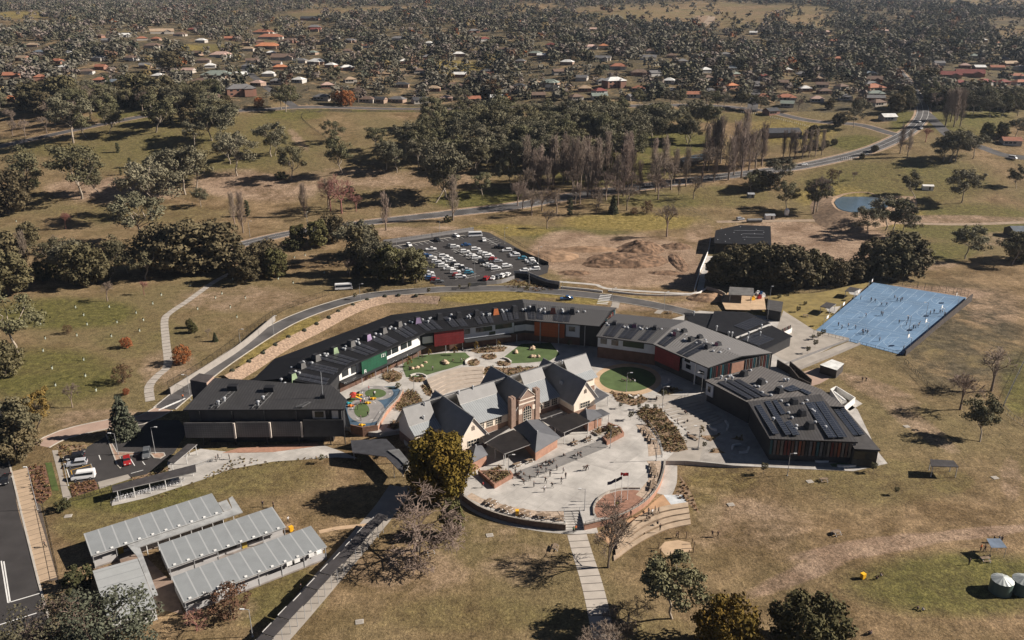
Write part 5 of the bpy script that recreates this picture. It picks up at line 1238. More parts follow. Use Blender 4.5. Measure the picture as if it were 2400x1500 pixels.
car('suv', 'grey', P(*r5(1290, 705), .045), R(-70), 'grey blue wagon parked half in shade beside the tall lamp post')
car('sedan', 'black', P(14, 1128, .04), R(-72), 'dark sedan on the street in the shade of the gum tree')
# north car park
CPZ = 0.0
cpx = [(885, 575), (1110, 540), (1146, 545), (1287, 622), (1283, 640), (1215, 662), (1200, 648), (1140, 662), (1100, 668), (1062, 675), (1055, 678), (1040, 668), (1020, 668), (990, 650)]
sheetG('car_park', cpx, ASPH, .04)
sheetG('pavement', [(1058, 678), (1060, 664), (1100, 662), (1100, 678)], ASPH, .06)
rp = lambda x, y: (860 + x / 5.217, 520 + y / 5.217)
def bays(a, b, n, ln_, colr=PAINT):
    a, b = P(*a), P(*b); d = (b - a) / n; nn = Vector((ln_[0], ln_[1], 0))
    for k in range(n + 1):
        q = a + d * k; strip('road_line', [q, q + nn], -.07, .07, .052, colr)['kind'] = 'structure'
A_, B_ = P(*rp(310, 300)), P(*rp(1180, 165)); dv = (B_ - A_).normalized(); nv = Vector((dv.y, -dv.x, 0))
strip('kerb', [A_, B_], -.15, .15, .16, KERB, thick=.2)['kind'] = 'structure'
for k in range(15):
    q = A_.lerp(B_, k / 14); strip('road_line', [q + nv * .3, q + nv * 5.2], -.07, .07, .052, PAINT)['kind'] = 'structure'
for (x0, y0, x1, y1) in ((690, 365, 1240, 690), (1000, 300, 1340, 470), (1060, 360, 1480, 560), (1440, 190, 1620, 300), (1200, 690, 1380, 655), (1080, 705, 1340, 630), (1520, 610, 1790, 560)):
    a, b = P(*rp(x0, y0)), P(*rp(x1, y1)); strip('road_line', [a, b], -.07, .07, .05, PAINT)['kind'] = 'structure'
for (x, y) in ((775, 380), (800, 395), (825, 412), (1060, 335), (1090, 345), (1500, 235), (1520, 255), (1545, 275), (1470, 215)):
    a, b = P(*rp(x - 30, y + 8)), P(*rp(x + 95, y - 22)); strip('road_line', [a, b], -.07, .07, .051, PAINT)['kind'] = 'structure'
cars = [  # x, y in the zoomed crop, kind, colour, heading
 (515, 280, 'hatch', 'white', -60), (860, 222, 'suv', 'black', -60), (1090, 168, 'hatch', 'white', -50), (1430, 222, 'hatch', 'white', -80), (785, 335, 'ute', 'white', 12), (1025, 290, 'hatch', 'grey', 12), (1075, 305, 'suv', 'white', 12), (1212, 280, 'sedan', 'blue', 14),
 (1200, 365, 'suv', 'white', 14), (1330, 335, 'suv', 'white', 14), (1270, 405, 'sedan', 'white', 14), (1400, 378, 'hatch', 'white', 14), (1340, 440, 'suv', 'white', 14), (1465, 400, 'suv', 'white', 14), (1495, 425, 'suv', 'white', 14), (1540, 455, 'hatch', 'red', 14), (1420, 492, 'suv', 'black', 14), (1600, 480, 'hatch', 'silver', 14), (1480, 525, 'sedan', 'white', 14), (1575, 570, 'suv', 'white', 14), (1540, 545, 'sedan', 'silver', 14), (1710, 540, 'suv', 'white', 16),
 (740, 415, 'hatch', 'blue', 8), (800, 440, 'hatch', 'white', 8), (940, 422, 'suv', 'white', 12), (985, 452, 'ute', 'white', 12), (1025, 482, 'sedan', 'white', 12), (850, 488, 'suv', 'white', 12), (890, 510, 'suv', 'silver', 12), (930, 540, 'suv', 'white', 12), (1000, 572, 'sedan', 'white', 12), (1080, 520, 'suv', 'black', 12), (1125, 545, 'suv', 'white', 12), (1180, 572, 'suv', 'black', 12), (1225, 588, 'sedan', 'silver', 12), (1245, 620, 'hatch', 'teal', 12), (1080, 612, 'suv', 'white', 12), (1100, 650, 'hatch', 'red', 12), (1145, 672, 'suv', 'white', 12),
 (755, 630, 'suv', 'white', 10), (770, 665, 'sedan', 'silver', 10), (770, 690, 'hatch', 'blue', 10), (830, 705, 'hatch', 'red', 10), (880, 730, 'hatch', 'grey', 12),
 (1460, 695, 'suv', 'red', 75), (1550, 685, 'sedan', 'white', 70), (1605, 672, 'suv', 'grey', 70), (1660, 660, 'suv', 'white', 70), (1720, 645, 'hatch', 'white', 70),
 (1620, 310, 'ute', 'black', 170), (1710, 350, 'suv', 'white', 190), (1790, 390, 'hatch', 'silver', 190), (1810, 412, 'suv', 'white', 190), (1900, 445, 'hatch', 'teal', 190), (1990, 470, 'suv', 'white', 190), (2010, 490, 'hatch', 'white', 190), (2040, 520, 'hatch', 'grey', 190), (1920, 595, 'hatch', 'white', 195), (2050, 580, 'suv', 'white', 190)]
seen = {}
ROWS = lambda x, y: ('in the grey wall row' if y < 240 else 'in the tree side row' if x < 860 and y > 380 else 'in the entrance wall row' if x > 1400 and y > 630 else 'in the mound side row' if x > 1600 and y < 610 else 'in the middle row near the trees' if x < 1280 and y > 395 else 'in the middle row near the mound')
tmp = [(ROWS(x, y), {'hatch': 'hatchback', 'sedan': 'sedan', 'suv': 'wagon', 'ute': 'utility truck'}[k], c_, x, y, k, a) for x, y, k, c_, a in cars]
cnt = {}
for t in tmp: cnt[t[:3]] = cnt.get(t[:3], 0) + 1
for row, kn, c_, x, y, k, a in sorted(tmp, key=lambda t: (t[4])):
    key = (row, kn, c_); seen[key] = seen.get(key, 0) + 1
    lb = '%s %s %s of the car park' % (c_, kn, row) + ('' if cnt[key] == 1 else ', %s from road' % nth(cnt[key] - seen[key] + 1))
    p = P(*rp(x, y + 14), 0); car(k, c_, (p.x, p.y, .045), R(a + random.uniform(-2, 2)), lb, 'cars in the big car park', detail=False)
car('bus', 'white', tuple(P(*rp(1325, 180), 0)), R(10), 'white minibus in the far corner of the big car park')
def car_at(kind, c_, u, v, a, lb, dz=.06, **kw):
    p = T(u, v); car(kind, c_, (p.x, p.y, p.z + dz), R(a), lb, **kw)
car_at('sedan', 'white', 1884, 387, 22, 'white sedan driving on the main road past the dam')
car_at('sedan', 'white', 2152, 287, -80, 'white car on the main road just above the junction')
car_at('sedan', 'white', 2158, 303, -100, 'white car on the main road at the junction')
car_at('sedan', 'silver', 1520, 437, 10, 'silver car on the main road among the bare poplars')
car_at('ute', 'blue', 1328, 703, 5, 'small blue utility truck parked beside the ring road')
car_at('suv', 'silver', 1735, 516, 20, 'silver wagon parked behind the small dark roofed building')
car_at('sedan', 'grey', 1910, 334, 0, 'white and grey car pulled up by the park loop road', dz=.1)
car_at('van', 'white', 1730, 691, -80, 'white van parked under the grey carport roof')
car_at('ute', 'white', 1757, 690, -80, 'white utility truck parked under the grey carport roof')
car_at('bus', 'white', 806, 679, 10, 'white long-bodied vehicle parked beside the ring road fence')
car_at('sedan', 'white', 1528, 247, 0, 'white car parked on the park street'); car_at('sedan', 'white', 1541, 248, 0, 'second white car on the park street, closer to the junction')
car_at('van', 'white', 2373, 373, -60, 'white van on the side road at the paddock edge')
# ------------------------------------------------------------------ walls, fences, lamp posts
def fence(name, label, px, h, m, spacing=2.5, z=0, rail=True, cat='fence', dens=None, terrain=False, th=.05):
    pts = [T(u, v) if terrain else P(u, v, z) for u, v in px]; ln = catmull(pts, spacing) if len(pts) > 2 else catmull(pts, spacing)
    c = ln[0].copy(); mp = mr_ = MB()
    for i, p in enumerate(ln):
        q = p - c; mp.bar(q, q + Vector((0, 0, h)), .08, .08)
        if i: 
            a = ln[i - 1] - c
            for zz in (h * .96, h * .12): mr_.bar(a + Vector((0, 0, zz)), q + Vector((0, 0, zz)), .05, .05)
            L_ = (q - a).length; n = max(2, int(L_ / (dens or .45)))
            for k in range(1, n): b = a.lerp(q, k / n); mr_.bar(b + Vector((0, 0, .05)), b + Vector((0, 0, h)), .035, .035)
    return tag(mp.build(name, m, loc=c), label, cat)
FBLK = mat('fence_black', (.02, .02, .02), .7)
wall_line('retaining_wall', [(400, 925), (440, 900), (500, 862), (570, 815), (645, 752)], 0, 2.2, .3, mat('wall_pale_concrete', (.27, .245, .22), .85, var=.07), 'pale concrete wall along the outer side of the ring road', step=4)
fence('security_fence', 'black mesh fence on top of the bank beside the ring road', [(395, 910), (438, 885), (500, 845), (570, 795), (640, 742), (700, 715), (770, 692)], 2.4, FBLK)
wall_line('retaining_wall', [(898, 572), (1000, 558), (1110, 541)], 0, 2.0, .3, mat('wall_grey_concrete', (.21, .20, .195), .85, var=.07), 'grey concrete wall along the top edge of the big car park')
fence('security_fence', 'black fence above the grey wall of the big car park', [(893, 570), (1000, 553), (1108, 537), (1150, 540), (1230, 583), (1290, 615)], 1.5, FBLK, z=2.0)
wall_line('retaining_wall', [(1205, 588), (1245, 605), (1285, 622)], 0, 1.6, .3, BLACK, 'black wall along the dirt mound side of the big car park')
wall_line('retaining_wall', [(1140, 668), (1175, 664), (1205, 654)], 0, 1.6, .3, mat('wall_grey_concrete', (.21, .20, .195)), 'short grey concrete wall beside the big car park entrance')
wall_line('retaining_wall', [(1100, 672), (1140, 669)], 0, 1.6, .3, mat('wall_dark_grey', (.09, .09, .09), .85), 'short dark grey wall right at the big car park entrance')
wall_line('retaining_wall', [(1208, 650), (1235, 652), (1255, 662), (1280, 672), (1310, 678)], 0, 2.0, .4, BLACK, 'black stepped wall going down from the big car park to the white path', smooth=False)
wall_line('parapet', [(1205, 646), (1235, 648), (1258, 658), (1285, 668), (1312, 672)], 0, 2.3, .12, mat('pale_coping', (.35, .34, .33), .7), 'thin pale rail along the black stepped wall', cat='railing', smooth=False)
wall_line('retaining_wall', [(1314, 676), (1370, 681), (1412, 686)], 0, .9, .3, WHITEW, 'low white wall beside the upper crossing path')
wall_line('retaining_wall', [(1425, 684), (1500, 692), (1580, 694), (1632, 690), (1655, 678)], 0, .7, .3, WHITEW, 'long low white wall curving towards the small dark building')
wall_line('retaining_wall', [(1627, 683), (1640, 640), (1660, 590), (1665, 560)], 0, 1.2, .25, WHITEW, 'white wall climbing beside the narrow path to the small dark building')
wall_line('retaining_wall', [(1655, 678), (1680, 685), (1700, 695), (1690, 705)], 0, 1.3, .3, mat('rubble_wall', (.4, .34, .27), .9, var=.2), 'pale rubble wall curling round the bank near the carport')
fence('security_fence', 'black mesh fence between the carport yard and the dark trees', [(1790, 695), (1860, 692), (1950, 680), (2050, 660), (2150, 672), (2260, 690)], 2.2, FBLK, terrain=True)
fence('security_fence', 'tall dark fence standing on the paddock slope below the dam', [(1290, 472), (1340, 466), (1520, 455), (1580, 478), (1655, 508)], 1.8, mat('fence_galv', (.22, .21, .2), .6), terrain=True, spacing=4, dens=.8)
fence('paddock_fence', 'dark fence line curving down the edge of the brown meadow', [(1050, 259), (880, 262), (760, 261), (716, 266), (706, 276), (725, 296), (765, 325)], 1.5, FBLK, terrain=True, dens=.5, spacing=4)
fence('security_fence', 'black fence round the trees beside the big car park', [(870, 688), (940, 683), (1020, 672)], 2.0, FBLK)
fence('paddock_fence', 'wire paddock fence beside the bare trees at the paddock edge', [(2350, 960), (2362, 930), (2395, 860), (2420, 810)], 1.6, mat('fence_galv', (.22, .21, .2)), terrain=True, dens=1.2)
fence('paddock_fence', 'wire paddock fence running from the wire corner down to the grass', [(2350, 960), (2375, 985), (2420, 1010)], 1.6, mat('fence_galv', (.22, .21, .2)), terrain=True, dens=1.2)
fence('paddock_fence', 'dark post and wire fence on the brown slope below the blue court', [(2120, 850), (2160, 890), (2185, 915), (2230, 925)], 1.5, FBLK, terrain=True, dens=.9)
fence('street_fence', 'dark metal fence beside the tan footpath along the street', [(100, 1185), (115, 1250), (135, 1340), (140, 1362)], 1.2, FBLK, dens=.7)
fence('car_park_fence', 'dark mesh fence in front of the bicycle shelter', [(150, 1180), (200, 1168), (262, 1150), (262, 1185)], 1.6, FBLK, dens=.6)
fence('railing', 'thin railing along the ramp beside the bicycle shelter', [(400, 1120), (450, 1098), (520, 1072)], 1.0, GALV, dens=1.2, cat='railing')
fence('gate', 'dark sliding gate across the ring road beside the shaded block', [(412, 915), (450, 925)], 2.2, FBLK, cat='gate')
fence('railing', 'pale railing around the playground deck', [(884, 998), (906, 962), (932, 935), (942, 916)], 1.0, GALV, z=PZ + .3, dens=.9, cat='railing', spacing=2)
fence('railing', 'railing following the curved plaza wall past the flagpoles', [(1372, 1230), (1432, 1215), (1482, 1195), (1522, 1167), (1546, 1132), (1556, 1098)], .9, mat('rail_dark', (.10, .10, .10), .5), z=ZT + .3, dens=1.4, cat='railing', spacing=2)
fence('railing', 'railing above the shaded curved wall beside the stairs', [(1150, 1197), (1240, 1220), (1322, 1229)], .9, mat('rail_dark', (.10, .10, .10)), z=ZT + .3, dens=1.4, cat='railing', spacing=2)
fence('railing', 'curved double railing along the planted bank beyond the plaza', [(1517, 992), (1535, 1015), (1547, 1040), (1552, 1072)], 1.0, GALV, z=ZT, dens=1.2, cat='railing', spacing=2)
fence('railing', 'railing along the top of the long steps beyond the plaza', [(1545, 955), (1580, 943), (1612, 928)], 1.0, GALV, z=ZT, dens=1.4, cat='railing')
# rock retaining bank behind the long wing
bk_ = catmull([P(*p) for p in [(535, 895), (590, 862), (650, 822), (700, 795), (745, 772), (800, 742), (850, 720), (905, 706), (960, 704), (1030, 708)]], 3)
mb = MB(); A = offset_line(bk_, -1.2); B = offset_line(bk_, 2.8)
for i in range(len(A) - 1):
    mb.face([Vector((A[i].x, A[i].y, 1.9)), Vector((B[i].x, B[i].y, .05)), Vector((B[i + 1].x, B[i + 1].y, .05)), Vector((A[i + 1].x, A[i + 1].y, 1.9))])
    mb.face([Vector((A[i].x, A[i].y, 0)), Vector((A[i].x, A[i].y, 1.9)), Vector((A[i + 1].x, A[i + 1].y, 1.9)), Vector((A[i + 1].x, A[i + 1].y, 0))])
o = mb.build('rock_bank', mat('rock_facing', (.29, .205, .145), .95, var=.3, scale=1.4, detail=9, bump=.8, bscale=1.2)); tag(o, 'long sloping rock faced bank between the ring road and the long curved wing', 'rock wall')
sheet('verge', [(p.x, p.y) for p in offset_line(bk_, -1.3)] + [(p.x, p.y) for p in offset_line(bk_, -1.9)][::-1], .06, CONC2)
for k in range(14):
    p = bk_[int((k + .5) * len(bk_) / 14.5)]; q = MB(); q.lathe((0, 0, 0), [(.7, -.3), (.9, .2), (.5, .7), (.1, .8)], 7); o = q.build('shrub', mat('dark_shrub', (.03, .032, .02), .95, var=.4, scale=2), loc=(p.x - .8 + random.uniform(-.5, .5), p.y + .8, 1.7)); tag(o, 'small dark shrub on the crest of the rock bank, %s from the gate end' % nth(k + 1), 'shrub', 'shrubs on the rock bank')
def lamp_post(u, v, h, label, ang=0.0, arm=1.0, z=None):
    p = S(u, v) if z is None else P(u, v, z); o = empty('lamp_post', p, ang); tag(o, label, 'lamp post', 'lamp posts')
    mb = MB(); mb.lathe((0, 0, 0), [(.2, 0), (.2, .15), (.09, .25), (.055, h)], 8); mb.bar((0, 0, h - .05), (arm, 0, h + .1), .07, .07); mb.build('pole', mat('pole_grey', (.30, .30, .30), .5), o)
    mb = MB(); mb.box((arm + .2, 0, h + .1), (.75, .3, .14)); mb.build('lamp_head', mat('lamp_head_white', (.65, .65, .63), .4), o); return o
for u, v, h, lb, a in [(592, 1492, 6, 'lamp post on the grass below the bare brown tree beside the portables', 180), (277, 1065, 6, 'lamp post on the kerbed island corner beside the red hatchback', 180), (364, 1063, 7.5, 'tall lamp post by the grey blue wagon', 0), (88, 1195, 11, 'tall leaning grey pole beside the tan street footpath', 180), (160, 1138, 7, 'lamp post in front of the white van', 0),
    (642, 785, 7, 'lamp post on the ring road beside the end of the concrete wall', 0), (447, 938, 8, 'lamp post at the ring road gate', 180), (565, 818, 7, 'lamp post on the ring road above the concrete wall', 0), (845, 712, 8, 'lamp post on the ring road behind the long curved wing', 0), (931, 604, 9, 'lamp post at the tree corner of the big car park', 0), (1031, 556, 9, 'lamp post at the grey wall of the big car park', 0), (1113, 652, 8, 'lamp post near the entrance of the big car park', 0), (1240, 668, 9, 'lamp post by the black stepped wall', 0), (1262, 625, 9, 'lamp post at the mound corner of the big car park', 0), (1183, 572, 8, 'lamp post above the minibus', 0),
    (1318, 700, 7, 'lamp post beside the blue utility truck', 0), (1434, 716, 7, 'lamp post beside the upper zebra crossing', 0), (1556, 725, 7, 'lamp post on the bank behind the turf circle wing', 0), (1468, 918, 6, 'lamp post at the round turf circle', 0), (1552, 960, 7, 'lamp post in the planted bank beside the plaza', 0), (1643, 925, 7, 'lamp post beside the dark steps next to the panelled block corner', 180), (1637, 1048, 6, 'lamp post at the edge of the shaded courtyard by the benches', 180), (1845, 1115, 6, 'lamp post on the lawn in front of the coloured fins', 0), (1538, 1080, 6, 'lamp post at the top of the ramp beside the brick wall', 180),
    (1370, 1196, 5.5, 'lamp post between the stairs and the flagpole disc', 180), (1192, 1118, 6, 'lamp post in the brick planter by the golden tree', 0), (1430, 1050, 6, 'lamp post in the brick planter at the turf circle end of the steps', 0), (971, 925, 6, 'lamp post on the path between turf oval and playground', 0), (1798, 752, 13, 'tall thin grey mast beside the black shed', 0), (2128, 785, 7, 'white floodlight post at the sunny edge of the blue court', 180), (2168, 752, 7, 'white floodlight post at the corner of the blue court by the dark wall', 180), (586, 555, 8, 'power pole beside the main road next to the round dark trees', 0), (722, 542, 10, 'power pole by the main road above the reddish bare trees', 0)]:
    lamp_post(u, v, h, lb, R(a), arm=.3 if h > 9.5 else 1.0)
# ------------------------------------------------------------------ blue court
CZ = 1.2
crt = Ps([(2047, 662), (2265, 697), (2115, 832), (1907, 778)], CZ)
sheet('ball_court', crt, CZ, BLUE, thick=1.2)
A_, B_, C_, D_ = crt
def cq(s, t): return A_.lerp(B_, s).lerp(D_.lerp(C_, s), t)    # s across, t along
CL = mat('court_line', (.34, .44, .54), .8)
def cline(pts, w=.11):
    strip('court_line', [cq(*p) for p in pts], -w / 2, w / 2, CZ + .008, CL, drape=False, base=0)['kind'] = 'structure'
for k in range(4):
    t0, t1 = (k + .06) / 4, (k + .94) / 4; tm = (t0 + t1) / 2
    cline([(.07, t0), (.93, t0), (.93, t1), (.07, t1), (.07, t0)]); cline([(.5, t0), (.5, t1)])
    for s0, sg in ((.07, 1), (.93, -1)):
        cline([(s0, tm - .03), (s0 + sg * .16, tm - .03), (s0 + sg * .16, tm + .03), (s0, tm + .03)])
        cline([(s0 + sg * .22 * math.sin(a), tm - .085 * math.cos(a)) for a in np.linspace(0, math.pi, 12)])
    cline([(.5 + .05 * math.cos(a), tm + .022 * math.sin(a)) for a in np.linspace(0, 2 * math.pi, 14)])
    for s in (.3, .7): cline([(s, t0), (s, t1)])
    for s in (.2, .4, .6, .8): cline([(s, t0 + .03), (s, t0 + .11)]); cline([(s, t1 - .11), (s, t1 - .03)])
hoopm = None
for k in range(4):
    tm = (k + .5) / 4
    for s, sg in ((.015, 1), (.985, -1)):
        p = cq(s, tm); d = (cq(.5, tm) - p); ang = math.atan2(d.y, d.x)
        o = empty('basketball_hoop', (p.x, p.y, CZ), ang); tag(o, 'white backboard hoop on a post, %s along the %s side of the blue court' % (nth(k + 1), 'grass' if sg > 0 else 'dark wall'), 'basketball hoop', 'hoops on the blue court')
        mb = MB(); mb.tube((0, 0, 0), (0, 0, 2.9), .08); mb.bar((0, 0, 2.9), (1.0, 0, 3.2), .1, .1); mb.build('post', WHITE, o)
        mb = MB(); mb.box((1.05, 0, 3.35), (.06, 1.8, 1.15)); mb.build('backboard', WHITE, o)
        mb = MB(); pr = None
        for a in np.linspace(0, 2 * math.pi, 9):
            q = (1.35 + .23 * math.cos(a), .23 * math.sin(a), 3.05)
            if pr: mb.bar(pr, q, .03, .03)
            pr = q
        mb.build('rim', mat('rim_orange', (.5, .12, .02), .5), o)
def wall3(name, label, a, b, z0, z1, th, m, cat='wall'):
    mb = MB(); d = (b - a); n_ = Vector((d.y, -d.x, 0)).normalized() * th
    mb.prism([(p.x, p.y) for p in (a, b, b + n_, a + n_)], z0, z1); return tag(mb.build(name, m), label, cat)
wall3('retaining_wall', 'long dark wall along the brown paddock side of the blue court', C_ + (C_ - D_) * .02, B_ + (B_ - A_) * .05, 0, 3.0, .35, mat('dark_timber_wall', (.055, .045, .04), .9, var=.2))
fence('court_fence', 'thin mesh fence along the top end of the blue court', [(2047, 660), (2150, 676), (2268, 696)], 2.6, mat('fence_thin', (.08, .08, .08), .6), z=CZ, dens=1.0, cat='fence')
fence('court_fence', 'low dark fence at the ramp end of the blue court', [(1907, 780), (2010, 806), (2113, 834)], 1.1, FBLK, z=CZ, dens=1.0, cat='fence')
sheetG('verge', [(1800, 700), (1920, 692), (2045, 664), (1975, 722), (1905, 776), (1930, 782), (1905, 790), (1800, 760)], mat('dry_yellow_grass', (.205, .155, .055), .95, var=.22, scale=.35, detail=8), 1.155)
def shelter(label, px, z, zb=ZT):
    o = canopy('picnic_shelter', label, px, z, [(0, .05), (1, .05), (2, .05), (3, .05)], mat('shelter_roof', (.055, .05, .05)), cat='shelter', zb=zb, group='picnic shelters'); return o
shelter('small dark roofed picnic shelter beside the blue court, the one towards the trees', [(1980, 682), (2003, 684), (2016, 676), (1992, 672)], 4.0)
shelter('small dark roofed picnic shelter beside the blue court, the one towards the ramp', [(1922, 718), (1945, 723), (1960, 712), (1937, 708)], 4.0)
shelter('large dark roofed picnic shelter standing alone on the lawn near the fins', [(2182, 1092), (2247, 1094), (2235, 1079), (2180, 1076)], 4.2, 1.1)
sheetG('pavement', [(1985, 688), (2020, 684), (2010, 700), (1992, 696)], CONC, 1.17); sheetG('pavement', [(1935, 728), (1970, 724), (1955, 742), (1938, 736)], CONC, 1.17)
# ------------------------------------------------------------------ canteen block behind the turf circle wing
ZC = 5.2
def block(name, label, roofs, z, inset=.06, cat='building', zb=.5, wallm=None):
    allp = [p for r_ in roofs for p in Ps(r_[0], z)]; c = poly_center(allp); o = empty(name, (c.x, c.y, 0)); tag(o, label, cat)
    for px, m, dz in roofs:
        E_ = Ps(px, z); mb = MB(); mb.prism([(p.x - c.x, p.y - c.y) for p in E_], z + dz - .3, z + dz, 0, 1); mb.build('roof', [m, BLACK], o)
        mb = MB(); mb.prism([(p.x - c.x, p.y - c.y) for p in inset_poly(E_, inset)], zb, z + dz - .32); mb.build('wall', wallm or DARKG, o)
    return o, c
CB, cc_ = block('canteen_block', 'low black roofed block with solar panels between the turf circle wing and the ramp', [([r3(808, 160), r3(1040, 165), r3(985, 275), r3(870, 265)], mat('roof_black_plain', (.016, .016, .018), .6, var=.2, spec=.15), -.5), ([r3(1035, 155), r3(1285, 165), r3(1100, 315), r3(985, 285)], mat('roof_black_plain', (.016, .016, .018)), 0),
    ([r3(1285, 165), r3(1460, 250), r3(1210, 355), r3(1098, 316)], mat('roof_black_plain', (.016, .016, .018)), .05), ([r3(1465, 255), r3(1620, 335), r3(1415, 435), r3(1200, 362)], mat('roof_black_plain', (.016, .016, .018)), -.4)], ZC)
SB = SOLAR
for k in range(5):
    f = k / 5; g_ = (k + .78) / 5
    for (a, b, c_, d) in (((1180, 268), (1275, 305), (1425, 245), (1330, 205)),):
        L0_, L1_ = (a[0] + (d[0] - a[0]) * f, a[1] + (d[1] - a[1]) * f), (b[0] + (c_[0] - b[0]) * f, b[1] + (c_[1] - b[1]) * f)
        M0, M1 = (a[0] + (d[0] - a[0]) * g_, a[1] + (d[1] - a[1]) * g_), (b[0] + (c_[0] - b[0]) * g_, b[1] + (c_[1] - b[1]) * g_)
    q = [(1180 + 150 * t0 - 0, 268 - 63 * t0) for t0 in (f, g_)]
    # five long strips parallel to the roof edge
    w0, w1 = f, g_
    pa = lambda s, t: (1180 + (1275 - 1180) * t + (1330 - 1180) * s, 268 + (305 - 268) * t + (205 - 268) * s)
    solar_px(CB, cc_, [r3(*pa(0, w0)), r3(*pa(0, w1)), r3(*pa(1, w1)), r3(*pa(1, w0))][::1], ZC + .15, SB)
    pb_ = lambda s, t: (1240 + (1370 - 1240) * t + (1360 - 1240) * s, 370 + (420 - 370) * t + (318 - 370) * s)
    solar_px(CB, cc_, [r3(*pb_(0, w0)), r3(*pb_(0, w1)), r3(*pb_(1, w1)), r3(*pb_(1, w0))], ZC - .3, SB)
for x, y, z in ((1290, 345, .2), (1385, 290, .2), (1280, 385, -.4), (1375, 345, -.4), (880, 190, -.5), (1050, 300, .1), (1140, 345, .1), (1165, 348, .1)):
    p = P(*r3(x, y), ZC + z); mb = MB(); mb.lathe((p.x - cc_.x, p.y - cc_.y, ZC + z - .2), [(.22, 0), (.22, 1.3), (.4, 1.35), (.4, 1.8), (.1, 2)], 8); mb.build('flue', GALV, CB)
mb = MB(); q = Ps([r3(1195, 358), r3(1462, 252)], ZC + .1); mb.bar(q[0] - Vector((cc_.x, cc_.y, 0)), q[1] - Vector((cc_.x, cc_.y, 0)), .5, .35); mb.build('roof_step', mat('gutter_pale', (.55, .53, .5)), CB)
q = Ps([r3(1415, 436), r3(1620, 337)], 0); panel(q[0] + Vector((0, 0, 0)), q[1], .05, .95, 1.2, 3.0, 0, .2, WHITEW, 'white_wall', CB, cc_)
fins(q[0], q[1], .1, .9, 3.0, 4.3, .1, 14, [FIN['red'], FIN['cream'], FIN['black']], CB, cc_, .3)
block('shed', 'tall black shed with a sloping charcoal roof beside the thin mast', [([(1797, 725), (1831, 731), (1836, 707), (1800, 702)], mat('roof_charcoal_plain', (.062, .058, .057)), 0)], 5.0, .04)
canopy('carport', 'grey carport roof over parked vehicles in front of the dark trees', [(1707, 690), (1766, 693), (1767, 675), (1710, 672)], 4.2, [(0, .05), (0, .95), (2, .05), (2, .95)], mat('roof_mid_grey', (.14, .135, .13), .6), zb=.8)
sheetG('pavement', [(1690, 712), (1705, 692), (1790, 700), (1795, 735), (1700, 732)], TANP, 1.18)
sheetG('pavement', [(1835, 735), (1905, 780), (1990, 800), (1870, 862), (1830, 850), (1800, 830)], CONC2, 1.215)
for x, y, c_ in ((1775, 690, 'white'), (1783, 692, 'blue'), (1788, 696, 'white'), (1779, 700, 'red'), (1764, 703, 'yellow')):
    p = P(x, y, 1.2); mb = MB(); mb.box((0, 0, .6), (1.6, 1.0, 1.1), R(20), 0, .9); mb.box((.2, .1, 1.35), (.9, .6, .4), R(-15)); o = mb.build('bin', {'white': WHITE, 'blue': CP['blue'], 'red': CP['red'], 'yellow': YEL}[c_], loc=p); tag(o, '%s bin in the yard heap %s' % (c_, {1775: 'closest to the carport roof', 1783: 'in the middle of the heap', 1788: 'beside the black shed', 1779: 'at the front of the heap', 1764: 'in front of the parked vehicles'}[x]), 'bin')
# kiosk, ramp, dark walls
kb, kc = block('kiosk', 'small dark kiosk with a white ribbed roof beside the ramp', [([(1921, 855), (1962, 868), (1979, 852), (1950, 842)], mat('white_ribbed', (.66, .66, .63), .5), 0)], 3.9, .05, zb=.5, wallm=mat('kiosk_wall', (.07, .06, .055), .8))
q = Ps([(1962, 868), (1979, 852)], 3.9); panel(q[0], q[1], .35, .7, 2.0, 3.1, .03 - .25, .2, WHITE, 'window', kb, kc)
sheetG('pavement', [(1880, 880), (1925, 868), (1960, 885), (1920, 908), (1895, 915)], PINKP, 1.21)
rl = catmull(Ps([(1840, 856), (1920, 828), (2010, 802)], 0), 3)
sheet('ramp', Ps([(1840, 862), (1872, 868), (2012, 808), (1990, 800)], 1.25), 1.25, CONC2, thick=1.2)
wall_line('ramp_wall', [(1862, 872), (1940, 840), (2015, 808)], 1.2, 2.0, .3, mat('wall_pale_concrete', (.27, .245, .22)), 'pale concrete side wall of the ramp up to the blue court', zref=1.2)
wall_line('ramp_wall', [(1835, 858), (1910, 828), (1990, 798)], 1.2, 1.9, .2, mat('wall_grey_concrete', (.21, .20, .195)), 'grey side wall of the ramp on the canteen side', zref=1.2)
wall_line('retaining_wall', [(1820, 862), (1850, 880), (1870, 905), (1897, 918)], .8, 3.6, .3, mat('dark_timber_wall', (.055, .045, .04)), 'dark zigzag wall between the sloping roof and the kiosk', smooth=False)
wall_line('retaining_wall', [(1850, 862), (1878, 885), (1900, 905)], .8, 3.0, .3, mat('dark_timber_wall', (.055, .045, .04)), 'second dark stepped wall beside the kiosk paving', smooth=False)
tk = empty('tank_enclosure', P(1968, 945, 1.2)); tag(tk, 'white walled enclosure holding pale cylinders beside the low annex roof', 'enclosure')
mb = MB(); q = Ps([(1945, 925), (1958, 918), (2002, 945), (1975, 968)], 1.2)
for k in range(4):
    a, b = q[k], q[(k + 1) % 4]; mb.bar(a + Vector((0, 0, .9)), b + Vector((0, 0, .9)), .25, 1.8)
mb.build('wall', WHITEW, tk).location = -tk.location
mb = MB(); a, b = P(1952, 928, 1.2), P(1978, 948, 1.2); mb.tube(a + Vector((0, 0, .9)), b + Vector((0, 0, .9)), .7, n=12); mb.build('cylinder', WHITE, tk).location = -tk.location
sheetG('pavement', [(1975, 962), (2005, 945), (2020, 955), (1990, 972)], CONC, 1.2)
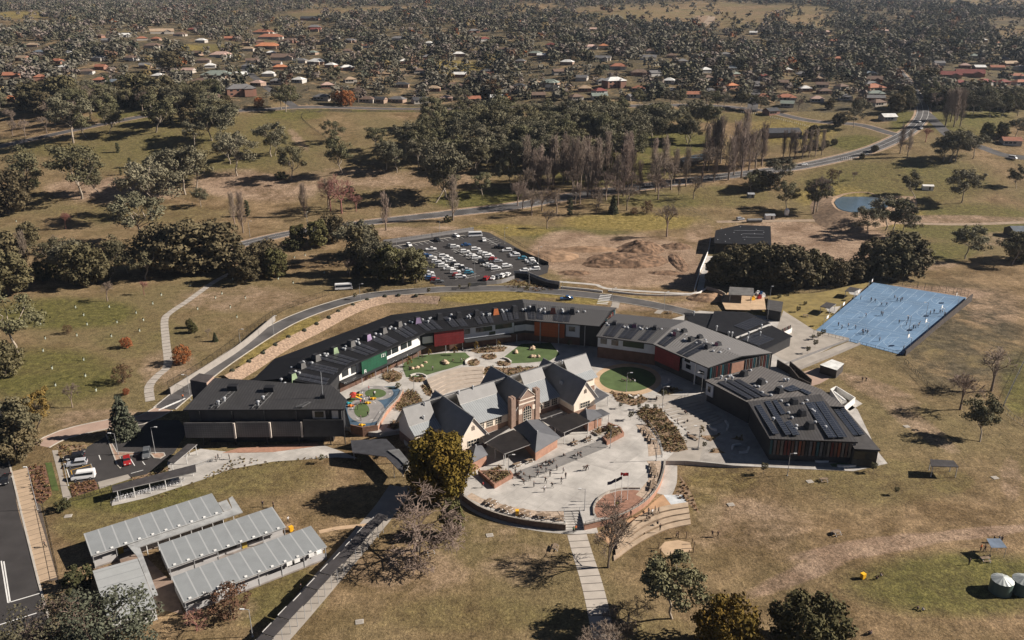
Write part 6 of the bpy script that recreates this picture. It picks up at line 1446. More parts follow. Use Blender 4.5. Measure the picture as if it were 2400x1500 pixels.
# small building in the yard north
nb_, nc_ = block('yard_building', 'small dark roofed building with roof lights beside the gravel yard', [([(1673, 570), (1808, 574), (1806, 530), (1735, 527), (1677, 540)], mat('roof_black_plain', (.016, .016, .018)), 0)], 5.0, .06, zb=-.2)
for k in range(3): 
    p0, p1 = P(1740 - 20 * (k == 0), 540 + 8 * k, 5.1), P(1790, 541 + 8 * k, 5.1); mb = MB(); mb.bar(p0 - Vector((nc_.x, nc_.y, 0)), p1 - Vector((nc_.x, nc_.y, 0)), .25, .2); mb.build('roof_rail', mat('rail_mid', (.3, .3, .3), .5), nb_)
for x, y in ((1690, 536), (1700, 550), (1710, 560), (1720, 545), (1735, 532), (1738, 550), (1750, 556), (1772, 538), (1790, 545), (1682, 562), (1700, 566), (1745, 562), (1768, 548)):
    p = P(x, y, 5.0); vent(nb_, Vector((p.x - nc_.x, p.y - nc_.y, 4.8))).scale = (.6, .6, .5)
mb = MB(); mb.prism([(-9, -5), (9, -5), (9, -4.8), (-9, -4.8)], 0, 2); 
# water tanks, sheds, silo
def tank(u, v, r, h, label):
    p = T(u, v); o = empty('water_tank', p); tag(o, label, 'water tank', 'corrugated water tanks')
    mb = MB(); pr = []
    for k in range(13): pr += [(r, h * k / 12.5), (r + .03, h * (k + .5) / 12.5)]
    mb.lathe((0, 0, 0), pr, 28); mb.build('shell', mat('tank_green_grey', (.085, .125, .108), .45, .1, var=.08), o)
    mb = MB(); n = 28
    for k in range(n):
        a0, a1 = 2 * math.pi * k / n, 2 * math.pi * (k + 1) / n; z0, z1 = h + .05, h + .05 + (.06 if k % 2 else -.02)
        mb.face([(r * 1.03 * math.cos(a0), r * 1.03 * math.sin(a0), h + (.05 if k % 2 else -.02)), (r * 1.03 * math.cos(a1), r * 1.03 * math.sin(a1), h + (-.02 if k % 2 else .05)), (0, 0, h + .75)])
    mb.build('ribbed_lid', mat('tank_lid', (.46, .49, .47), .4, .3), o)
tank(2343, 1386, 1.95, 2.7, 'pale green ribbed water tank standing whole in view on the lawn'); tank(2393, 1386, 1.95, 2.7, 'pale green ribbed water tank cut by the edge of view')
def hut(name, label, u, v, w_, d_, h, wallm, roofm, ang=0.0, cat='shed', gable=True):
    p = T(u, v); o = empty(name, p, ang); tag(o, label, cat); a, b = w_ / 2, d_ / 2
    mb = MB(); mb.box((0, 0, h / 2 - .2), (w_, d_, h + .4)); 
    if gable:
        for sx in (-a, a): mb.face([(sx, -b, h), (sx, b, h), (sx, 0, h + d_ * .22)])
    mb.build('wall', wallm, o); mb = MB(); zr = h + d_ * .22
    roof_quad(mb, Vector((-a - .2, -b - .25, h - .05)), Vector((a + .2, -b - .25, h - .05)), Vector((a + .2, 0, zr)), Vector((-a - .2, 0, zr)), .1); roof_quad(mb, Vector((a + .2, b + .25, h - .05)), Vector((-a - .2, b + .25, h - .05)), Vector((-a - .2, 0, zr)), Vector((a + .2, 0, zr)), .1)
    mb.build('roof', roofm, o)
    mb = MB(); mb.box((a * .3, -b - .02, .95), (.9, .08, 1.9)); mb.build('door', mat('door_dark', (.1, .09, .08), .8), o); return o
hut('shed', 'small white shed in the paddock beside the gum tree above the dam', 2173, 444, 6, 3, 2.3, WHITEW, WHITEW, R(-8))
hut('shed', 'small grey box shed in the paddock beside the bare leaning tree', 1759, 462, 3.6, 3, 2, mat('shed_grey', (.3, .32, .31), .7), GALV, 0)
hut('shed', 'white box shed beside the silo at the yard track', 1803, 513, 5, 3, 2.2, WHITEW, GALV, 0)
p = T(1843, 507); o = empty('silo', p); tag(o, 'small white conical topped silo beside the farm track', 'silo')
mb = MB(); mb.lathe((0, 0, 0), [(1.0, .8), (1.25, 1.6), (1.25, 3.6), (.25, 4.5)], 14); mb.build('shell', WHITE, o); mb = MB()
for x, y in ((-.8, -.8), (.8, -.8), (.8, .8), (-.8, .8)): mb.bar((x, y, 0), (x, y, 1.6), .1, .1)
mb.build('leg', GALV, o)
hut('shed', 'dark low shed at the paddock edge by the farm track', 2400, 552, 16, 9, 3, DARKG, mat('roof_blue_grey', (.12, .14, .16), .5), 0)
p = T(1768, 521); tag(MB().tube((-4, 0, 1.0), (4, .5, 1.0), 1.0, n=12).build('culvert_pipe', mat('pipe_grey', (.2, .2, .2), .8), loc=p), 'big grey pipe lying behind the small dark roofed building', 'pipe')
# dam
dm = T(2020, 478); dz_ = dm.z - .9
dpx = [(1955, 474), (1965, 464), (1990, 459), (2030, 458), (2060, 464), (2085, 466), (2090, 474), (2080, 484), (2050, 492), (2010, 497), (1985, 495), (1965, 488)]
zmean = T(2030, 458).z - .35; pw = catmull([P(u, v, zmean) for u, v in dpx + dpx[:1]], 2)[:-1]
wm = mat('dam_water', (.085, .13, .165), .12, spec=.5, var=.1, scale=.05, bump=.05, bscale=2.0)
sheet('pond', [P(*pix(p), 0) if False else p for p in [Vector((p.x, p.y, zmean)) for p in pw]], zmean, wm, thick=3.0)
for s_, nm in ((1, 0),):
    A = offset_line(pw + pw[:2], -1); mb = MB(); rr = [1.0, 1.12, 1.9]; cen = poly_center(pw); hs = [zmean - .3, zmean + .75, zmean - 1.2]
    n = len(pw)
    for j in range(2):
        for k in range(n):
            def pt(i, j):
                q = pw[i % n]; x, y = cen.x + (q.x - cen.x) * rr[j] , cen.y + (q.y - cen.y) * rr[j]
                z = hs[j] if j < 2 else min(zmean + .2, float(hz(x, y)) - .1)
                if j == 1: z = max(zmean + .25, float(hz(x, y)) + .25)
                return (x, y, z)
            mb.face([pt(k, j), pt(k, j + 1), pt(k + 1, j + 1), pt(k + 1, j)])
    o = mb.build('dam_bank', mat('dam_bank_soil', (.27, .185, .12), .95, var=.35, scale=.6, detail=8, bump=.5), smooth=True); o['kind'] = 'structure'
# park ponds among the poplars
q = [T(u, v) for u, v in ((1590, 384), (1610, 372), (1650, 360), (1690, 362), (1660, 378), (1640, 392), (1600, 396))]; z = max(p.z for p in q) + .05; sheet('pond', q, z, mat('pond_water', (.06, .11, .16), .15, spec=.5))
# dirt mounds of the building site
def mound(name, label, u, v, rx, ry, h, seed, m=DIRT):
    p = T(u, v); rg = np.random.default_rng(seed); nx, ny = 46, 36
    xs = np.linspace(-1, 1, nx); ysx = np.linspace(-1, 1, ny); X_, Y_ = np.meshgrid(xs, ysx)
    r2 = X_ ** 2 + Y_ ** 2; base = np.clip(1 - r2, 0, 1) ** .8
    nz = np.zeros_like(X_)
    for f, a in ((2.3, .5), (4.7, .3), (9.1, .18), (17, .10)):
        ph = rg.uniform(0, 6.28, 4); nz += a * np.sin(f * X_ + ph[0] + 1.7 * np.sin(f * .7 * Y_ + ph[1])) * np.sin(f * Y_ + ph[2] + 1.3 * np.sin(f * .6 * X_ + ph[3]))
    Z_ = base * h * np.clip(.75 + .7 * nz, .1, 2) - .3 * (1 - base); v_ = np.stack([X_ * rx, Y_ * ry, Z_ + rg.normal(0, .05, Z_.shape)], -1).reshape(-1, 3)
    ii = np.arange(nx * ny).reshape(ny, nx); f_ = np.stack([ii[:-1, :-1], ii[:-1, 1:], ii[1:, 1:], ii[1:, :-1]], -1).reshape(-1, 4)
    o = bpy.data.objects.new(name, npmesh(name, v_, f_, [m])); COL.objects.link(o); o.location = p; tag(o, label, 'dirt pile'); return o
SPOIL = mat('spoil_soil', (.17, .105, .065), .95, var=.55, scale=.55, detail=9, bump=.6)
mound('dirt_mound', 'big rough brown dirt mound in the middle of the building site', 1470, 610, 19, 13, 3.4, 3, SPOIL)
mound('dirt_mound', 'dark topped dirt mound at the back of the building site below the bare tree', 1500, 585, 12, 10, 3.8, 5, SPOIL)
mound('dirt_mound', 'low long dirt mound in front of the big mound', 1420, 620, 11, 6, 2.6, 8, SPOIL)
mound('dirt_mound', 'grassy dirt bank between the building site and the big car park', 1290, 600, 14, 10, 2.0, 9, DIRT)
mound('dirt_mound', 'small dirt heap below the bare tree on the site edge', 1585, 578, 8, 6, 1.6, 12, SPOIL)
mound('dirt_mound', 'low dirt ridge along the grassy top of the building site', 1375, 585, 18, 5, 1.6, 21, DIRT)
mound('dirt_mound', 'small low dirt heap towards the white wall of the building site', 1560, 640, 9, 4, 1.0, 25, SPOIL)
mound('dirt_mound', 'low dirt heap closest to the black stepped wall', 1345, 640, 8, 4, 1.2, 27, SPOIL)
mound('dirt_mound', 'long low dirt windrow curving towards the narrow path wall', 1590, 615, 4, 16, 1.2, 29, SPOIL)
mound('dirt_mound', 'bare dirt bank beside the carport yard', 1660, 700, 9, 5, 2.2, 15, DIRT)
# ------------------------------------------------------------------ trees
def leaf_mat(n, c, rnd=.22, c2=None):
    m = mat(n, c, .8, 0, .20, .9, col2=c2, spec=.15, rnd=rnd, obj=True, detail=3)
    return m
LM = {'gum': leaf_mat('leaves_gum', (.135, .122, .066)), 'gumg': leaf_mat('leaves_gum_grey', (.150, .136, .086)), 'dark': leaf_mat('leaves_dark', (.112, .092, .048)), 'olive': leaf_mat('leaves_olive', (.100, .090, .036)), 'gold': leaf_mat('leaves_golden', (.185, .112, .016), .1, (.10, .075, .014)), 'conifer': leaf_mat('leaves_conifer', (.066, .070, .036)), 'cedar': leaf_mat('leaves_cedar', (.085, .090, .060), .1),
      'orange': leaf_mat('leaves_orange', (.27, .10, .036)), 'yellow': leaf_mat('leaves_yellow', (.19, .122, .036)), 'rust': leaf_mat('leaves_rust', (.14, .082, .046)), 'twig': leaf_mat('twigs_grey_brown', (.215, .165, .130), .2), 'twigr': leaf_mat('twigs_red_brown', (.26, .125, .10), .15), 'shrub': leaf_mat('leaves_shrub', (.055, .055, .024)), 'brush': leaf_mat('leaves_brown_brush', (.105, .082, .058), .1, (.085, .080, .045))}
BARK = mat('bark_pale', (.33, .275, .215), .9, var=.35, scale=3, obj=True); BARKD = mat('bark_dark', (.11, .085, .065), .9, var=.3, scale=3, obj=True)
def leafcloud(rg, cen, rad, n, size, up=.15, shell=.55, flat=.8):
    """leaf clumps: random quads through the volume of every clump, turned roughly outwards"""
    C = np.repeat(cen, n, 0); Rr = np.repeat(rad, n)
    d = rg.normal(size=C.shape); d /= np.linalg.norm(d, axis=1)[:, None]
    r = Rr * (shell + (1 - shell) * rg.random(len(C))) * rg.uniform(.6, 1.1, len(C)); o = d * r[:, None]; o[:, 2] *= flat
    nrm = d + rg.normal(size=d.shape) * .55; nrm[:, 2] += up; nrm /= np.linalg.norm(nrm, axis=1)[:, None]
    a = np.cross(nrm, rg.normal(size=d.shape)); a /= np.linalg.norm(a, axis=1)[:, None]; b = np.cross(nrm, a)
    s = size * rg.uniform(.55, 1.25, len(C))[:, None]; p = C + o; k = rg.uniform(.5, 1.0, len(C))[:, None]
    V_ = np.stack([p - a * s - b * s * k, p + a * s - b * s * k * .6, p + a * s * .8 + b * s * k, p - a * s * .7 + b * s * k], 1).reshape(-1, 3)
    F_ = np.arange(len(V_)).reshape(-1, 4); return V_, F_
def cloud_mesh(name, VF, m):
    v = np.concatenate([x[0] for x in VF]); off = 0; f = []
    for x in VF: f.append(x[1] + off); off += len(x[0])
    return npmesh(name, v, np.concatenate(f), [m])
def mb_mesh(mb, name, m):
    o = mb.build(name, m, smooth=True); me = o.data; bpy.data.objects.remove(o); return me
def limb(mb, p, q, r0, r1, rg, n=5, seg=3, wob=.06):
    p, q = np.array(p, float), np.array(q, float); L_ = np.linalg.norm(q - p); pr = p; rr = r0
    for i in range(1, seg + 1):
        t = i / seg; x = p + (q - p) * t + (rg.normal(size=3) * wob * L_ if i < seg else 0); r = r0 + (r1 - r0) * t
        mb.tube(pr, x, rr, r, n, cap=False); pr, rr = x, r
def t_gum(seed, n=85, size=.0150, k=20, bark=BARK, m='gum', w_=.33, lean=.06, low=.42):
    rg = np.random.default_rng(seed); mb = MB(); fork = np.array([rg.normal() * lean, rg.normal() * lean, low * rg.uniform(.75, 1)])
    limb(mb, (0, 0, -.02), fork, .017, .012, rg, 6, 3, .03)
    cen, rad = [], []
    for i in range(k):
        a = 2 * math.pi * (i * .618 + rg.random() * .15); rr = w_ * math.sqrt(rg.uniform(.05, 1)); z = rg.uniform(low + .02, .93) ; rr *= (1.0 - .55 * abs((z - .62) / .38) ** 1.6)
        c = np.array([fork[0] + rr * math.cos(a), fork[1] + rr * math.sin(a), z]); cen.append(c); rad.append(rg.uniform(.09, .165))
        if i % 2 == 0 or k < 9: limb(mb, fork + (0, 0, rg.uniform(-.05, .04)), c, .008, .003, rg, 4, 3, .08)
    c0 = np.array(cen); r0 = np.array(rad)
    ex = c0 + rg.normal(size=c0.shape) * .07
    vf = [leafcloud(rg, c0, r0, n * 2, size), leafcloud(rg, ex, r0 * .7, n, size * .85)]
    return mb_mesh(mb, 'trunk', bark), cloud_mesh('crown', vf, LM[m])
def t_dense(seed, n=70, size=.025, k=38, m='dark', w_=.42, base=.10, bark=BARKD, top=.97, shape=1.0, s0=.16):
    rg = np.random.default_rng(seed); mb = MB(); limb(mb, (0, 0, -.02), (0, 0, .5), .03, .015, rg, 6, 3, .02); cen, rad = [], []
    for i in range(k):
        a = 2 * math.pi * i * .618 + rg.normal() * .2; z = base + (top - .1 - base) * ((i + .5) / k); u = (z - base) / (top - base)
        rr = w_ * (math.sin(math.pi * min(1, (u * (.98 - s0) + s0))) ** (.7 * shape)) * rg.uniform(.62, .98)
        cen.append((rr * math.cos(a), rr * math.sin(a), z)); rad.append(rg.uniform(.11, .17) * (w_ / .42) ** .5)
        if i % 5 == 0: limb(mb, (0, 0, max(.08, z - .2)), cen[-1], .01, .004, rg, 4, 2, .06)
    cen += [(0, 0, base + .2 + .15 * j) for j in range(4)]; rad += [w_ * .5] * 4
    c0, r0 = np.array(cen), np.array(rad)
    return mb_mesh(mb, 'trunk', bark), cloud_mesh('crown', [leafcloud(rg, c0, r0, int(n * 1.7), size, shell=.75)], LM[m])
def t_cone(seed, n=30, size=.027, m='conifer', w_=.22, base=.06, lev=11, bark=BARKD, droop=.04):
    rg = np.random.default_rng(seed); mb = MB(); limb(mb, (0, 0, -.02), (0, 0, .97), .02, .004, rg, 5, 2, .0); cen, rad = [], []
    for j in range(lev):
        z = base + (.95 - base) * j / (lev - 1); R_ = w_ * (1 - (j / lev) ** 1.15) + .015; q = max(3, int(9 * (1 - j / lev)) + 2)
        for i in range(q):
            a = 2 * math.pi * (i + rg.random() * .6) / q
            for f in (.45, .9): cen.append((R_ * f * math.cos(a), R_ * f * math.sin(a), z - droop * f)); rad.append(.045 + .05 * (1 - j / lev) * f)
            if i % 2 == 0: limb(mb, (0, 0, z), (R_ * .9 * math.cos(a), R_ * .9 * math.sin(a), z - droop), .006, .002, rg, 3, 1)
    return mb_mesh(mb, 'trunk', bark), cloud_mesh('crown', [leafcloud(rg, np.array(cen), np.array(rad), n, size, flat=.6)], LM[m])
def t_bare(seed, depth=5, spread=.55, l0=.27, m='twig', bark=None, rmin=.0028, kids_=(3, 4), r0=.02, updraft=.12, lean=(0, 0), tf=1.0):
    rg = np.random.default_rng(seed); tr, tw = MB(), MB()
    def grow(p, d, L_, r, lv):
        q = p + d * L_ * (tf if lv == 0 else 1); (tr if lv < 2 else tw).tube(p, q, max(r, rmin), max(r * .62, rmin * .8), 5 if lv < 2 else 3, cap=False)
        if lv >= depth: return
        for k in range(rg.integers(kids_[0], kids_[1] + 1)):
            nd = d + rg.normal(size=3) * spread * (.75 + .12 * lv); nd[2] += updraft; nd /= np.linalg.norm(nd)
            grow(p + d * L_ * rg.uniform(.55, 1.0) if lv else q - d * L_ * tf * rg.uniform(0, .25), nd, L_ * rg.uniform(.58, .82), r * .58, lv + 1)
    d0 = np.array([lean[0], lean[1], 1.0]); d0 /= np.linalg.norm(d0); _q = l0; grow(np.array([0, 0, -.01]), d0, l0, r0, 0)
    zt = max(v[2] for v in tw.v); s = 1 / zt
    for b in (tr, tw): b.v = [(x * s, y * s, z * s) for x, y, z in b.v]
    return mb_mesh(tr, 'trunk', bark or LM[m]), mb_mesh(tw, 'crown', LM[m])
def t_poplar(seed, m='twig', nb=75, w_=.095):
    rg = np.random.default_rng(seed); tr, tw = MB(), MB(); tr.tube((0, 0, -.01), (0, 0, .5), .012, .008, 5, cap=False); tr.tube((0, 0, .5), (0, 0, 1), .008, .002, 4, cap=False)
    for i in range(nb):
        z = .14 + .7 * i / nb; a = rg.uniform(0, 6.28); L_ = rg.uniform(.16, .30) * (1.1 - .5 * z); r = w_ * rg.uniform(.5, 1.1) * (1.1 - .6 * z)
        q = np.array([r * math.cos(a), r * math.sin(a), z + L_]); p = np.array([0, 0, z]); md = p * .5 + q * .5 + np.array([r * .25 * math.cos(a), r * .25 * math.sin(a), -L_ * .1])
        tw.tube(p, md, .0034, .0028, 3, cap=False); tw.tube(md, q, .0028, .002, 3, cap=False)
        for j in range(3):
            s_ = p + (q - p) * rg.uniform(.3, .9); tw.tube(s_, s_ + np.array([rg.normal() * .02, rg.normal() * .02, rg.uniform(.05, .11)]), .0024, .0018, 3, cap=False)
    return mb_mesh(tr, 'trunk', LM[m]), mb_mesh(tw, 'crown', LM[m])
TT = {}
TT['gum'] = [t_gum(s, k=17 + s % 5, m='gum' if s % 2 else 'gumg', w_=.29 + .05 * (s % 3), low=.30 + .05 * (s % 3)) for s in range(1, 6)]
TT['gumn'] = [t_gum(21, 95, .0165, 22, w_=.38, low=.42), t_gum(24, 80, .020, 18, w_=.33)]
TT['dense'] = [t_dense(s, k=30, w_=.36 + .05 * (s % 2)) for s in range(3)]
TT['densen'] = [t_dense(41, 75, .024, 46, 'olive', .52, .05)]
TT['olive'] = [t_dense(s, k=26, m='olive', w_=.34) for s in (8, 9)]
TT['column'] = [t_dense(12, k=24, m='dark', w_=.16, base=.05, n=40, size=.022)]
TT['cypress'] = [t_dense(14, k=20, m='conifer', w_=.13, base=.02, n=40, size=.02, shape=.8)]
TT['conifer'] = [t_cone(16), t_cone(17, w_=.28)]
TT['cedar'] = [t_cone(18, 30, .020, 'cedar', .30, .06, 14)]
TT['cedarw'] = [t_dense(77, 80, .016, 50, 'cedar', .60, .04, shape=.7)]
TT['brush'] = [t_dense(78, 70, .014, 44, 'brush', .62, .04, shape=.7)]
TT['gold'] = [t_dense(19, 150, .0165, 64, 'gold', .41, .13, shape=.9, s0=.07)]
TT['golds'] = [t_dense(20, 100, .022, 44, 'gold', .50, .04, shape=.8)]
TT['bare'] = [t_bare(s, 5, .5) for s in (31, 32, 33)]
TT['baren'] = [t_bare(39, 6, .42, .30, bark=BARKD, rmin=.0019, kids_=(3, 4), updraft=.13, r0=.016, tf=.30)]
TT['barebig'] = [t_bare(36, 6, .62, .26, 'twig', BARK, .0019, (3, 4), .018, .05, tf=.35)]
TT['barered'] = [t_bare(37, 5, .5, m='twigr'), t_bare(38, 5, .45, m='twigr')]
TT['poplar'] = [t_poplar(s) for s in (51, 52, 53)]
TT['autumn'] = [t_dense(s, 45, .024, 28, 'orange', .42, .10) for s in (61,)]
TT['yellow'] = [t_gum(63, 50, .02, 15, BARKD, 'yellow', .34, low=.3)]
TT['rust'] = [t_dense(65, 36, .022, 24, 'rust', .42, .15)]
TT['shrub'] = [t_dense(67, 40, .045, 16, 'shrub', .6, .05), t_dense(68, 40, .045, 16, 'shrub', .75, .0)]
SPEC = {'gum': ('gum_tree', 'grey green gum tree', 'tree'), 'gumn': ('gum_tree', 'tall pale-trunked gum tree', 'tree'), 'dense': ('evergreen_tree', 'dark dense round evergreen tree', 'tree'), 'densen': ('evergreen_tree', 'broad olive green round evergreen tree', 'tree'), 'olive': ('evergreen_tree', 'olive green bushy evergreen tree', 'tree'), 'column': ('evergreen_tree', 'dark column shaped evergreen tree', 'tree'),
        'cypress': ('cypress_tree', 'slim dark cypress', 'tree'), 'conifer': ('conifer_tree', 'dark pointed conifer', 'tree'), 'cedar': ('cedar_tree', 'grey green cedar with drooping tiers', 'tree'), 'cedarw': ('cedar_tree', 'broad cedar', 'tree'), 'brush': ('bushy_tree', 'brown green bushy tree', 'tree'), 'gold': ('golden_cypress_tree', 'huge rounded golden green cypress tree', 'tree'), 'golds': ('golden_cypress_tree', 'rounded golden green cypress tree', 'tree'),
        'bare': ('bare_tree', 'bare grey brown winter tree', 'tree'), 'baren': ('bare_tree', 'tall bare winter tree', 'tree'), 'barebig': ('bare_tree', 'wide bare winter tree with pale limbs', 'tree'), 'barered': ('bare_tree', 'reddish bare winter tree', 'tree'), 'poplar': ('poplar_tree', 'bare upright poplar', 'tree'), 'autumn': ('autumn_tree', 'orange leaved autumn tree', 'tree'), 'yellow': ('autumn_tree', 'thin yellow leaved autumn tree', 'tree'), 'rust': ('autumn_tree', 'rust brown autumn tree', 'tree'), 'shrub': ('shrub', 'dark rounded shrub', 'shrub')}
TREES = []
def tree(kind, p, h, label=None, group=None, wide=1.0, var=None, two=True):
    v = TT[kind][(random.randrange(len(TT[kind])) if var is None else var) % len(TT[kind])]
    nm, look, cat = SPEC[kind]
    o = bpy.data.objects.new(nm, None); COL.objects.link(o); o.location = (p[0], p[1], p[2] - .05); o.rotation_euler = (0, 0, random.uniform(0, 6.28)); o.scale = (h * wide, h * wide, h)
    for me, n in ((v[0], 'trunk'), (v[1], 'crown')):
        c = bpy.data.objects.new(n, me); COL.objects.link(c); c.parent = o
    tag(o, label, cat, group); return o
def zone(u, v):
    if v > 1350 and u < 700: return 'by the portable classrooms'
    if v > 1100: return 'on the front lawn'
    if u > 2180 and v > 780: return 'on the slope beyond the blue court'
    if v > 890 and u < 420: return 'by the small car park driveway'
    if v > 690 and u < 560: return 'on the lawn outside the ring road'
    if u < 680 and v > 570: return 'in the belt below the main road'
    if 680 <= u < 1010 and v > 560: return 'beside the big car park'
    if u > 1640 and 640 < v < 700: return 'in the dark row behind the blue court'
    if u > 1790 and v > 395: return 'in the paddock around the dam'
    if u > 1790 and v > 300: return 'near the road junction'
    if 1160 < u < 1790 and v > 405: return 'along the main road behind the mounds'
    if u < 620 and v > 260: return 'on the park slope above the belt'
    if u < 1180 and v > 400: return 'on the grass above the main road'
    if u < 1000 and v > 300: return 'on the meadow edge'
    if v > 262: return 'in the park wood above the poplars'
    if u > 1500: return 'in a line along the park street'
    return 'along the park street'
raw = """gum 52 466 110;gum 192 466 130;gum 236 457 62;gum 357 515 140;gum 335 574 122;gum 435 456 115;gum 460 440 95;gum 472 485 45;gum 540 385 78;gum 556 412 100;gum 172 335 112;gum 203 322 60;gum 256 312 62;gum 365 310 98;gum 457 347 66;gum 497 330 90;gum 520 335 92;gum 420 265 54;gum 465 267 70;gum 395 440 90;gum 380 455 100;gum 410 430 80;gum 350 460 75
dense 20 500 110;dense 8 640 110;dense 20 690 105;shrub 80 440 24;cypress 277 357 26;cypress 284 410 22;cypress 305 393 27;cypress 581 507 42;poplar 550 526 78;poplar 570 546 100;poplar 63 637 97;dense 70 575 58;bare 137 595 46;barered 155 537 42;dense 385 636 122;dense 440 640 132;dense 505 632 122;gum 165 660 98;dense 205 668 104;gum 255 655 92;gum 300 640 80;dense 232 660 64;olive 100 660 55;olive 130 655 52;gum 130 640 80;dense 575 662 82;dense 620 640 80;olive 648 650 72;gum 340 655 80
gum 636 367 80;gum 645 365 60;gum 682 421 82;gum 805 407 92;gum 790 335 55;gum 880 354 58;gum 905 398 72;gum 952 370 86;gum 1004 382 92;gum 1020 475 98;gum 1045 462 134;poplar 1062 517 108;gum 1112 400 82;gum 1132 459 54;gum 1198 440 70;gum 1180 365 72;barered 801 500 92;barered 775 495 80;barered 835 495 40;bare 770 490 80;poplar 715 507 80;poplar 905 540 92;dense 782 568 70;olive 745 580 70;olive 700 580 58;shrub 682 587 30;column 840 642 126;dense 858 600 78;gum 885 655 98;olive 912 660 92;gum 945 662 90;olive 975 660 80;gum 830 615 96;gum 815 640 60;gum 925 650 70;dense 960 640 60;bare 820 650 46;dense 870 640 60;gum 930 405 60;gum 980 395 70;gum 1060 395 70;shrub 820 452 18;shrub 660 420 20;shrub 1050 520 16
poplar 1234 432 96;bare 1260 439 76;poplar 1295 432 100;poplar 1344 444 126;poplar 1352 440 115;poplar 1361 439 112;poplar 1377 462 126;poplar 1395 460 110;poplar 1461 460 130;poplar 1499 450 76;poplar 1536 450 90;bare 1572 445 80;poplar 1607 437 95;bare 1645 425 86;poplar 1673 427 62;poplar 1707 422 106;poplar 1737 417 112;poplar 1720 410 95;poplar 1755 400 98;poplar 1770 395 96;poplar 1785 390 92;poplar 1835 372 68;poplar 1850 372 70;poplar 1862 373 68;poplar 1880 372 70;poplar 1895 370 68;poplar 1910 367 66;poplar 1925 364 62;bare 1562 555 84;bare 1625 466 60;bare 1282 536 46;bare 1246 505 66;bare 1305 500 60;bare 1397 502 56;poplar 1591 457 36;cypress 1335 504 44;conifer 1437 500 44;rust 1515 500 32;rust 1485 503 18;bare 1225 490 50;bare 1270 495 55;bare 1420 470 70;bare 1330 430 70;bare 1440 440 60;bare 1215 470 45;poplar 1480 445 95;poplar 1445 445 90;bare 1545 420 70;bare 1680 400 60;poplar 1580 430 84
gum 1050 330 80;gum 1090 345 84;gum 1130 330 80;gum 1170 340 84;gum 1215 350 82;gum 1250 365 86;gum 1280 370 84;gum 1310 355 80;gum 1345 335 78;gum 1400 310 76;gum 1440 320 72;gum 1530 320 66;gum 1560 315 68;gum 1590 310 64;gum 1625 300 66;gum 1655 305 64;gum 1620 330 60;conifer 1680 340 62;gum 1075 300 62;gum 1110 290 60;gum 1150 300 64;gum 1190 300 66;gum 1230 310 70;gum 1265 305 66;gum 1300 300 64;dense 1330 310 66;gum 1370 300 64;dense 1410 280 62;gum 1450 290 58;gum 1240 400 80;gum 1200 395 70;gum 1010 340 70;gum 1035 360 76;gum 1360 380 84;gum 1430 370 76;gum 1480 370 72;gum 1140 385 70;dense 1295 400 72;gum 1400 350 80;gum 1320 390 70
dense 150 252 82;dense 75 262 76;dense 205 258 56;dense 330 238 72;dense 385 243 70;dense 400 168 52;dense 425 150 40;golds 345 215 34;cypress 255 222 54;cypress 288 221 50;bare 170 303 70;bare 130 293 60;bare 215 242 40;bare 60 322 44;bare 110 312 42;conifer 565 206 46;dense 430 255 50;dense 105 270 60;bare 30 318 40;gum 505 275 50;gum 480 262 46;gum 1505 250 42;gum 1570 252 44;gum 1595 250 42;gum 1655 250 40;gum 1697 254 36;gum 1687 252 36;gum 1730 255 38;gum 1762 258 38;gum 1782 260 36;gum 670 262 66;gum 660 258 55;gum 1085 250 44;autumn 800 246 36;autumn 815 248 40;bare 840 240 40;autumn 608 252 26;rust 785 245 32;rust 1150 225 42;rust 1165 232 36
gum 1825 440 72;gum 1843 490 66;bare 1906 502 92;gum 1915 500 80;rust 1950 422 28;bare 1965 420 24;bare 2000 422 22;gum 2146 463 58;gum 2252 476 84;gum 2382 442 50;gum 2225 380 78;gum 2240 377 74;gum 2210 378 60;gum 2280 372 60;gum 2032 556 72;gum 2090 550 86;gum 2112 555 76;gum 2075 540 80;gum 1760 450 46;dense 1775 445 52;dense 1805 440 40
dense 1690 668 84;dense 1740 668 96;dense 1790 670 104;dense 1840 672 104;dense 1880 672 98;dense 1920 668 78;dense 1960 668 64;dense 2000 662 58;dense 2050 652 96;dense 2085 652 100;dense 2125 650 98;dense 2110 640 104;dense 1715 650 80;dense 1765 655 90;gum 2262 607 80;gum 2372 620 82;dense 2395 610 70;poplar 2109 360 70;poplar 2126 368 68;barered 2169 333 36;dense 2020 372 14;dense 2050 355 16;dense 1925 352 10
poplar 2215 297 90;poplar 2235 298 92;poplar 2250 296 88;poplar 2228 285 84;poplar 2243 282 80;gum 2282 267 46;gum 2320 275 52;gum 2345 275 55;gum 2385 272 52;olive 2312 325 42;olive 2347 325 42;gum 2380 320 46;dense 1905 320 30;dense 1965 295 34;gum 2000 300 46;gum 2020 280 50;dense 2100 265 50;dense 2120 255 46;gum 2190 245 55;dense 2175 200 46;bare 2150 195 44;bare 2195 230 40;dense 1890 355 18;dense 1910 350 18;dense 1935 345 18;dense 1955 340 16
bare 2323 917 100;bare 2250 960 92;gum 2297 1036 95;gum 42 825 132;dense 14 880 80;yellow 82 1010 92;gumn 62 1070 130;dense 40 1075 90;rust 288 897 46;autumn 428 852 44;olive 445 768 22;olive 453 780 26;conifer 505 800 22;barered 338 691 34;bare 252 706 48;rust 160 782 22;autumn 297 815 26;autumn 296 925 16;bare 170 955 55;bare 488 790 20"""
_r = random.Random(3); _x = []
for _ in range(46): _x.append('gum %d %d %d' % (_r.uniform(1000, 1500), _r.uniform(295, 402), _r.uniform(66, 84)))
for _ in range(14): _x.append('gum %d %d %d' % (_r.uniform(1490, 1680), _r.uniform(296, 345), _r.uniform(56, 70)))
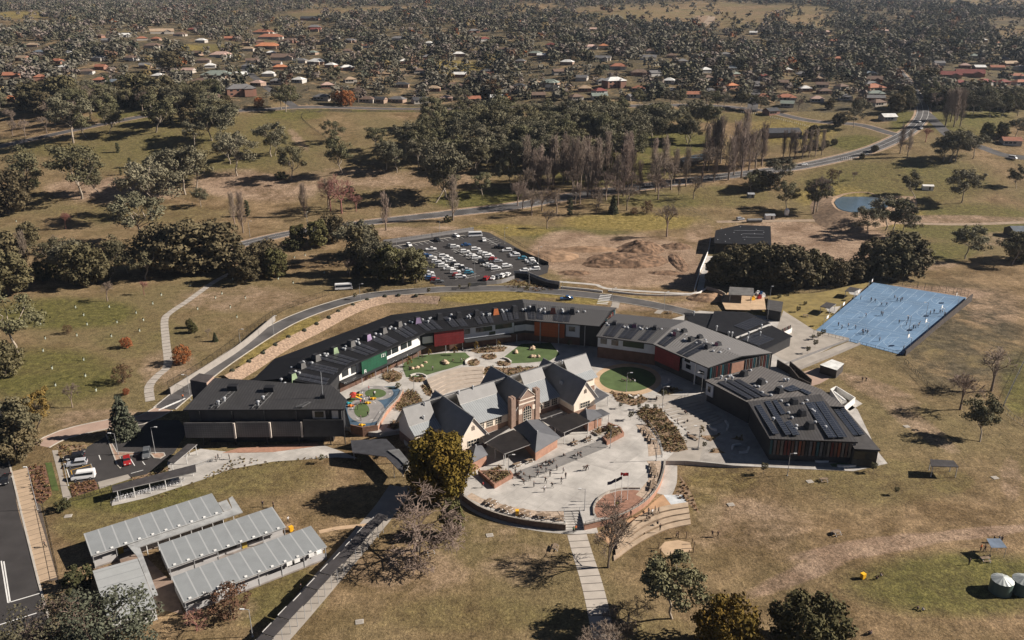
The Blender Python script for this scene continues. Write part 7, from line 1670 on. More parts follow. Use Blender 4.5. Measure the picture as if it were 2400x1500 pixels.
for _ in range(34): _t = _r.random(); _x.append('poplar %d %d %d' % (1225 + 570 * _t + _r.uniform(-6, 6), 468 - 72 * _t - _r.uniform(8, 34), _r.uniform(80, 122)))
for _ in range(16): _x.append('bare %d %d %d' % (_r.uniform(1200, 1560), _r.uniform(425, 500), _r.uniform(45, 75)))
for _ in range(16): _x.append('%s %d %d %d' % (_r.choice(['gum', 'dense', 'bare']), _r.uniform(20, 560), _r.uniform(250, 300), _r.uniform(45, 75)))
raw += ';' + ';'.join(_x)
ents = []
for ln_ in raw.replace('\n', ';').split(';'):
    a = ln_.split(); ents.append((a[0], float(a[1]), float(a[2]), float(a[3])))
buck = {}
for e in ents: buck.setdefault((SPEC[e[0]][1], zone(e[1], e[2])), []).append(e)
for (look, zn), es in buck.items():
    es.sort(key=lambda e: e[1])
    for i, (k, u, v, h) in enumerate(es):
        p = T(u, v); hm = min(34.0, hpx(p, h)); lb = '%s %s' % (look, zn)
        if len(es) > 1: lb = '%s %s, %s from street side' % (look.replace(' tree', ''), zn, nth(i + 1))
        tree(k, p, hm, lb, 'trees ' + zn, wide=random.uniform(.95, 1.2) * (1.12 if k in ('gum', 'dense') else 1.45 if k == 'poplar' else 1.0))
# the named big ones near the camera
def big(kind, u, v, h, label, wide=1.0, z=None): p = S(u, v) if z is None else P(u, v, z); return tree(kind, p, h, label, wide=wide, var=0)
big('gold', 1030, 1168, 17.3, 'huge rounded golden green cypress tree beside the old hall', .97, z=0)
big('barebig', 980, 1290, 13.5, 'wide bare winter tree with pale limbs beside the covered walkway', 1.45)
big('olive', 1060, 1255, 9.5, 'slender grey green tree between the golden cypress and the bare tree', .8)
big('baren', 1425, 1330, 15.5, 'tall bare forked tree beside the jointed lawn path, casting a long shadow', .88)
big('gumn', 1576, 1450, 14.0, 'leaning pale-trunked gum tree in front of the sand circle', 1.1)
big('golds', 1703, 1535, 11.5, 'rounded golden green cypress at the bottom edge of the lawn', 1.0)
big('densen', 1888, 1530, 12.3, 'broad olive green round evergreen at the bottom edge of the lawn', 1.05)
big('barebig', 1470, 1470, 6.5, 'low spreading bare tree beside the jointed path, in front of the tall bare tree', 1.5)
big('barebig', 1425, 1560, 8, 'bare treetop at the bottom edge beside the jointed path', 1.3)
big('cedar', 292, 1022, 12.5, 'grey green pointed cedar on the kerbed island by the driveway', 1.0, z=0)
big('cedarw', 262, 1545, 13.0, 'big grey green cedar half hiding the pale portable building', 1.1, z=0)
big('brush', 120, 1550, 11.5, 'wide brown twiggy tree at the street corner beside the big cedar', 1.15, z=0)
big('barebig', 185, 1520, 11.0, 'brown bare tree in front of the cedar by the pale portable', 1.4, z=0)
big('rust', 540, 1440, 7.0, 'rust brown half bare tree in front of the portable classrooms', 1.2)
big('barered', 462, 1478, 4.5, 'small pinkish bare tree beside the rust brown tree', 1.2)
big('shrub', 185, 1375, 4.2, 'dark green shrub between the street path and the portables', 1.3)
big('shrub', 150, 1195, 3.0, 'dark shrub at the corner of the street fence', 1.0)
# ------------------------------------------------------------------ houses of the suburb
RC = {'t': ('terracotta', (.30, .125, .075)), 'o': ('orange tiled', (.42, .17, .085)), 'b': ('brown', (.155, .105, .08)), 'g': ('grey', (.15, .145, .145)), 'd': ('dark charcoal', (.05, .05, .054)), 'w': ('white', (.62, .61, .58)), 'n': ('green grey', (.20, .23, .20)), 'u': ('blue grey', (.14, .165, .19)), 'p': ('pinkish', (.42, .29, .24)), 'a': ('tan', (.34, .25, .17)), 'r': ('dark red', (.19, .055, .045))}
HRM = {k: mat('house_roof_' + v[0].replace(' ', '_'), v[1], .75, var=.12, scale=.4) for k, v in RC.items()}
HWM = [mat('house_wall_%d' % i, c, .85, var=.06) for i, c in enumerate([(.40, .36, .31), (.26, .14, .10), (.46, .44, .41), (.30, .21, .155)])]
_mb = MB(); _mb.box((0, 0, 0), (1.9, .1, 1.2)); _w = _mb.build('window', GLASS); HWIN = _w.data; bpy.data.objects.remove(_w)
def house(p, w_, d_, h, rk, ang, hip=True, two=False, wm=0, label='', wing_=True, win=False):
    o = empty('suburban_house', (p[0], p[1], p[2] - .3), ang); tag(o, label, 'house', 'houses of the suburb beyond the park')
    h = 5.6 if two else 2.9; a, b = w_ / 2, d_ / 2; rise = d_ * .24; mb, mw = MB(), MB()
    def unit(cx, cy, a, b, hip, axis):
        V_ = (lambda x, y, z: Vector((cx + x, cy + y, z))) if axis == 0 else (lambda x, y, z: Vector((cx - y, cy + x, z)))
        e = .5; rz = h + b * .5; k = b if hip else -e
        A, B, C_, D = V_(-a - e, -b - e, h - .1), V_(a + e, -b - e, h - .1), V_(a + e, b + e, h - .1), V_(-a - e, b + e, h - .1); E, F = V_(-a + k, 0, rz), V_(a - k, 0, rz)
        mb.face([A, B, F, E]); mb.face([C_, D, E, F])
        if hip: mb.face([B, C_, F]); mb.face([D, A, E])
        mb.face([D, C_, B, A])
        ps = [V_(-a, -b, 0), V_(a, -b, 0), V_(a, b, 0), V_(-a, b, 0)]; mw.prism([(q.x, q.y) for q in ps], -.5, h - .05)
        if not hip: mw.face([V_(-a, -b, h - .06), V_(-a, b, h - .06), V_(-a, 0, rz - .2)]); mw.face([V_(a, -b, h - .06), V_(a, b, h - .06), V_(a, 0, rz - .2)])
    unit(0, 0, a, b, hip, 0)
    if wing_: unit(a * .45, -b * .9, b * .75, a * .30, hip, 1)
    mw.build('wall', HWM[wm], o); mb.build('roof', HRM[rk], o)
    if win:
        for f in (-.7, -.25, .2):
            for lv in range(2 if two else 1): c = bpy.data.objects.new('window', HWIN); COL.objects.link(c); c.parent = o; c.location = (a * f, -b - .03, 1.6 + 2.7 * lv)
    return o
hraw = """28 185 45 t;20 240 26 o;42 236 24 p;92 128 30 u;73 111 26 a;50 142 30 a;230 143 34 g;265 208 34 u2;148 165 18 w;290 87 26 w;355 113 36 b;375 79 60 a;515 135 48 p;505 184 70 n;470 198 42 b;500 238 42 b;560 226 66 g2;475 148 30 b;490 160 24 w;590 148 30 b;305 142 34 b;632 92 62 t;618 80 50 t;625 114 56 o;680 100 38 b;665 141 60 b;702 148 32 g;742 151 42 w;655 164 34 o;628 180 28 w;725 48 42 d;735 68 30 g;740 74 26 r;775 159 18 w;812 165 32 w;820 100 26 g;860 112 26 t;932 95 30 g;1005 107 20 w;1110 77 26 g;1135 97 24 r;1075 133 28 w;1075 182 34 w;940 206 34 d;1063 210 46 b;755 236 40 g;860 241 34 b;890 242 28 d;930 241 38 g;985 243 40 d;1045 238 22 p;1110 240 26 t;1165 237 30 w;1140 174 28 d;1255 131 30 n;1272 136 24 w;1385 115 30 p;1415 113 20 o;1330 152 30 w;1450 163 38 t;1415 143 36 g;1520 141 38 g;1500 178 42 b;1535 179 30 g;1290 202 42 n;1440 206 50 w2;1412 198 24 g;1350 236 30 b;1405 234 36 n;1485 236 26 g;1575 221 34 g;1625 230 36 t;1665 222 30 g;1715 209 30 o;1600 199 26 b;1570 197 24 w;1720 181 30 n;1715 166 26 u;1655 171 24 w;1700 133 26 g;1845 237 44 t;1848 252 22 n;1835 201 24 b;1920 192 26 a;1930 206 28 b;1935 221 30 b;1918 240 24 p;2050 193 42 b;2045 205 40 g;2050 213 48 t;2055 227 40 n;2055 238 40 g;2060 249 36 b;2085 284 28 w;2230 183 52 r;2280 180 60 r;2310 199 42 r;2252 201 34 r;2385 185 40 t;2370 156 38 a;2375 342 40 t;1810 270 20 d;1845 170 24 w;2265 160 24 p;2040 178 34 u;2395 200 36 t;1000 140 22 g;1180 122 22 b;1220 150 24 g;560 182 30 w;440 172 28 p;200 175 30 b;130 150 30 t;160 130 26 w;250 100 26 g;330 95 24 t;420 85 28 b;540 95 30 t;580 120 26 a;470 100 24 w;1310 175 28 b;1365 190 26 g;1600 150 24 g;1660 190 26 b;1780 210 26 g;1790 235 24 t;1880 180 26 g;1890 215 26 w;1975 210 26 b;1985 235 26 g;2340 165 30 t;2395 165 26 g;2355 200 28 r"""
hs = []
for h_ in hraw.replace('\n', ';').split(';'):
    a = h_.split(); hs.append((float(a[0]), float(a[1]), float(a[2]), a[3][0], len(a[3]) > 1))
_r = random.Random(17)
for _ in range(900):
    u, v = _r.uniform(10, 2390), _r.uniform(72, 232)
    if len(hs) > 195: break
    if v > 215 and 560 < u < 1180: continue
    if all(abs(u - h[0]) > 30 or abs(v - h[1]) > 9 for h in hs) and not any(((u - a[0]) / a[2]) ** 2 + ((v - a[1]) / a[3]) ** 2 < 1.3 for a in OPEN): hs.append((u, v, 13 + (v - 60) * .11, _r.choice('bbggtaprwnd'), False))
hb = {}
for e in hs: hb.setdefault(e[3], []).append(e)
HP = []
random.seed(11)
for rk, es in hb.items():
    es.sort()
    for i, (u, v, wpx, _, two) in enumerate(es):
        p = T(u, v); s = ppm(p); w_ = min(30, max(10, wpx / s)); d_ = max(8, min(14, w_ * random.uniform(.5, .65))); p = Vector((p.x, p.y + d_ / 2, float(hz(p.x, p.y + d_ / 2))))
        house(p, w_, d_, 3, rk, R(random.choice([0, 0, 8, -10, 15, -18, 25])), random.random() < .7, two, 1 if two else random.randrange(4), '%s%s roofed suburban house, %s of its roof colour from street side' % ('two storey ' if two else '', RC[rk][0], nth(i + 1)) , w_ > 14, v > 190)
        HP.append((u, v, wpx))
p = T(1828, 318); hut('pavilion', 'large low dark roofed park building behind the poplar row', 1828, 318, 26, 12, 2.8, mat('park_wall', (.12, .1, .09), .8), mat('park_roof', (.06, .062, .07), .6), R(5), 'building')
p = T(2315, 200)
# ------------------------------------------------------------------ far trees
roadpx = [(470, 592), (555, 575), (1880, 389), (2010, 360), (2080, 335), (2130, 308), (2157, 280), (2163, 255), (2150, 225), (2125, 190), (2100, 160)]
RP = []
for pl in ([(2010, 360), (2080, 335), (2130, 308), (2157, 280), (2163, 255), (2150, 225), (2125, 190), (2100, 160)], [(690, 250), (650, 222), (620, 200), (595, 180)], [(1762, 262), (1768, 230), (1772, 205)]):
    for a, b in zip(pl[:-1], pl[1:]):
        for t in np.linspace(0, 1, 8): RP.append((a[0] + (b[0] - a[0]) * t, a[1] + (b[1] - a[1]) * t))
RP = np.array(RP)
rg = np.random.default_rng(77)
N = 52000; D = 540 + (3300 - 540) * rg.random(N) ** 1.5; Xf = (rg.random(N) * 2 - 1) * .86 * D
Zf = hz(Xf, D); Uf, Vf_ = vpix(Xf, D, Zf)
keep = (Vf_ > -14) & (Vf_ < 262) & (Uf > -460) & (Uf < 2860)
keep &= ~((Vf_ > 232) & (Uf > 560) & (Uf < 1800) & (Vf_ > 238))
keep &= ~((Uf < 620) & (Vf_ > 285))
keep &= ~((Uf < 560) & (Vf_ > 255) & (Uf > 230))
pr_ = rg.random(N)
for cx, cy, rx, ry, a in OPEN: keep &= ~((((Uf - cx) / rx) ** 2 + ((Vf_ - cy) / ry) ** 2 < 1) & (pr_ < a))
cl = np.sin(Xf / 61 + 1.1 * np.sin(D / 90)) * np.sin(D / 77 + 1.3 * np.sin(Xf / 70)); keep &= ~((cl < -.18) & (rg.random(N) < .75) & (D < 1900))
for u, v, wpx in HP: keep &= ~((np.abs(Uf - u) < wpx * .62) & (Vf_ > v - 7) & (Vf_ < v + 22))
for a in RP: keep &= ~((np.abs(Uf - a[0]) < 13) & (Vf_ > a[1] - 4) & (Vf_ < a[1] + 14))
Xf, D, Zf, Uf, Vf_ = [q[keep] for q in (Xf, D, Zf, Uf, Vf_)]
n = len(Xf); Hf = 4.5 + 13.5 * rg.random(n) ** 1.2 * np.where(D > 1500, 1.1, 1.0); order = np.argsort(D); NI = 300
kinds = rg.choice(['gum', 'dense', 'olive', 'bare', 'autumn', 'conifer', 'rust', 'yellow'], n, p=[.46, .16, .12, .16, .008, .05, .03, .012])
INDV = {}
for j, i in enumerate(order[:NI]):
    k = str(kinds[i]); INDV[k] = INDV.get(k, 0) + 1
    tree(k, (Xf[i], D[i], Zf[i]), Hf[i] * (.75 if k in ('autumn', 'rust', 'yellow', 'bare', 'olive') else 1), '%s among the houses beyond the park street' % SPEC[k][1], '%s among the suburban houses' % SPEC[k][0].replace('_', ' ') + ' ' + k, wide=1.25)
rest = order[NI:]
far_m = {k: LM[q] for k, q in (('gum', 'gum'), ('dense', 'dark'), ('olive', 'olive'), ('bare', 'twig'), ('autumn', 'orange'), ('conifer', 'conifer'), ('rust', 'rust'), ('yellow', 'yellow'))}
fm = ['gum', 'gumg', 'dark', 'olive', 'twig', 'orange', 'conifer', 'rust', 'yellow']
tmpl = []
for s in range(6):
    g2 = np.random.default_rng(200 + s); kk = 6
    a = g2.uniform(0, 6.28, kk); rr = .30 * np.sqrt(g2.random(kk)); c0 = np.stack([rr * np.cos(a), rr * np.sin(a), g2.uniform(.3, .85, kk)], -1)
    tmpl.append(leafcloud(g2, c0, g2.uniform(.16, .25, kk), 13, .075, up=.8)[0])
nv = len(tmpl[0]); M_ = len(rest); VV = np.zeros((M_, nv, 3), np.float32); MI = np.zeros((M_, nv // 4), np.int32)
mi_of = {'gum': 0, 'dense': 2, 'olive': 3, 'bare': 4, 'autumn': 5, 'conifer': 6, 'rust': 7, 'yellow': 8}
for j, i in enumerate(rest):
    t = tmpl[j % 6]; an = rg.uniform(0, 6.28); ca, sa = math.cos(an), math.sin(an); h = Hf[i]
    VV[j, :, 0] = (t[:, 0] * ca - t[:, 1] * sa) * h * 1.15 + Xf[i]; VV[j, :, 1] = (t[:, 0] * sa + t[:, 1] * ca) * h * 1.15 + D[i]; VV[j, :, 2] = t[:, 2] * h + Zf[i] - .1 * h
    m_ = mi_of[str(kinds[i])]; MI[j] = 1 if (m_ == 0 and j % 2) else m_
# far wood: per-tree tone without object randomness; distance haze put into paler leaf colours
FM = [mat('far_leaves_' + k, tuple(c * .95 for c in col), 0.85, 0, .28, .055, spec=.1, detail=2) for k, col in (('gum', (.155, .142, .102)), ('gumg', (.17, .155, .122)), ('dark', (.095, .088, .06)), ('olive', (.125, .115, .07)), ('twig', (.19, .155, .132)), ('orange', (.22, .085, .035)), ('conifer', (.08, .085, .06)), ('rust', (.15, .095, .066)), ('yellow', (.2, .15, .07)))]
me = npmesh('distant_trees', VV.reshape(-1, 3), np.arange(M_ * nv).reshape(-1, 4), FM, MI.reshape(-1))
o = bpy.data.objects.new('distant_trees', me); COL.objects.link(o); tag(o, 'distant wood of gum trees spreading over the hills behind the suburb', 'trees', kind='stuff')
print('far trees', M_, 'individual', NI, INDV)
# ------------------------------------------------------------------ people
SKIN = mat('skin', (.45, .27, .19), .7); HAIR = mat('hair', (.05, .03, .02), .8); NAVY = mat('cloth_navy', (.018, .020, .032), .9); BLK = mat('cloth_black', (.014, .014, .015), .9); SHOE = mat('shoes', (.03, .03, .03), .7); HIVIS = mat('cloth_hi_vis', (.55, .62, .03), .8); ORG = mat('cloth_orange', (.7, .16, .02), .8); REDC = mat('cloth_red', (.5, .04, .06), .8); GRY = mat('cloth_grey', (.22, .22, .23), .9); WHC = mat('cloth_white', (.6, .6, .6), .9); GRNC = mat('cloth_green', (.03, .25, .12), .8)
def person_mesh(pose):
    st = {'stand': dict(hip=(0, 0, .92), l=[(.09, 0, .9), (.10, .01, .48), (.11, -.01, .07), (.11, .12, .03)], r=[(-.09, 0, .9), (-.10, .01, .48), (-.11, -.01, .07), (-.11, .12, .03)], la=[(.19, 0, 1.38), (.25, -.02, 1.1), (.24, .08, .86), (.24, .1, .78)], ra=[(-.19, 0, 1.38), (-.25, -.02, 1.1), (-.24, .08, .86), (-.24, .1, .78)], lean=0),
          'walk': dict(hip=(0, 0, .90), l=[(.09, 0, .88), (.10, .16, .50), (.10, .24, .08), (.10, .36, .04)], r=[(-.09, 0, .88), (-.10, -.02, .48), (-.10, -.30, .14), (-.10, -.24, .04)], la=[(.19, .02, 1.37), (.25, -.12, 1.12), (.24, -.14, .9), (.24, -.12, .82)], ra=[(-.19, .02, 1.37), (-.25, .12, 1.12), (-.22, .28, .95), (-.21, .34, .9)], lean=.04),
          'play': dict(hip=(0, -.02, .84), l=[(.09, 0, .84), (.20, .14, .46), (.24, .02, .07), (.25, .14, .03)], r=[(-.09, 0, .84), (-.20, .10, .45), (-.25, -.10, .08), (-.26, .02, .03)], la=[(.19, .06, 1.31), (.36, .16, 1.16), (.42, .34, 1.32), (.43, .40, 1.38)], ra=[(-.19, .06, 1.31), (-.38, .12, 1.2), (-.50, .26, 1.36), (-.52, .32, 1.43)], lean=.12),
          'sit': dict(hip=(0, 0, .16), l=[(.09, 0, .15), (.13, .38, .40), (.13, .62, .07), (.13, .74, .04)], r=[(-.09, 0, .15), (-.14, .36, .42), (-.13, .58, .07), (-.13, .70, .04)], la=[(.19, .04, .62), (.25, .14, .42), (.16, .34, .42), (.12, .38, .42)], ra=[(-.19, .04, .62), (-.25, .12, .40), (-.16, .32, .43), (-.12, .36, .43)], lean=.06)}[pose]
    hz_ = st['hip'][2]; ln = st['lean']; hp = st['hip']
    V_, E_, Rd, tg = [], [], [], []
    def add(p, r, par, t): V_.append(p); Rd.append(r); tg.append(t); E_.append((par, len(V_) - 1)) if par is not None else None; return len(V_) - 1
    pe_ = add(hp, (.15, .11), None, 'leg'); w_ = add((0, hp[1] + ln * .3, hz_ + .20), (.13, .09), pe_, 'top'); ch = add((0, hp[1] + ln, hz_ + .42), (.155, .105), w_, 'top'); nk = add((0, hp[1] + ln * 1.3, hz_ + .56), (.055, .055), ch, 'skin'); h1 = add((0, hp[1] + ln * 1.5 + .015, hz_ + .66), (.085, .10), nk, 'head'); add((0, hp[1] + ln * 1.6, hz_ + .76), (.07, .085), h1, 'head')
    for key in ('l', 'r'):
        p = pe_
        for i, q in enumerate(st[key]): p = add(q, [(.085, .085), (.058, .058), (.042, .042), (.035, .03)][i], p, 'leg' if i < 3 else 'shoe')
    for key in ('la', 'ra'):
        p = ch
        for i, q in enumerate(st[key]): p = add(q, [(.06, .06), (.042, .042), (.034, .034), (.026, .035)][i], p, 'top' if i < 2 else 'skin')
    me = bpy.data.meshes.new('person_skeleton'); me.from_pydata(V_, E_, []); o = bpy.data.objects.new('person_skeleton', me); COL.objects.link(o)
    sm = o.modifiers.new('skin', 'SKIN'); sm.use_smooth_shade = True
    for i, d in enumerate(me.skin_vertices[0].data): d.radius = Rd[i]; d.use_root = (i == 0)
    o.modifiers.new('sub', 'SUBSURF').levels = 1
    dg = bpy.context.evaluated_depsgraph_get(); out = bpy.data.meshes.new_from_object(o.evaluated_get(dg)); bpy.data.objects.remove(o)
    out.name = 'person_' + pose; VA = np.array(V_); mi = []
    for pl in out.polygons:
        c = np.array(pl.center); best, bt = 9, 'top'
        for a, b in E_:
            A, B = VA[a], VA[b]; ab = B - A; t = np.clip(np.dot(c - A, ab) / max(1e-9, ab @ ab), 0, 1); dd = np.linalg.norm(A + ab * t - c)
            if dd < best: best, bt = dd, tg[b]
        if bt == 'head': bt = 'hair' if (c[2] > hz_ + .72 or c[1] < hp[1] + ln * 1.5 - .02) else 'skin'
        mi.append({'top': 0, 'leg': 1, 'skin': 2, 'hair': 3, 'shoe': 4}[bt])
    for m_ in (NAVY, BLK, SKIN, HAIR, SHOE): out.materials.append(m_)
    out.polygons.foreach_set('material_index', mi); out.polygons.foreach_set('use_smooth', [True] * len(out.polygons)); out.update(); return out
PM = {k: person_mesh(k) for k in ('stand', 'walk', 'play', 'sit')}
def person(u, v, pose, label, group=None, top=None, z=None, ang=None, bot=None):
    p = S(u, v) if z is None else P(u, v, z)
    o = bpy.data.objects.new('person', PM[pose]); COL.objects.link(o); o.location = (p.x, p.y, p.z + .02); o.rotation_euler = (0, 0, random.uniform(0, 6.28) if ang is None else ang); s = random.uniform(.97, 1.08); o.scale = (s * 1.1, s * 1.1, s)
    for i, m_ in ((0, top), (1, bot)):
        if m_ is not None: o.material_slots[i].link = 'OBJECT'; o.material_slots[i].material = m_
    return tag(o, label, 'person', group)
def crowd(pts, conv, poses, what, where, group, z=None, tops=(None, None, BLK, GRY, None, WHC, NAVY)):
    pts = sorted([conv(*p) for p in pts])
    for i, (u, v) in enumerate(pts):
        person(u, v, poses[i % len(poses)], '%s %s, %s from street side' % (what, where, nth(i + 1)), group, tops[i % len(tops)], z)
r7 = lambda x, y: (1050 + x / 3.692, 1020 + y / 3.692); rc = lambda x, y: (1640 + x / 3.529, 640 + y / 3.529); rq = lambda x, y: (1560 + x / 2.857, 1100 + y / 2.857); r8 = lambda x, y: (1380 + x / 6.25, 880 + y / 6.25); r2 = lambda x, y: (900 + x / 3.947, 680 + y / 3.947); rpg = lambda x, y: (820 + x / 9.378, 860 + y / 9.378)
crowd([(1295, 1245), (1215, 1150), (1347, 1215), (1387, 1270), (1418, 1180), (1492, 1235), (1500, 1140), (1535, 1175), (1598, 1115), (1660, 1140), (1680, 1190), (1637, 1235), (1557, 1275), (1483, 1315), (1850, 1120), (1868, 1118), (1882, 1110)], r4, ['stand', 'play', 'walk', 'stand', 'play'], 'student in dark clothes standing', 'on the open concrete plaza', 'students on the plaza', ZT)
crowd([(1420, 1085), (1450, 1100), (1480, 1070), (1500, 1050), (1520, 1065), (1540, 1040), (1560, 1060), (1570, 1035), (1660, 985), (1775, 985), (1790, 970), (1815, 990), (1825, 965), (1270, 1140), (1250, 1160), (1290, 1160)], r4, ['sit'], 'student in dark clothes sitting', 'on the long grey plaza steps', 'students on the plaza steps', ZT + .62)
crowd([(1870, 845), (1890, 825), (1908, 838), (1755, 868), (1770, 880)], r4, ['stand', 'sit'], 'student', 'at the picnic tables before the black canopy', 'students at the canopy tables', ZT)
crowd([(1580, 705), (1690, 680), (1735, 680), (1720, 735), (1745, 728), (1765, 695), (1790, 668), (1820, 678), (1815, 772), (1835, 825)], r7, ['stand', 'sit', 'walk'], 'student in dark clothes', 'on the curved seating terraces', 'students on the seating terraces', .75)
crowd([(1415, 235), (1447, 245), (1500, 275), (1543, 275), (1610, 215), (1632, 235), (1660, 240), (1672, 228), (1375, 365), (1500, 350), (1512, 356), (1145, 440), (1175, 465), (1227, 450), (1288, 465), (1350, 510), (1370, 495), (1385, 505), (1345, 498), (1485, 565), (1683, 640), (1720, 395), (1647, 420), (1705, 435), (1765, 465), (1785, 460), (1805, 450), (1815, 430), (1905, 345), (1935, 335), (1985, 335), (2003, 332), (2025, 355), (1330, 220)], rc, ['stand', 'play', 'walk', 'play', 'stand'], 'student in dark clothes', 'playing on the blue court', 'students on the blue court', CZ, (None, None, WHC, None, GRY))
crowd([(2195, 488), (2228, 492), (2247, 490), (2135, 552), (2030, 640)], rq, ['stand', 'walk'], 'person', 'standing on the far lawn by the water tanks', 'people by the water tanks')
crowd([(1410, 740), (1437, 718), (1690, 940), (1718, 948), (2130, 595), (2172, 590), (1360, 1110), (1376, 1106)], rq, ['sit'], 'person sitting', 'on the grass before the water tanks', 'people sitting on the grass')
crowd([(843, 715), (862, 720), (1298, 705), (1435, 905), (990, 380)], r8, ['walk', 'stand'], 'student in dark clothes walking', 'on the paving beside the planted bank', 'students beside the planted bank', ZT)
crowd([(1395, 545), (1445, 685), (1410, 560)], r8, ['sit'], 'student sitting', 'on the long shaded steps', 'students on the shaded steps', ZT + .3)
crowd([(712, 670), (738, 672), (640, 655), (355, 635), (235, 745), (245, 730), (450, 745)], r2, ['stand', 'sit', 'walk'], 'student in dark clothes', 'on the turf oval behind the old hall', 'students on the turf oval', ZT)
crowd([(2200, 835), (2225, 845), (2250, 832), (2275, 845), (2300, 838), (2320, 850)], r2, ['sit'], 'student sitting in a ring', 'on the round turf circle', 'students on the turf circle', ZT + .02)
crowd([(420, 525), (525, 640), (550, 645), (430, 748), (240, 830), (320, 790), (175, 935), (395, 1085), (246, 1185), (275, 820)], rpg, ['stand', 'walk'], 'small child', 'on the raised playground deck', 'children on the playground', PZ, (None, REDC, GRY, None, WHC))
crowd([(2140, 685), (2168, 688)], r3, ['stand', 'walk'], 'person in dark clothes', 'on the worn grass slope below the kiosk', 'pair below the kiosk')
crowd([(507, 1082), (512, 1078), (538, 1077)], lambda x, y: (x, y), ['stand', 'walk'], 'person in dark clothes', 'on the concrete path beside the ramp railing', 'people by the ramp railing')
crowd([(616, 1188), (641, 1190)], lambda x, y: (x, y), ['walk', 'stand'], 'person in dark clothes', 'on the grass behind the middle portable', 'pair behind the portables')
crowd([(1669, 1258), (1682, 1259), (1586, 1262)], lambda x, y: (x, y), ['walk', 'stand'], 'person in dark clothes', 'on the grass beside the timber post ring', 'people by the post ring')
person(676, 1225, 'walk', 'person in a white top beside the yellow bin at the portables', None, WHC)
person(705, 1385, 'walk', 'person in dark clothes beside the covered walkway', None, NAVY); person(106, 1283, 'walk', 'person in dark clothes walking on the tan street footpath')
person(1445, 1190, 'stand', 'person in a yellow hi-vis vest on the brick disc, beside the middle flagpole', None, HIVIS, ZT); person(1450, 1187, 'stand', 'person in dark clothes beside the yellow vested one on the brick disc', None, NAVY, ZT)
person(1344, 1249, 'stand', 'person in a green vest at the foot of the plaza stairs', None, GRNC, 0); person(1349, 1246, 'stand', 'person in an orange vest at the foot of the plaza stairs', None, ORG, 0)
person(1132, 1143, 'walk', 'person in red standing in the shade of the brick planter', None, REDC, ZT); person(2298, 1291, 'stand', 'person in bright orange on the far lawn near the water tanks', None, ORG); person(28, 940, 'stand', 'person in orange by the ring road gate', None, ORG) if False else None
person(429, 936, 'walk', 'person in orange by the ring road gate', None, ORG)
# ------------------------------------------------------------------ furniture
def picnic_set():
    o = empty('picnic_table'); mb = MB()
    for k in range(4): mb.box((0, -.3 + .2 * k, .74), (1.9, .18, .05))
    mb.build('tabletop', TIMBER, o)
    for s_ in (-1, 1): mb = MB(); mb.box((0, s_ * .72, .45), (1.9, .28, .05)); mb.build('bench', TIMBER, o)
    for s_ in (-1, 1):
        mb = MB(); mb.bar((s_ * .7, -.75, 0), (s_ * .7, -.2, .72), .09, .09); mb.bar((s_ * .7, .75, 0), (s_ * .7, .2, .72), .09, .09); mb.bar((s_ * .7, -.8, .42), (s_ * .7, .8, .42), .08, .08); mb.build('leg', GALV, o)
    return o
PT = picnic_set(); used = False
def picnic(u, v, ang, label, group=None, z=None):
    global used
    o = PT if not used else copy_tree(PT); used = True; p = S(u, v) if z is None else P(u, v, z); o.location = p; o.rotation_euler = (0, 0, R(ang)); tag(o, label, 'picnic table', group); return o
rim = [(1508, 1010), (1520, 1019), (1524, 1030), (1531, 1037), (1528, 1095), (1531, 1104), (1534, 1115), (1531, 1135), (1528, 1146)]
for i, (u, v) in enumerate(rim): picnic(u, v, 80, 'picnic table on the outer gravel strip of the plaza, %s from the planted bank' % nth(i + 1), 'picnic tables on the plaza rim', ZT)
low_ = [(1146, 1179), (1156, 1183), (1180, 1194), (1192, 1198), (1222, 1203), (1234, 1208), (1267, 1212), (1281, 1214), (1312, 1217)]
for i, (u, v) in enumerate(low_): picnic(u, v, 60 - i * 6, 'timber picnic table on the gravel above the dark curved wall, %s from the golden tree' % nth(i + 1), 'picnic tables on the plaza rim', ZT)
for (x, y, lb) in ((1230, 1075, 'picnic table near the golden tree side canopy, the one closer to the planter'), (1345, 1035, 'picnic table near the golden tree side canopy, the one closer to the yellow bin'), (1765, 872, 'picnic table in front of the plaza seats canopy'), (1885, 840, 'crowded picnic table beside the turf circle side planter')): picnic(*r4(x, y), 35, lb, None, ZT)
picnic(1300, 1286, 75, 'lone picnic table on the lawn beside the jointed path'); picnic(1008, 1296, 30, 'dark picnic table on the grass beside the wide bare tree'); picnic(1960, 1252, 25, 'pale bleached picnic table alone on the brown lawn'); picnic(1930, 1128, 5, 'grey picnic table on the lawn beside a concrete lid'); picnic(2308, 1314, 5, 'picnic table on the grass before the water tanks'); picnic(1888, 742, -15, 'picnic table on the yellow grass beside the black shed', None, 1.17); picnic(1570, 734, 10, 'picnic table on the bank behind the turf circle wing')
for (x, y, lb) in ((1080, 1105, 'one'), ) : pass
for u, v, lb in ((1620, 1024, 'bench slab beside the planted bank, the upper one'), (1626, 1029, 'bench slab beside the planted bank, the lower one')):
    p = P(u, v, ZT); mb = MB(); mb.box((0, 0, .42), (2.6, .5, .1)); mb.box((-.9, 0, .2), (.2, .4, .4)); mb.box((.9, 0, .2), (.2, .4, .4)); tag(mb.build('bench', TIMBER, loc=p), lb, 'bench').rotation_euler = (0, 0, R(-40))
seatm = mat('seat_white', (.55, .52, .48), .8)
def arc(px, label, h=.5, th=.5): wall_line('curved_seat', px, ZT, ZT + h, th, seatm, label, 'bench', zref=ZT, step=.8)
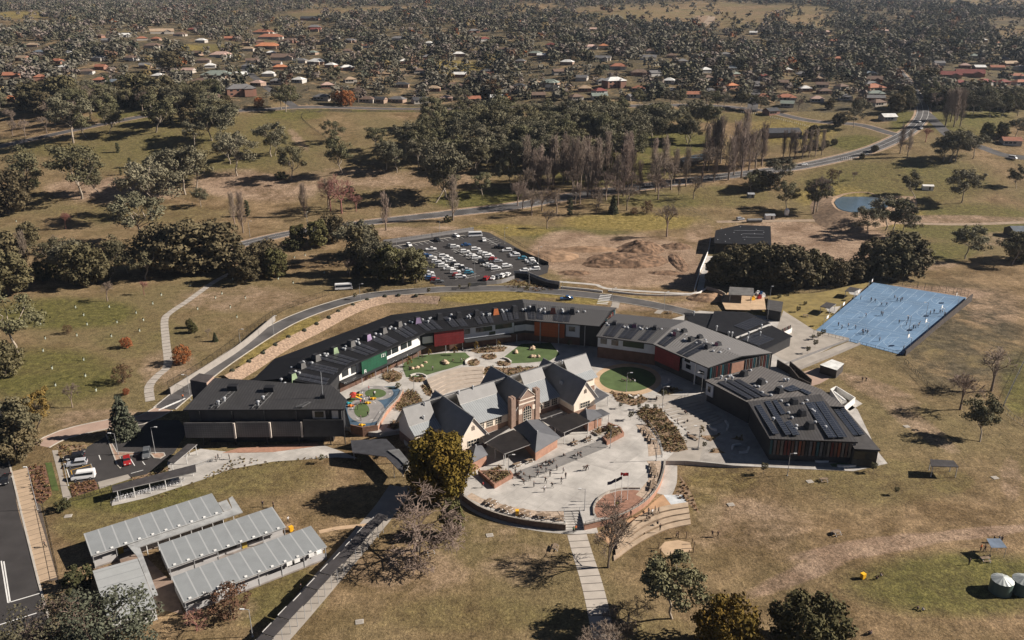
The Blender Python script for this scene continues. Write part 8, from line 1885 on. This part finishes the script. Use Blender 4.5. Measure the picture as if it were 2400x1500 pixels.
arc([(1093, 856), (1092, 848), (1100, 842), (1112, 839)], 'pale curved seat at the path end of the turf oval'); arc([(962, 882), (975, 878), (990, 879), (1000, 884)], 'pale curved seat around the bed at the amphitheatre end of the turf oval'); arc([(1178, 840), (1190, 843), (1198, 850)], 'pale curved seat at the corner of the second turf lawn')
arc([(1662, 1000), (1668, 1007), (1680, 1010)], 'pale curved seat in the shaded courtyard, upper arc on its open side'); arc([(1700, 988), (1706, 998), (1703, 1010)], 'pale curved seat in the shaded courtyard, upper arc on its building side'); arc([(1716, 1055), (1718, 1046), (1736, 1043)], 'pale curved seat in the shaded courtyard, lower arc back half'); arc([(1732, 1062), (1750, 1061), (1755, 1050)], 'pale curved seat in the shaded courtyard, lower arc front half')
arc([(1550, 905), (1562, 902), (1570, 896), (1568, 890)], 'pale curved seat in shade beside the round turf circle'); arc([(1474, 928), (1486, 934), (1497, 928)], 'pale curved seat in the garden bed below the round turf circle'); arc([(1962, 1094), (1985, 1095), (2005, 1093)], 'long low white seat on the apron in front of the annex'); arc([(2016, 1091), (2032, 1086)], 'short low white seat on the apron beside the long one')
arc([(1910, 1083), (1935, 1083), (1965, 1080)], 'white kerb seat on the shaded side of the small apron turf')
def wbin(u, v, label, z=None):
    p = S(u, v) if z is None else P(u, v, z); o = empty('wheelie_bin', p, random.uniform(0, 3)); tag(o, label, 'bin'); mb = MB(); mb.box((0, 0, .55), (.62, .7, .95), 0, 0, 1.1); mb.build('tub', YEL, o); mb = MB(); mb.box((0, .02, 1.08), (.7, .8, .1)); mb.build('lid', YEL, o)
    for s_ in (-1, 1): mb = MB(); mb.tube((s_ * .3, -.36, .12), (s_ * .38, -.36, .12), .12, n=10); mb.build('wheel', TYRE, o)
    o.scale = (1.1,) * 3
wbin(1290, 1052, 'yellow wheelie bin against the brick pavilion wall'); wbin(1212, 1207, 'yellow wheelie bin among the tables above the dark curved wall', ZT); wbin(683, 1245, 'yellow wheelie bin beside the middle portable'); wbin(2022, 1356, 'yellow wheelie bin on the lawn beside a seated group')
for u, v, lb in ((1148, 1255, 'pale concrete pit lid on the grass below the plaza wall'), (1713, 1183, 'pale concrete pit lid on the lawn beyond the seating terraces'), (1898, 1129, 'pale concrete pit lid beside the grey picnic table'), (160, 1210, 'pale framed pit lid on the grass behind the rearmost portable'), (843, 1458, 'white stone slab on the grass beside the covered walkway'), (2332, 1120, 'pale pit lid beside the wheel track'), (2125, 1000, 'pale pit lid on the slope near the white enclosure')):
    p = T(u, v); mb = MB(); mb.box((0, 0, .04), (1.5, 1.2, .16)); mb.box((0, 0, .13), (1.1, .8, .03), mi=1); tag(mb.build('pit_lid', [KERB, CONC2], loc=p), lb, 'pit lid').rotation_euler = (0, 0, R(12))
p = T(2328, 1300); mb = MB(); mb.face([(-1.6, -1.2, 2.6), (1.6, -1.2, 2.6), (1.4, 1.2, 3.1), (-1.4, 1.2, 3.1)]); mb.face([(-1.4, 1.2, 3.08), (1.4, 1.2, 3.08), (1.6, -1.2, 2.58), (-1.6, -1.2, 2.58)]); o = empty('shade_sail', p); tag(o, 'small blue grey shade sail on posts beside the tank side picnic table', 'shade sail'); mb.build('sail', mat('sail_blue', (.13, .17, .23), .7), o)
for x, y in ((-1.5, -1.1), (1.5, -1.1), (1.3, 1.1), (-1.3, 1.1)): mb = MB(); mb.tube((x, y, 0), (x, y, 2.7), .05); mb.build('post', GALV, o)
# boulders on the lawns of the courtyard
bm_ = mat('boulder_sandstone', (.48, .36, .25), .9, var=.25, scale=1.5)
for u, v, s_, lb in ((1041, 853, 1.5, 'large tan boulder on the turf oval'), (975, 862, 1.3, 'tan boulders beside the saplings on the turf oval'), (997, 851, .8, 'small tan boulder on the turf oval'), (1245, 818, 1.3, 'pale boulder at the shaded edge of the second turf lawn'), (1214, 826, 1.2, 'tan boulder on the path side of the second turf lawn'), (1254, 836, 1.4, 'tan boulder in the middle of the second turf lawn')):
    mb = MB(); rg_ = np.random.default_rng(int(u)); 
    for k in range(3): mb.lathe((rg_.normal() * .6 * s_, rg_.normal() * .4 * s_, 0), [(.6 * s_ * rg_.uniform(.6, 1), 0), (.7 * s_ * rg_.uniform(.6, 1), .3 * s_), (.4 * s_, .6 * s_ * rg_.uniform(.6, 1)), (.1, .65 * s_)], 7)
    tag(mb.build('boulder', bm_, loc=P(u, v, ZT)), lb, 'boulder')
# ------------------------------------------------------------------ garden beds and ground cover
GC = mat('groundcover_leaves', (.105, .095, .042), .9, 0, .4, 1.3, col2=(.20, .155, .075), spec=.1); GC2 = mat('groundcover_rust', (.16, .09, .045), .9, 0, .4, 1.1, spec=.1)
gcv, gcm = [], []
def bed(px, z, dens=1.4, hgt=.55, rust=.35, soil=True, seed=0, lift=.02):
    ps = Ps(px, z) if z is not None else [T(*p) for p in px]
    if soil: sheet('garden_bed', ps, ps[0].z + lift, MULCH)
    xs, ys_ = [p.x for p in ps], [p.y for p in ps]; A_ = (max(xs) - min(xs)) * (max(ys_) - min(ys_)); rg_ = np.random.default_rng(seed + int(px[0][0]))
    q = [(p.x, p.y) for p in ps]; cs = []
    for _ in range(int(A_ * dens)):
        x, y = rg_.uniform(min(xs), max(xs)), rg_.uniform(min(ys_), max(ys_))
        if inpoly(x, y, q): cs.append((x, y, ps[0].z + lift + hgt * .35))
    if not cs: return
    cs = np.array(cs); v, f = leafcloud(rg_, cs, rg_.uniform(.25, .55, len(cs)) * hgt / .55, 9, .17, up=.3, flat=.9); gcv.append(v); gcm.append((rg_.random(len(cs)) < rust).repeat(9))
def ebed(cx, cy, rx, ry, z=ZT, **k): bed([(cx + rx * math.cos(t), cy + ry * math.sin(t)) for t in np.linspace(0, 6.28, 17)[:-1]], z, **k)
ebed(919, 882, 24, 14, hgt=1.0); ebed(978, 889, 20, 7); ebed(1147, 836, 18, 7); ebed(1110, 850, 15, 8); ebed(1181, 852, 17, 6)
bed([(1097, 822), (1120, 816), (1165, 812), (1190, 813), (1180, 824), (1120, 828)], ZT)
bed([(985, 905), (1000, 898), (1012, 915), (1010, 930), (998, 926)], ZT)
bed([(940, 930), (955, 914), (975, 920), (992, 945), (975, 962), (940, 965), (925, 958)], ZT, hgt=1.2, dens=2)
bed([(905, 1002), (925, 985), (950, 980), (948, 1000), (925, 1008)], ZT, hgt=.7)
bed([(1125, 868), (1145, 858), (1180, 862), (1260, 860), (1270, 872), (1190, 885), (1130, 880)], ZT, hgt=.7)
bed([(1432, 918), (1460, 922), (1500, 925), (1520, 935), (1508, 945), (1482, 952), (1445, 940)], ZT, hgt=.6)
bed([(1490, 968), (1505, 955), (1548, 958), (1570, 985), (1590, 1008), (1605, 1035), (1613, 1054), (1585, 1060), (1556, 1058), (1548, 1035), (1530, 1010), (1512, 990)], ZT, hgt=.8, dens=2.2, rust=.25)
bed([(1560, 905), (1600, 915), (1570, 925), (1540, 922)], ZT)
for q in ([(1640, 1022), (1690, 1018), (1665, 1035)], [(1712, 1028), (1740, 1022), (1742, 1034)], [(1660, 1062), (1678, 1050), (1702, 1062)]): bed(q, ZT, hgt=.6)
for q, h_ in PL: 
    cx, cy = sum(p.x for p in q) / len(q), sum(p.y for p in q) / len(q); bed([pix((cx + (p.x - cx) * .8, cy + (p.y - cy) * .8, h_)) for p in q], h_, hgt=.9, soil=False, dens=2.5)
bed([(163, 1137), (222, 1124), (232, 1146), (170, 1166)], 0, soil=False, rust=.9, dens=2.2, hgt=.45, lift=.07); bed([(66, 1095), (105, 1090), (122, 1160), (100, 1180), (80, 1178)], 0, soil=False, rust=.7, dens=2, lift=.06)
bed([(130, 1042), (200, 1042), (205, 1050), (150, 1068)], 0, rust=.3, dens=2); bed([(122, 1056), (150, 1068), (160, 1120), (152, 1115), (136, 1060)], 0, soil=False, dens=2, hgt=.6); bed([(308, 1122), (395, 1095), (398, 1102), (312, 1132)], 0, dens=1.6, rust=.2)
bed([(1590, 1110), (1598, 1130), (1580, 1165), (1612, 1180), (1640, 1205), (1625, 1165), (1605, 1130)], 0, rust=.8, hgt=.4)
bed([(560, 1068), (640, 1085), (760, 1066), (840, 1080), (838, 1084), (760, 1072), (640, 1090), (540, 1106), (470, 1130), (360, 1172), (358, 1168), (470, 1124)], 0, soil=False, dens=1.0, hgt=.22, rust=.2)
bed([(1200, 650), (1240, 662), (1300, 680), (1260, 684), (1180, 674)], 0, soil=False, dens=.8, hgt=.5, rust=.6)
v = np.concatenate(gcv); o = bpy.data.objects.new('ground_cover', npmesh('ground_cover', v, np.arange(len(v)).reshape(-1, 4), [GC, GC2], np.concatenate(gcm).astype(int))); COL.objects.link(o); tag(o, 'low leafy ground cover filling the garden beds and planters', 'plants', kind='stuff')
# saplings
sap = [(908, 868, 'y'), (867, 892, 'y'), (958, 860, 'y'), (1006, 836, 'y'), (1066, 833, 'y'), (1115, 822, 'y'), (1143, 820, 'o'), (1168, 818, 'y'), (1335, 815, 'o'), (933, 918, 'o'), (826, 905, 'y'), (1497, 960, 'o'), (1454, 958, 'o'), (1478, 985, 'o'), (1515, 966, 'o'), (1534, 962, 'o'), (1550, 1012, 'o'), (1555, 935, 'o'), (1643, 1020, 'y'), (1650, 1052, 'o'), (882, 1085, 'o'), (845, 1090, 'o'), (755, 1086, 'o'), (897, 1115, 'o'), (1905, 797, 'o'), (1918, 795, 'o'), (1928, 790, 'o'), (1910, 815, 'o'), (1893, 829, 'o'), (832, 702, 'o'), (1005, 690, 'o'), (1077, 678, 'o'), (1100, 676, 'o'), (1215, 680, 'o'), (1236, 684, 'o'), (1790, 1110, 'o'), (2046, 1108, 'o'), (2100, 1160, 'o'), (1825, 705, 'o'), (1845, 700, 'o'), (1870, 735, 'o'), (1886, 720, 'o')]
random.seed(5)
for i, (u, v, k) in enumerate(sorted(sap)):
    p = S(u, v); t = {'y': 'yellow', 'o': 'gum'}[k]; v_ = TT[t][0]; o = empty('sapling', p); tag(o, '%s young sapling %s, %s sapling from street side' % ('yellowish' if k == 'y' else 'greenish', 'in the school courtyards' if 700 < u < 1680 and v > 780 else 'along the roads and verges', nth(i + 1)), 'sapling', 'young saplings'); h = random.uniform(1.8, 3.0) * (1.25 if k == 'y' else 1); o.scale = (h * .8, h * .8, h)
    for me, n in zip(v_, ('trunk', 'crown')): c = bpy.data.objects.new(n, me); COL.objects.link(c); c.parent = o
mbg = MB(); mbg.lathe((0, 0, 0), [(.16, 0), (.22, .75)], 7); mbg.tube((.28, 0, 0), (.28, 0, 1.0), .03); mbg.lathe((0, 0, .6), [(.1, 0), (.3, .3), (.1, .7)], 6, 1)
tg0 = mbg.build('tree_guard', [mat('guard_pale', (.62, .68, .58), .7), LM['shrub']]); tg_first = True
gl = sorted([(75, 746), (95, 762), (106, 795), (101, 824), (122, 865), (180, 788), (196, 740), (204, 762), (177, 722), (256, 721), (274, 757), (261, 790), (319, 735), (336, 752), (327, 777), (358, 713), (378, 693), (196, 845), (200, 883), (446, 671), (463, 726), (520, 690), (545, 655), (505, 700), (130, 905), (225, 917), (575, 700), (540, 722), (715, 600), (730, 585), (690, 605), (652, 655), (687, 665), (760, 640), (555, 745), (38, 520)])
for i, (u, v) in enumerate(gl):
    o = tg0 if tg_first else tg0.copy()
    if not tg_first: COL.objects.link(o)
    tg_first = False; o.location = T(u, v); tag(o, 'pale tree guard with a seedling on the lawn, %s from street side' % nth(i + 1), 'tree guard', 'tree guards on the lawn')
for i, (u, v) in enumerate([(165, 1460), (2430, 1200)]): pass
# guard posts round the park loop
wp = MB(); wp.tube((0, 0, 0), (0, 0, 1.0), .14, n=6); w0 = wp.build('bollard', PAINT); f0 = True
bl = [(1738 + i * 4.6, 264 + i * .45) for i in range(9)] + [(1806 + i * 5.0, 275 + i * 1.25) for i in range(20)] + [(1972 + (i % 6) * 4.5, 382 + 4 * (i // 6) - 10) for i in range(12)]
for u, v in bl:
    o = w0 if f0 else w0.copy()
    if not f0: COL.objects.link(o)
    f0 = False; o.location = T(u, v); tag(o, 'short white post in the row edging the park loop road', 'bollard', 'white posts along the park loop')
# ------------------------------------------------------------------ air
HAZE = True
if HAZE:
    mb = MB(); mb.box((0, 6500, 340), (27000, 13500, 700)); m = bpy.data.materials.new('haze_air'); m.use_nodes = True; nt = m.node_tree; nt.nodes.remove(nt.nodes['Principled BSDF'])
    pv = nt.nodes.new('ShaderNodeVolumePrincipled'); pv.inputs['Color'].default_value = (.72, .84, 1.0, 1); pv.inputs['Density'].default_value = .000042; pv.inputs['Anisotropy'].default_value = .2
    nt.links.new(pv.outputs[0], nt.nodes['Material Output'].inputs['Volume']); o = mb.build('haze', m); o['kind'] = 'stuff'
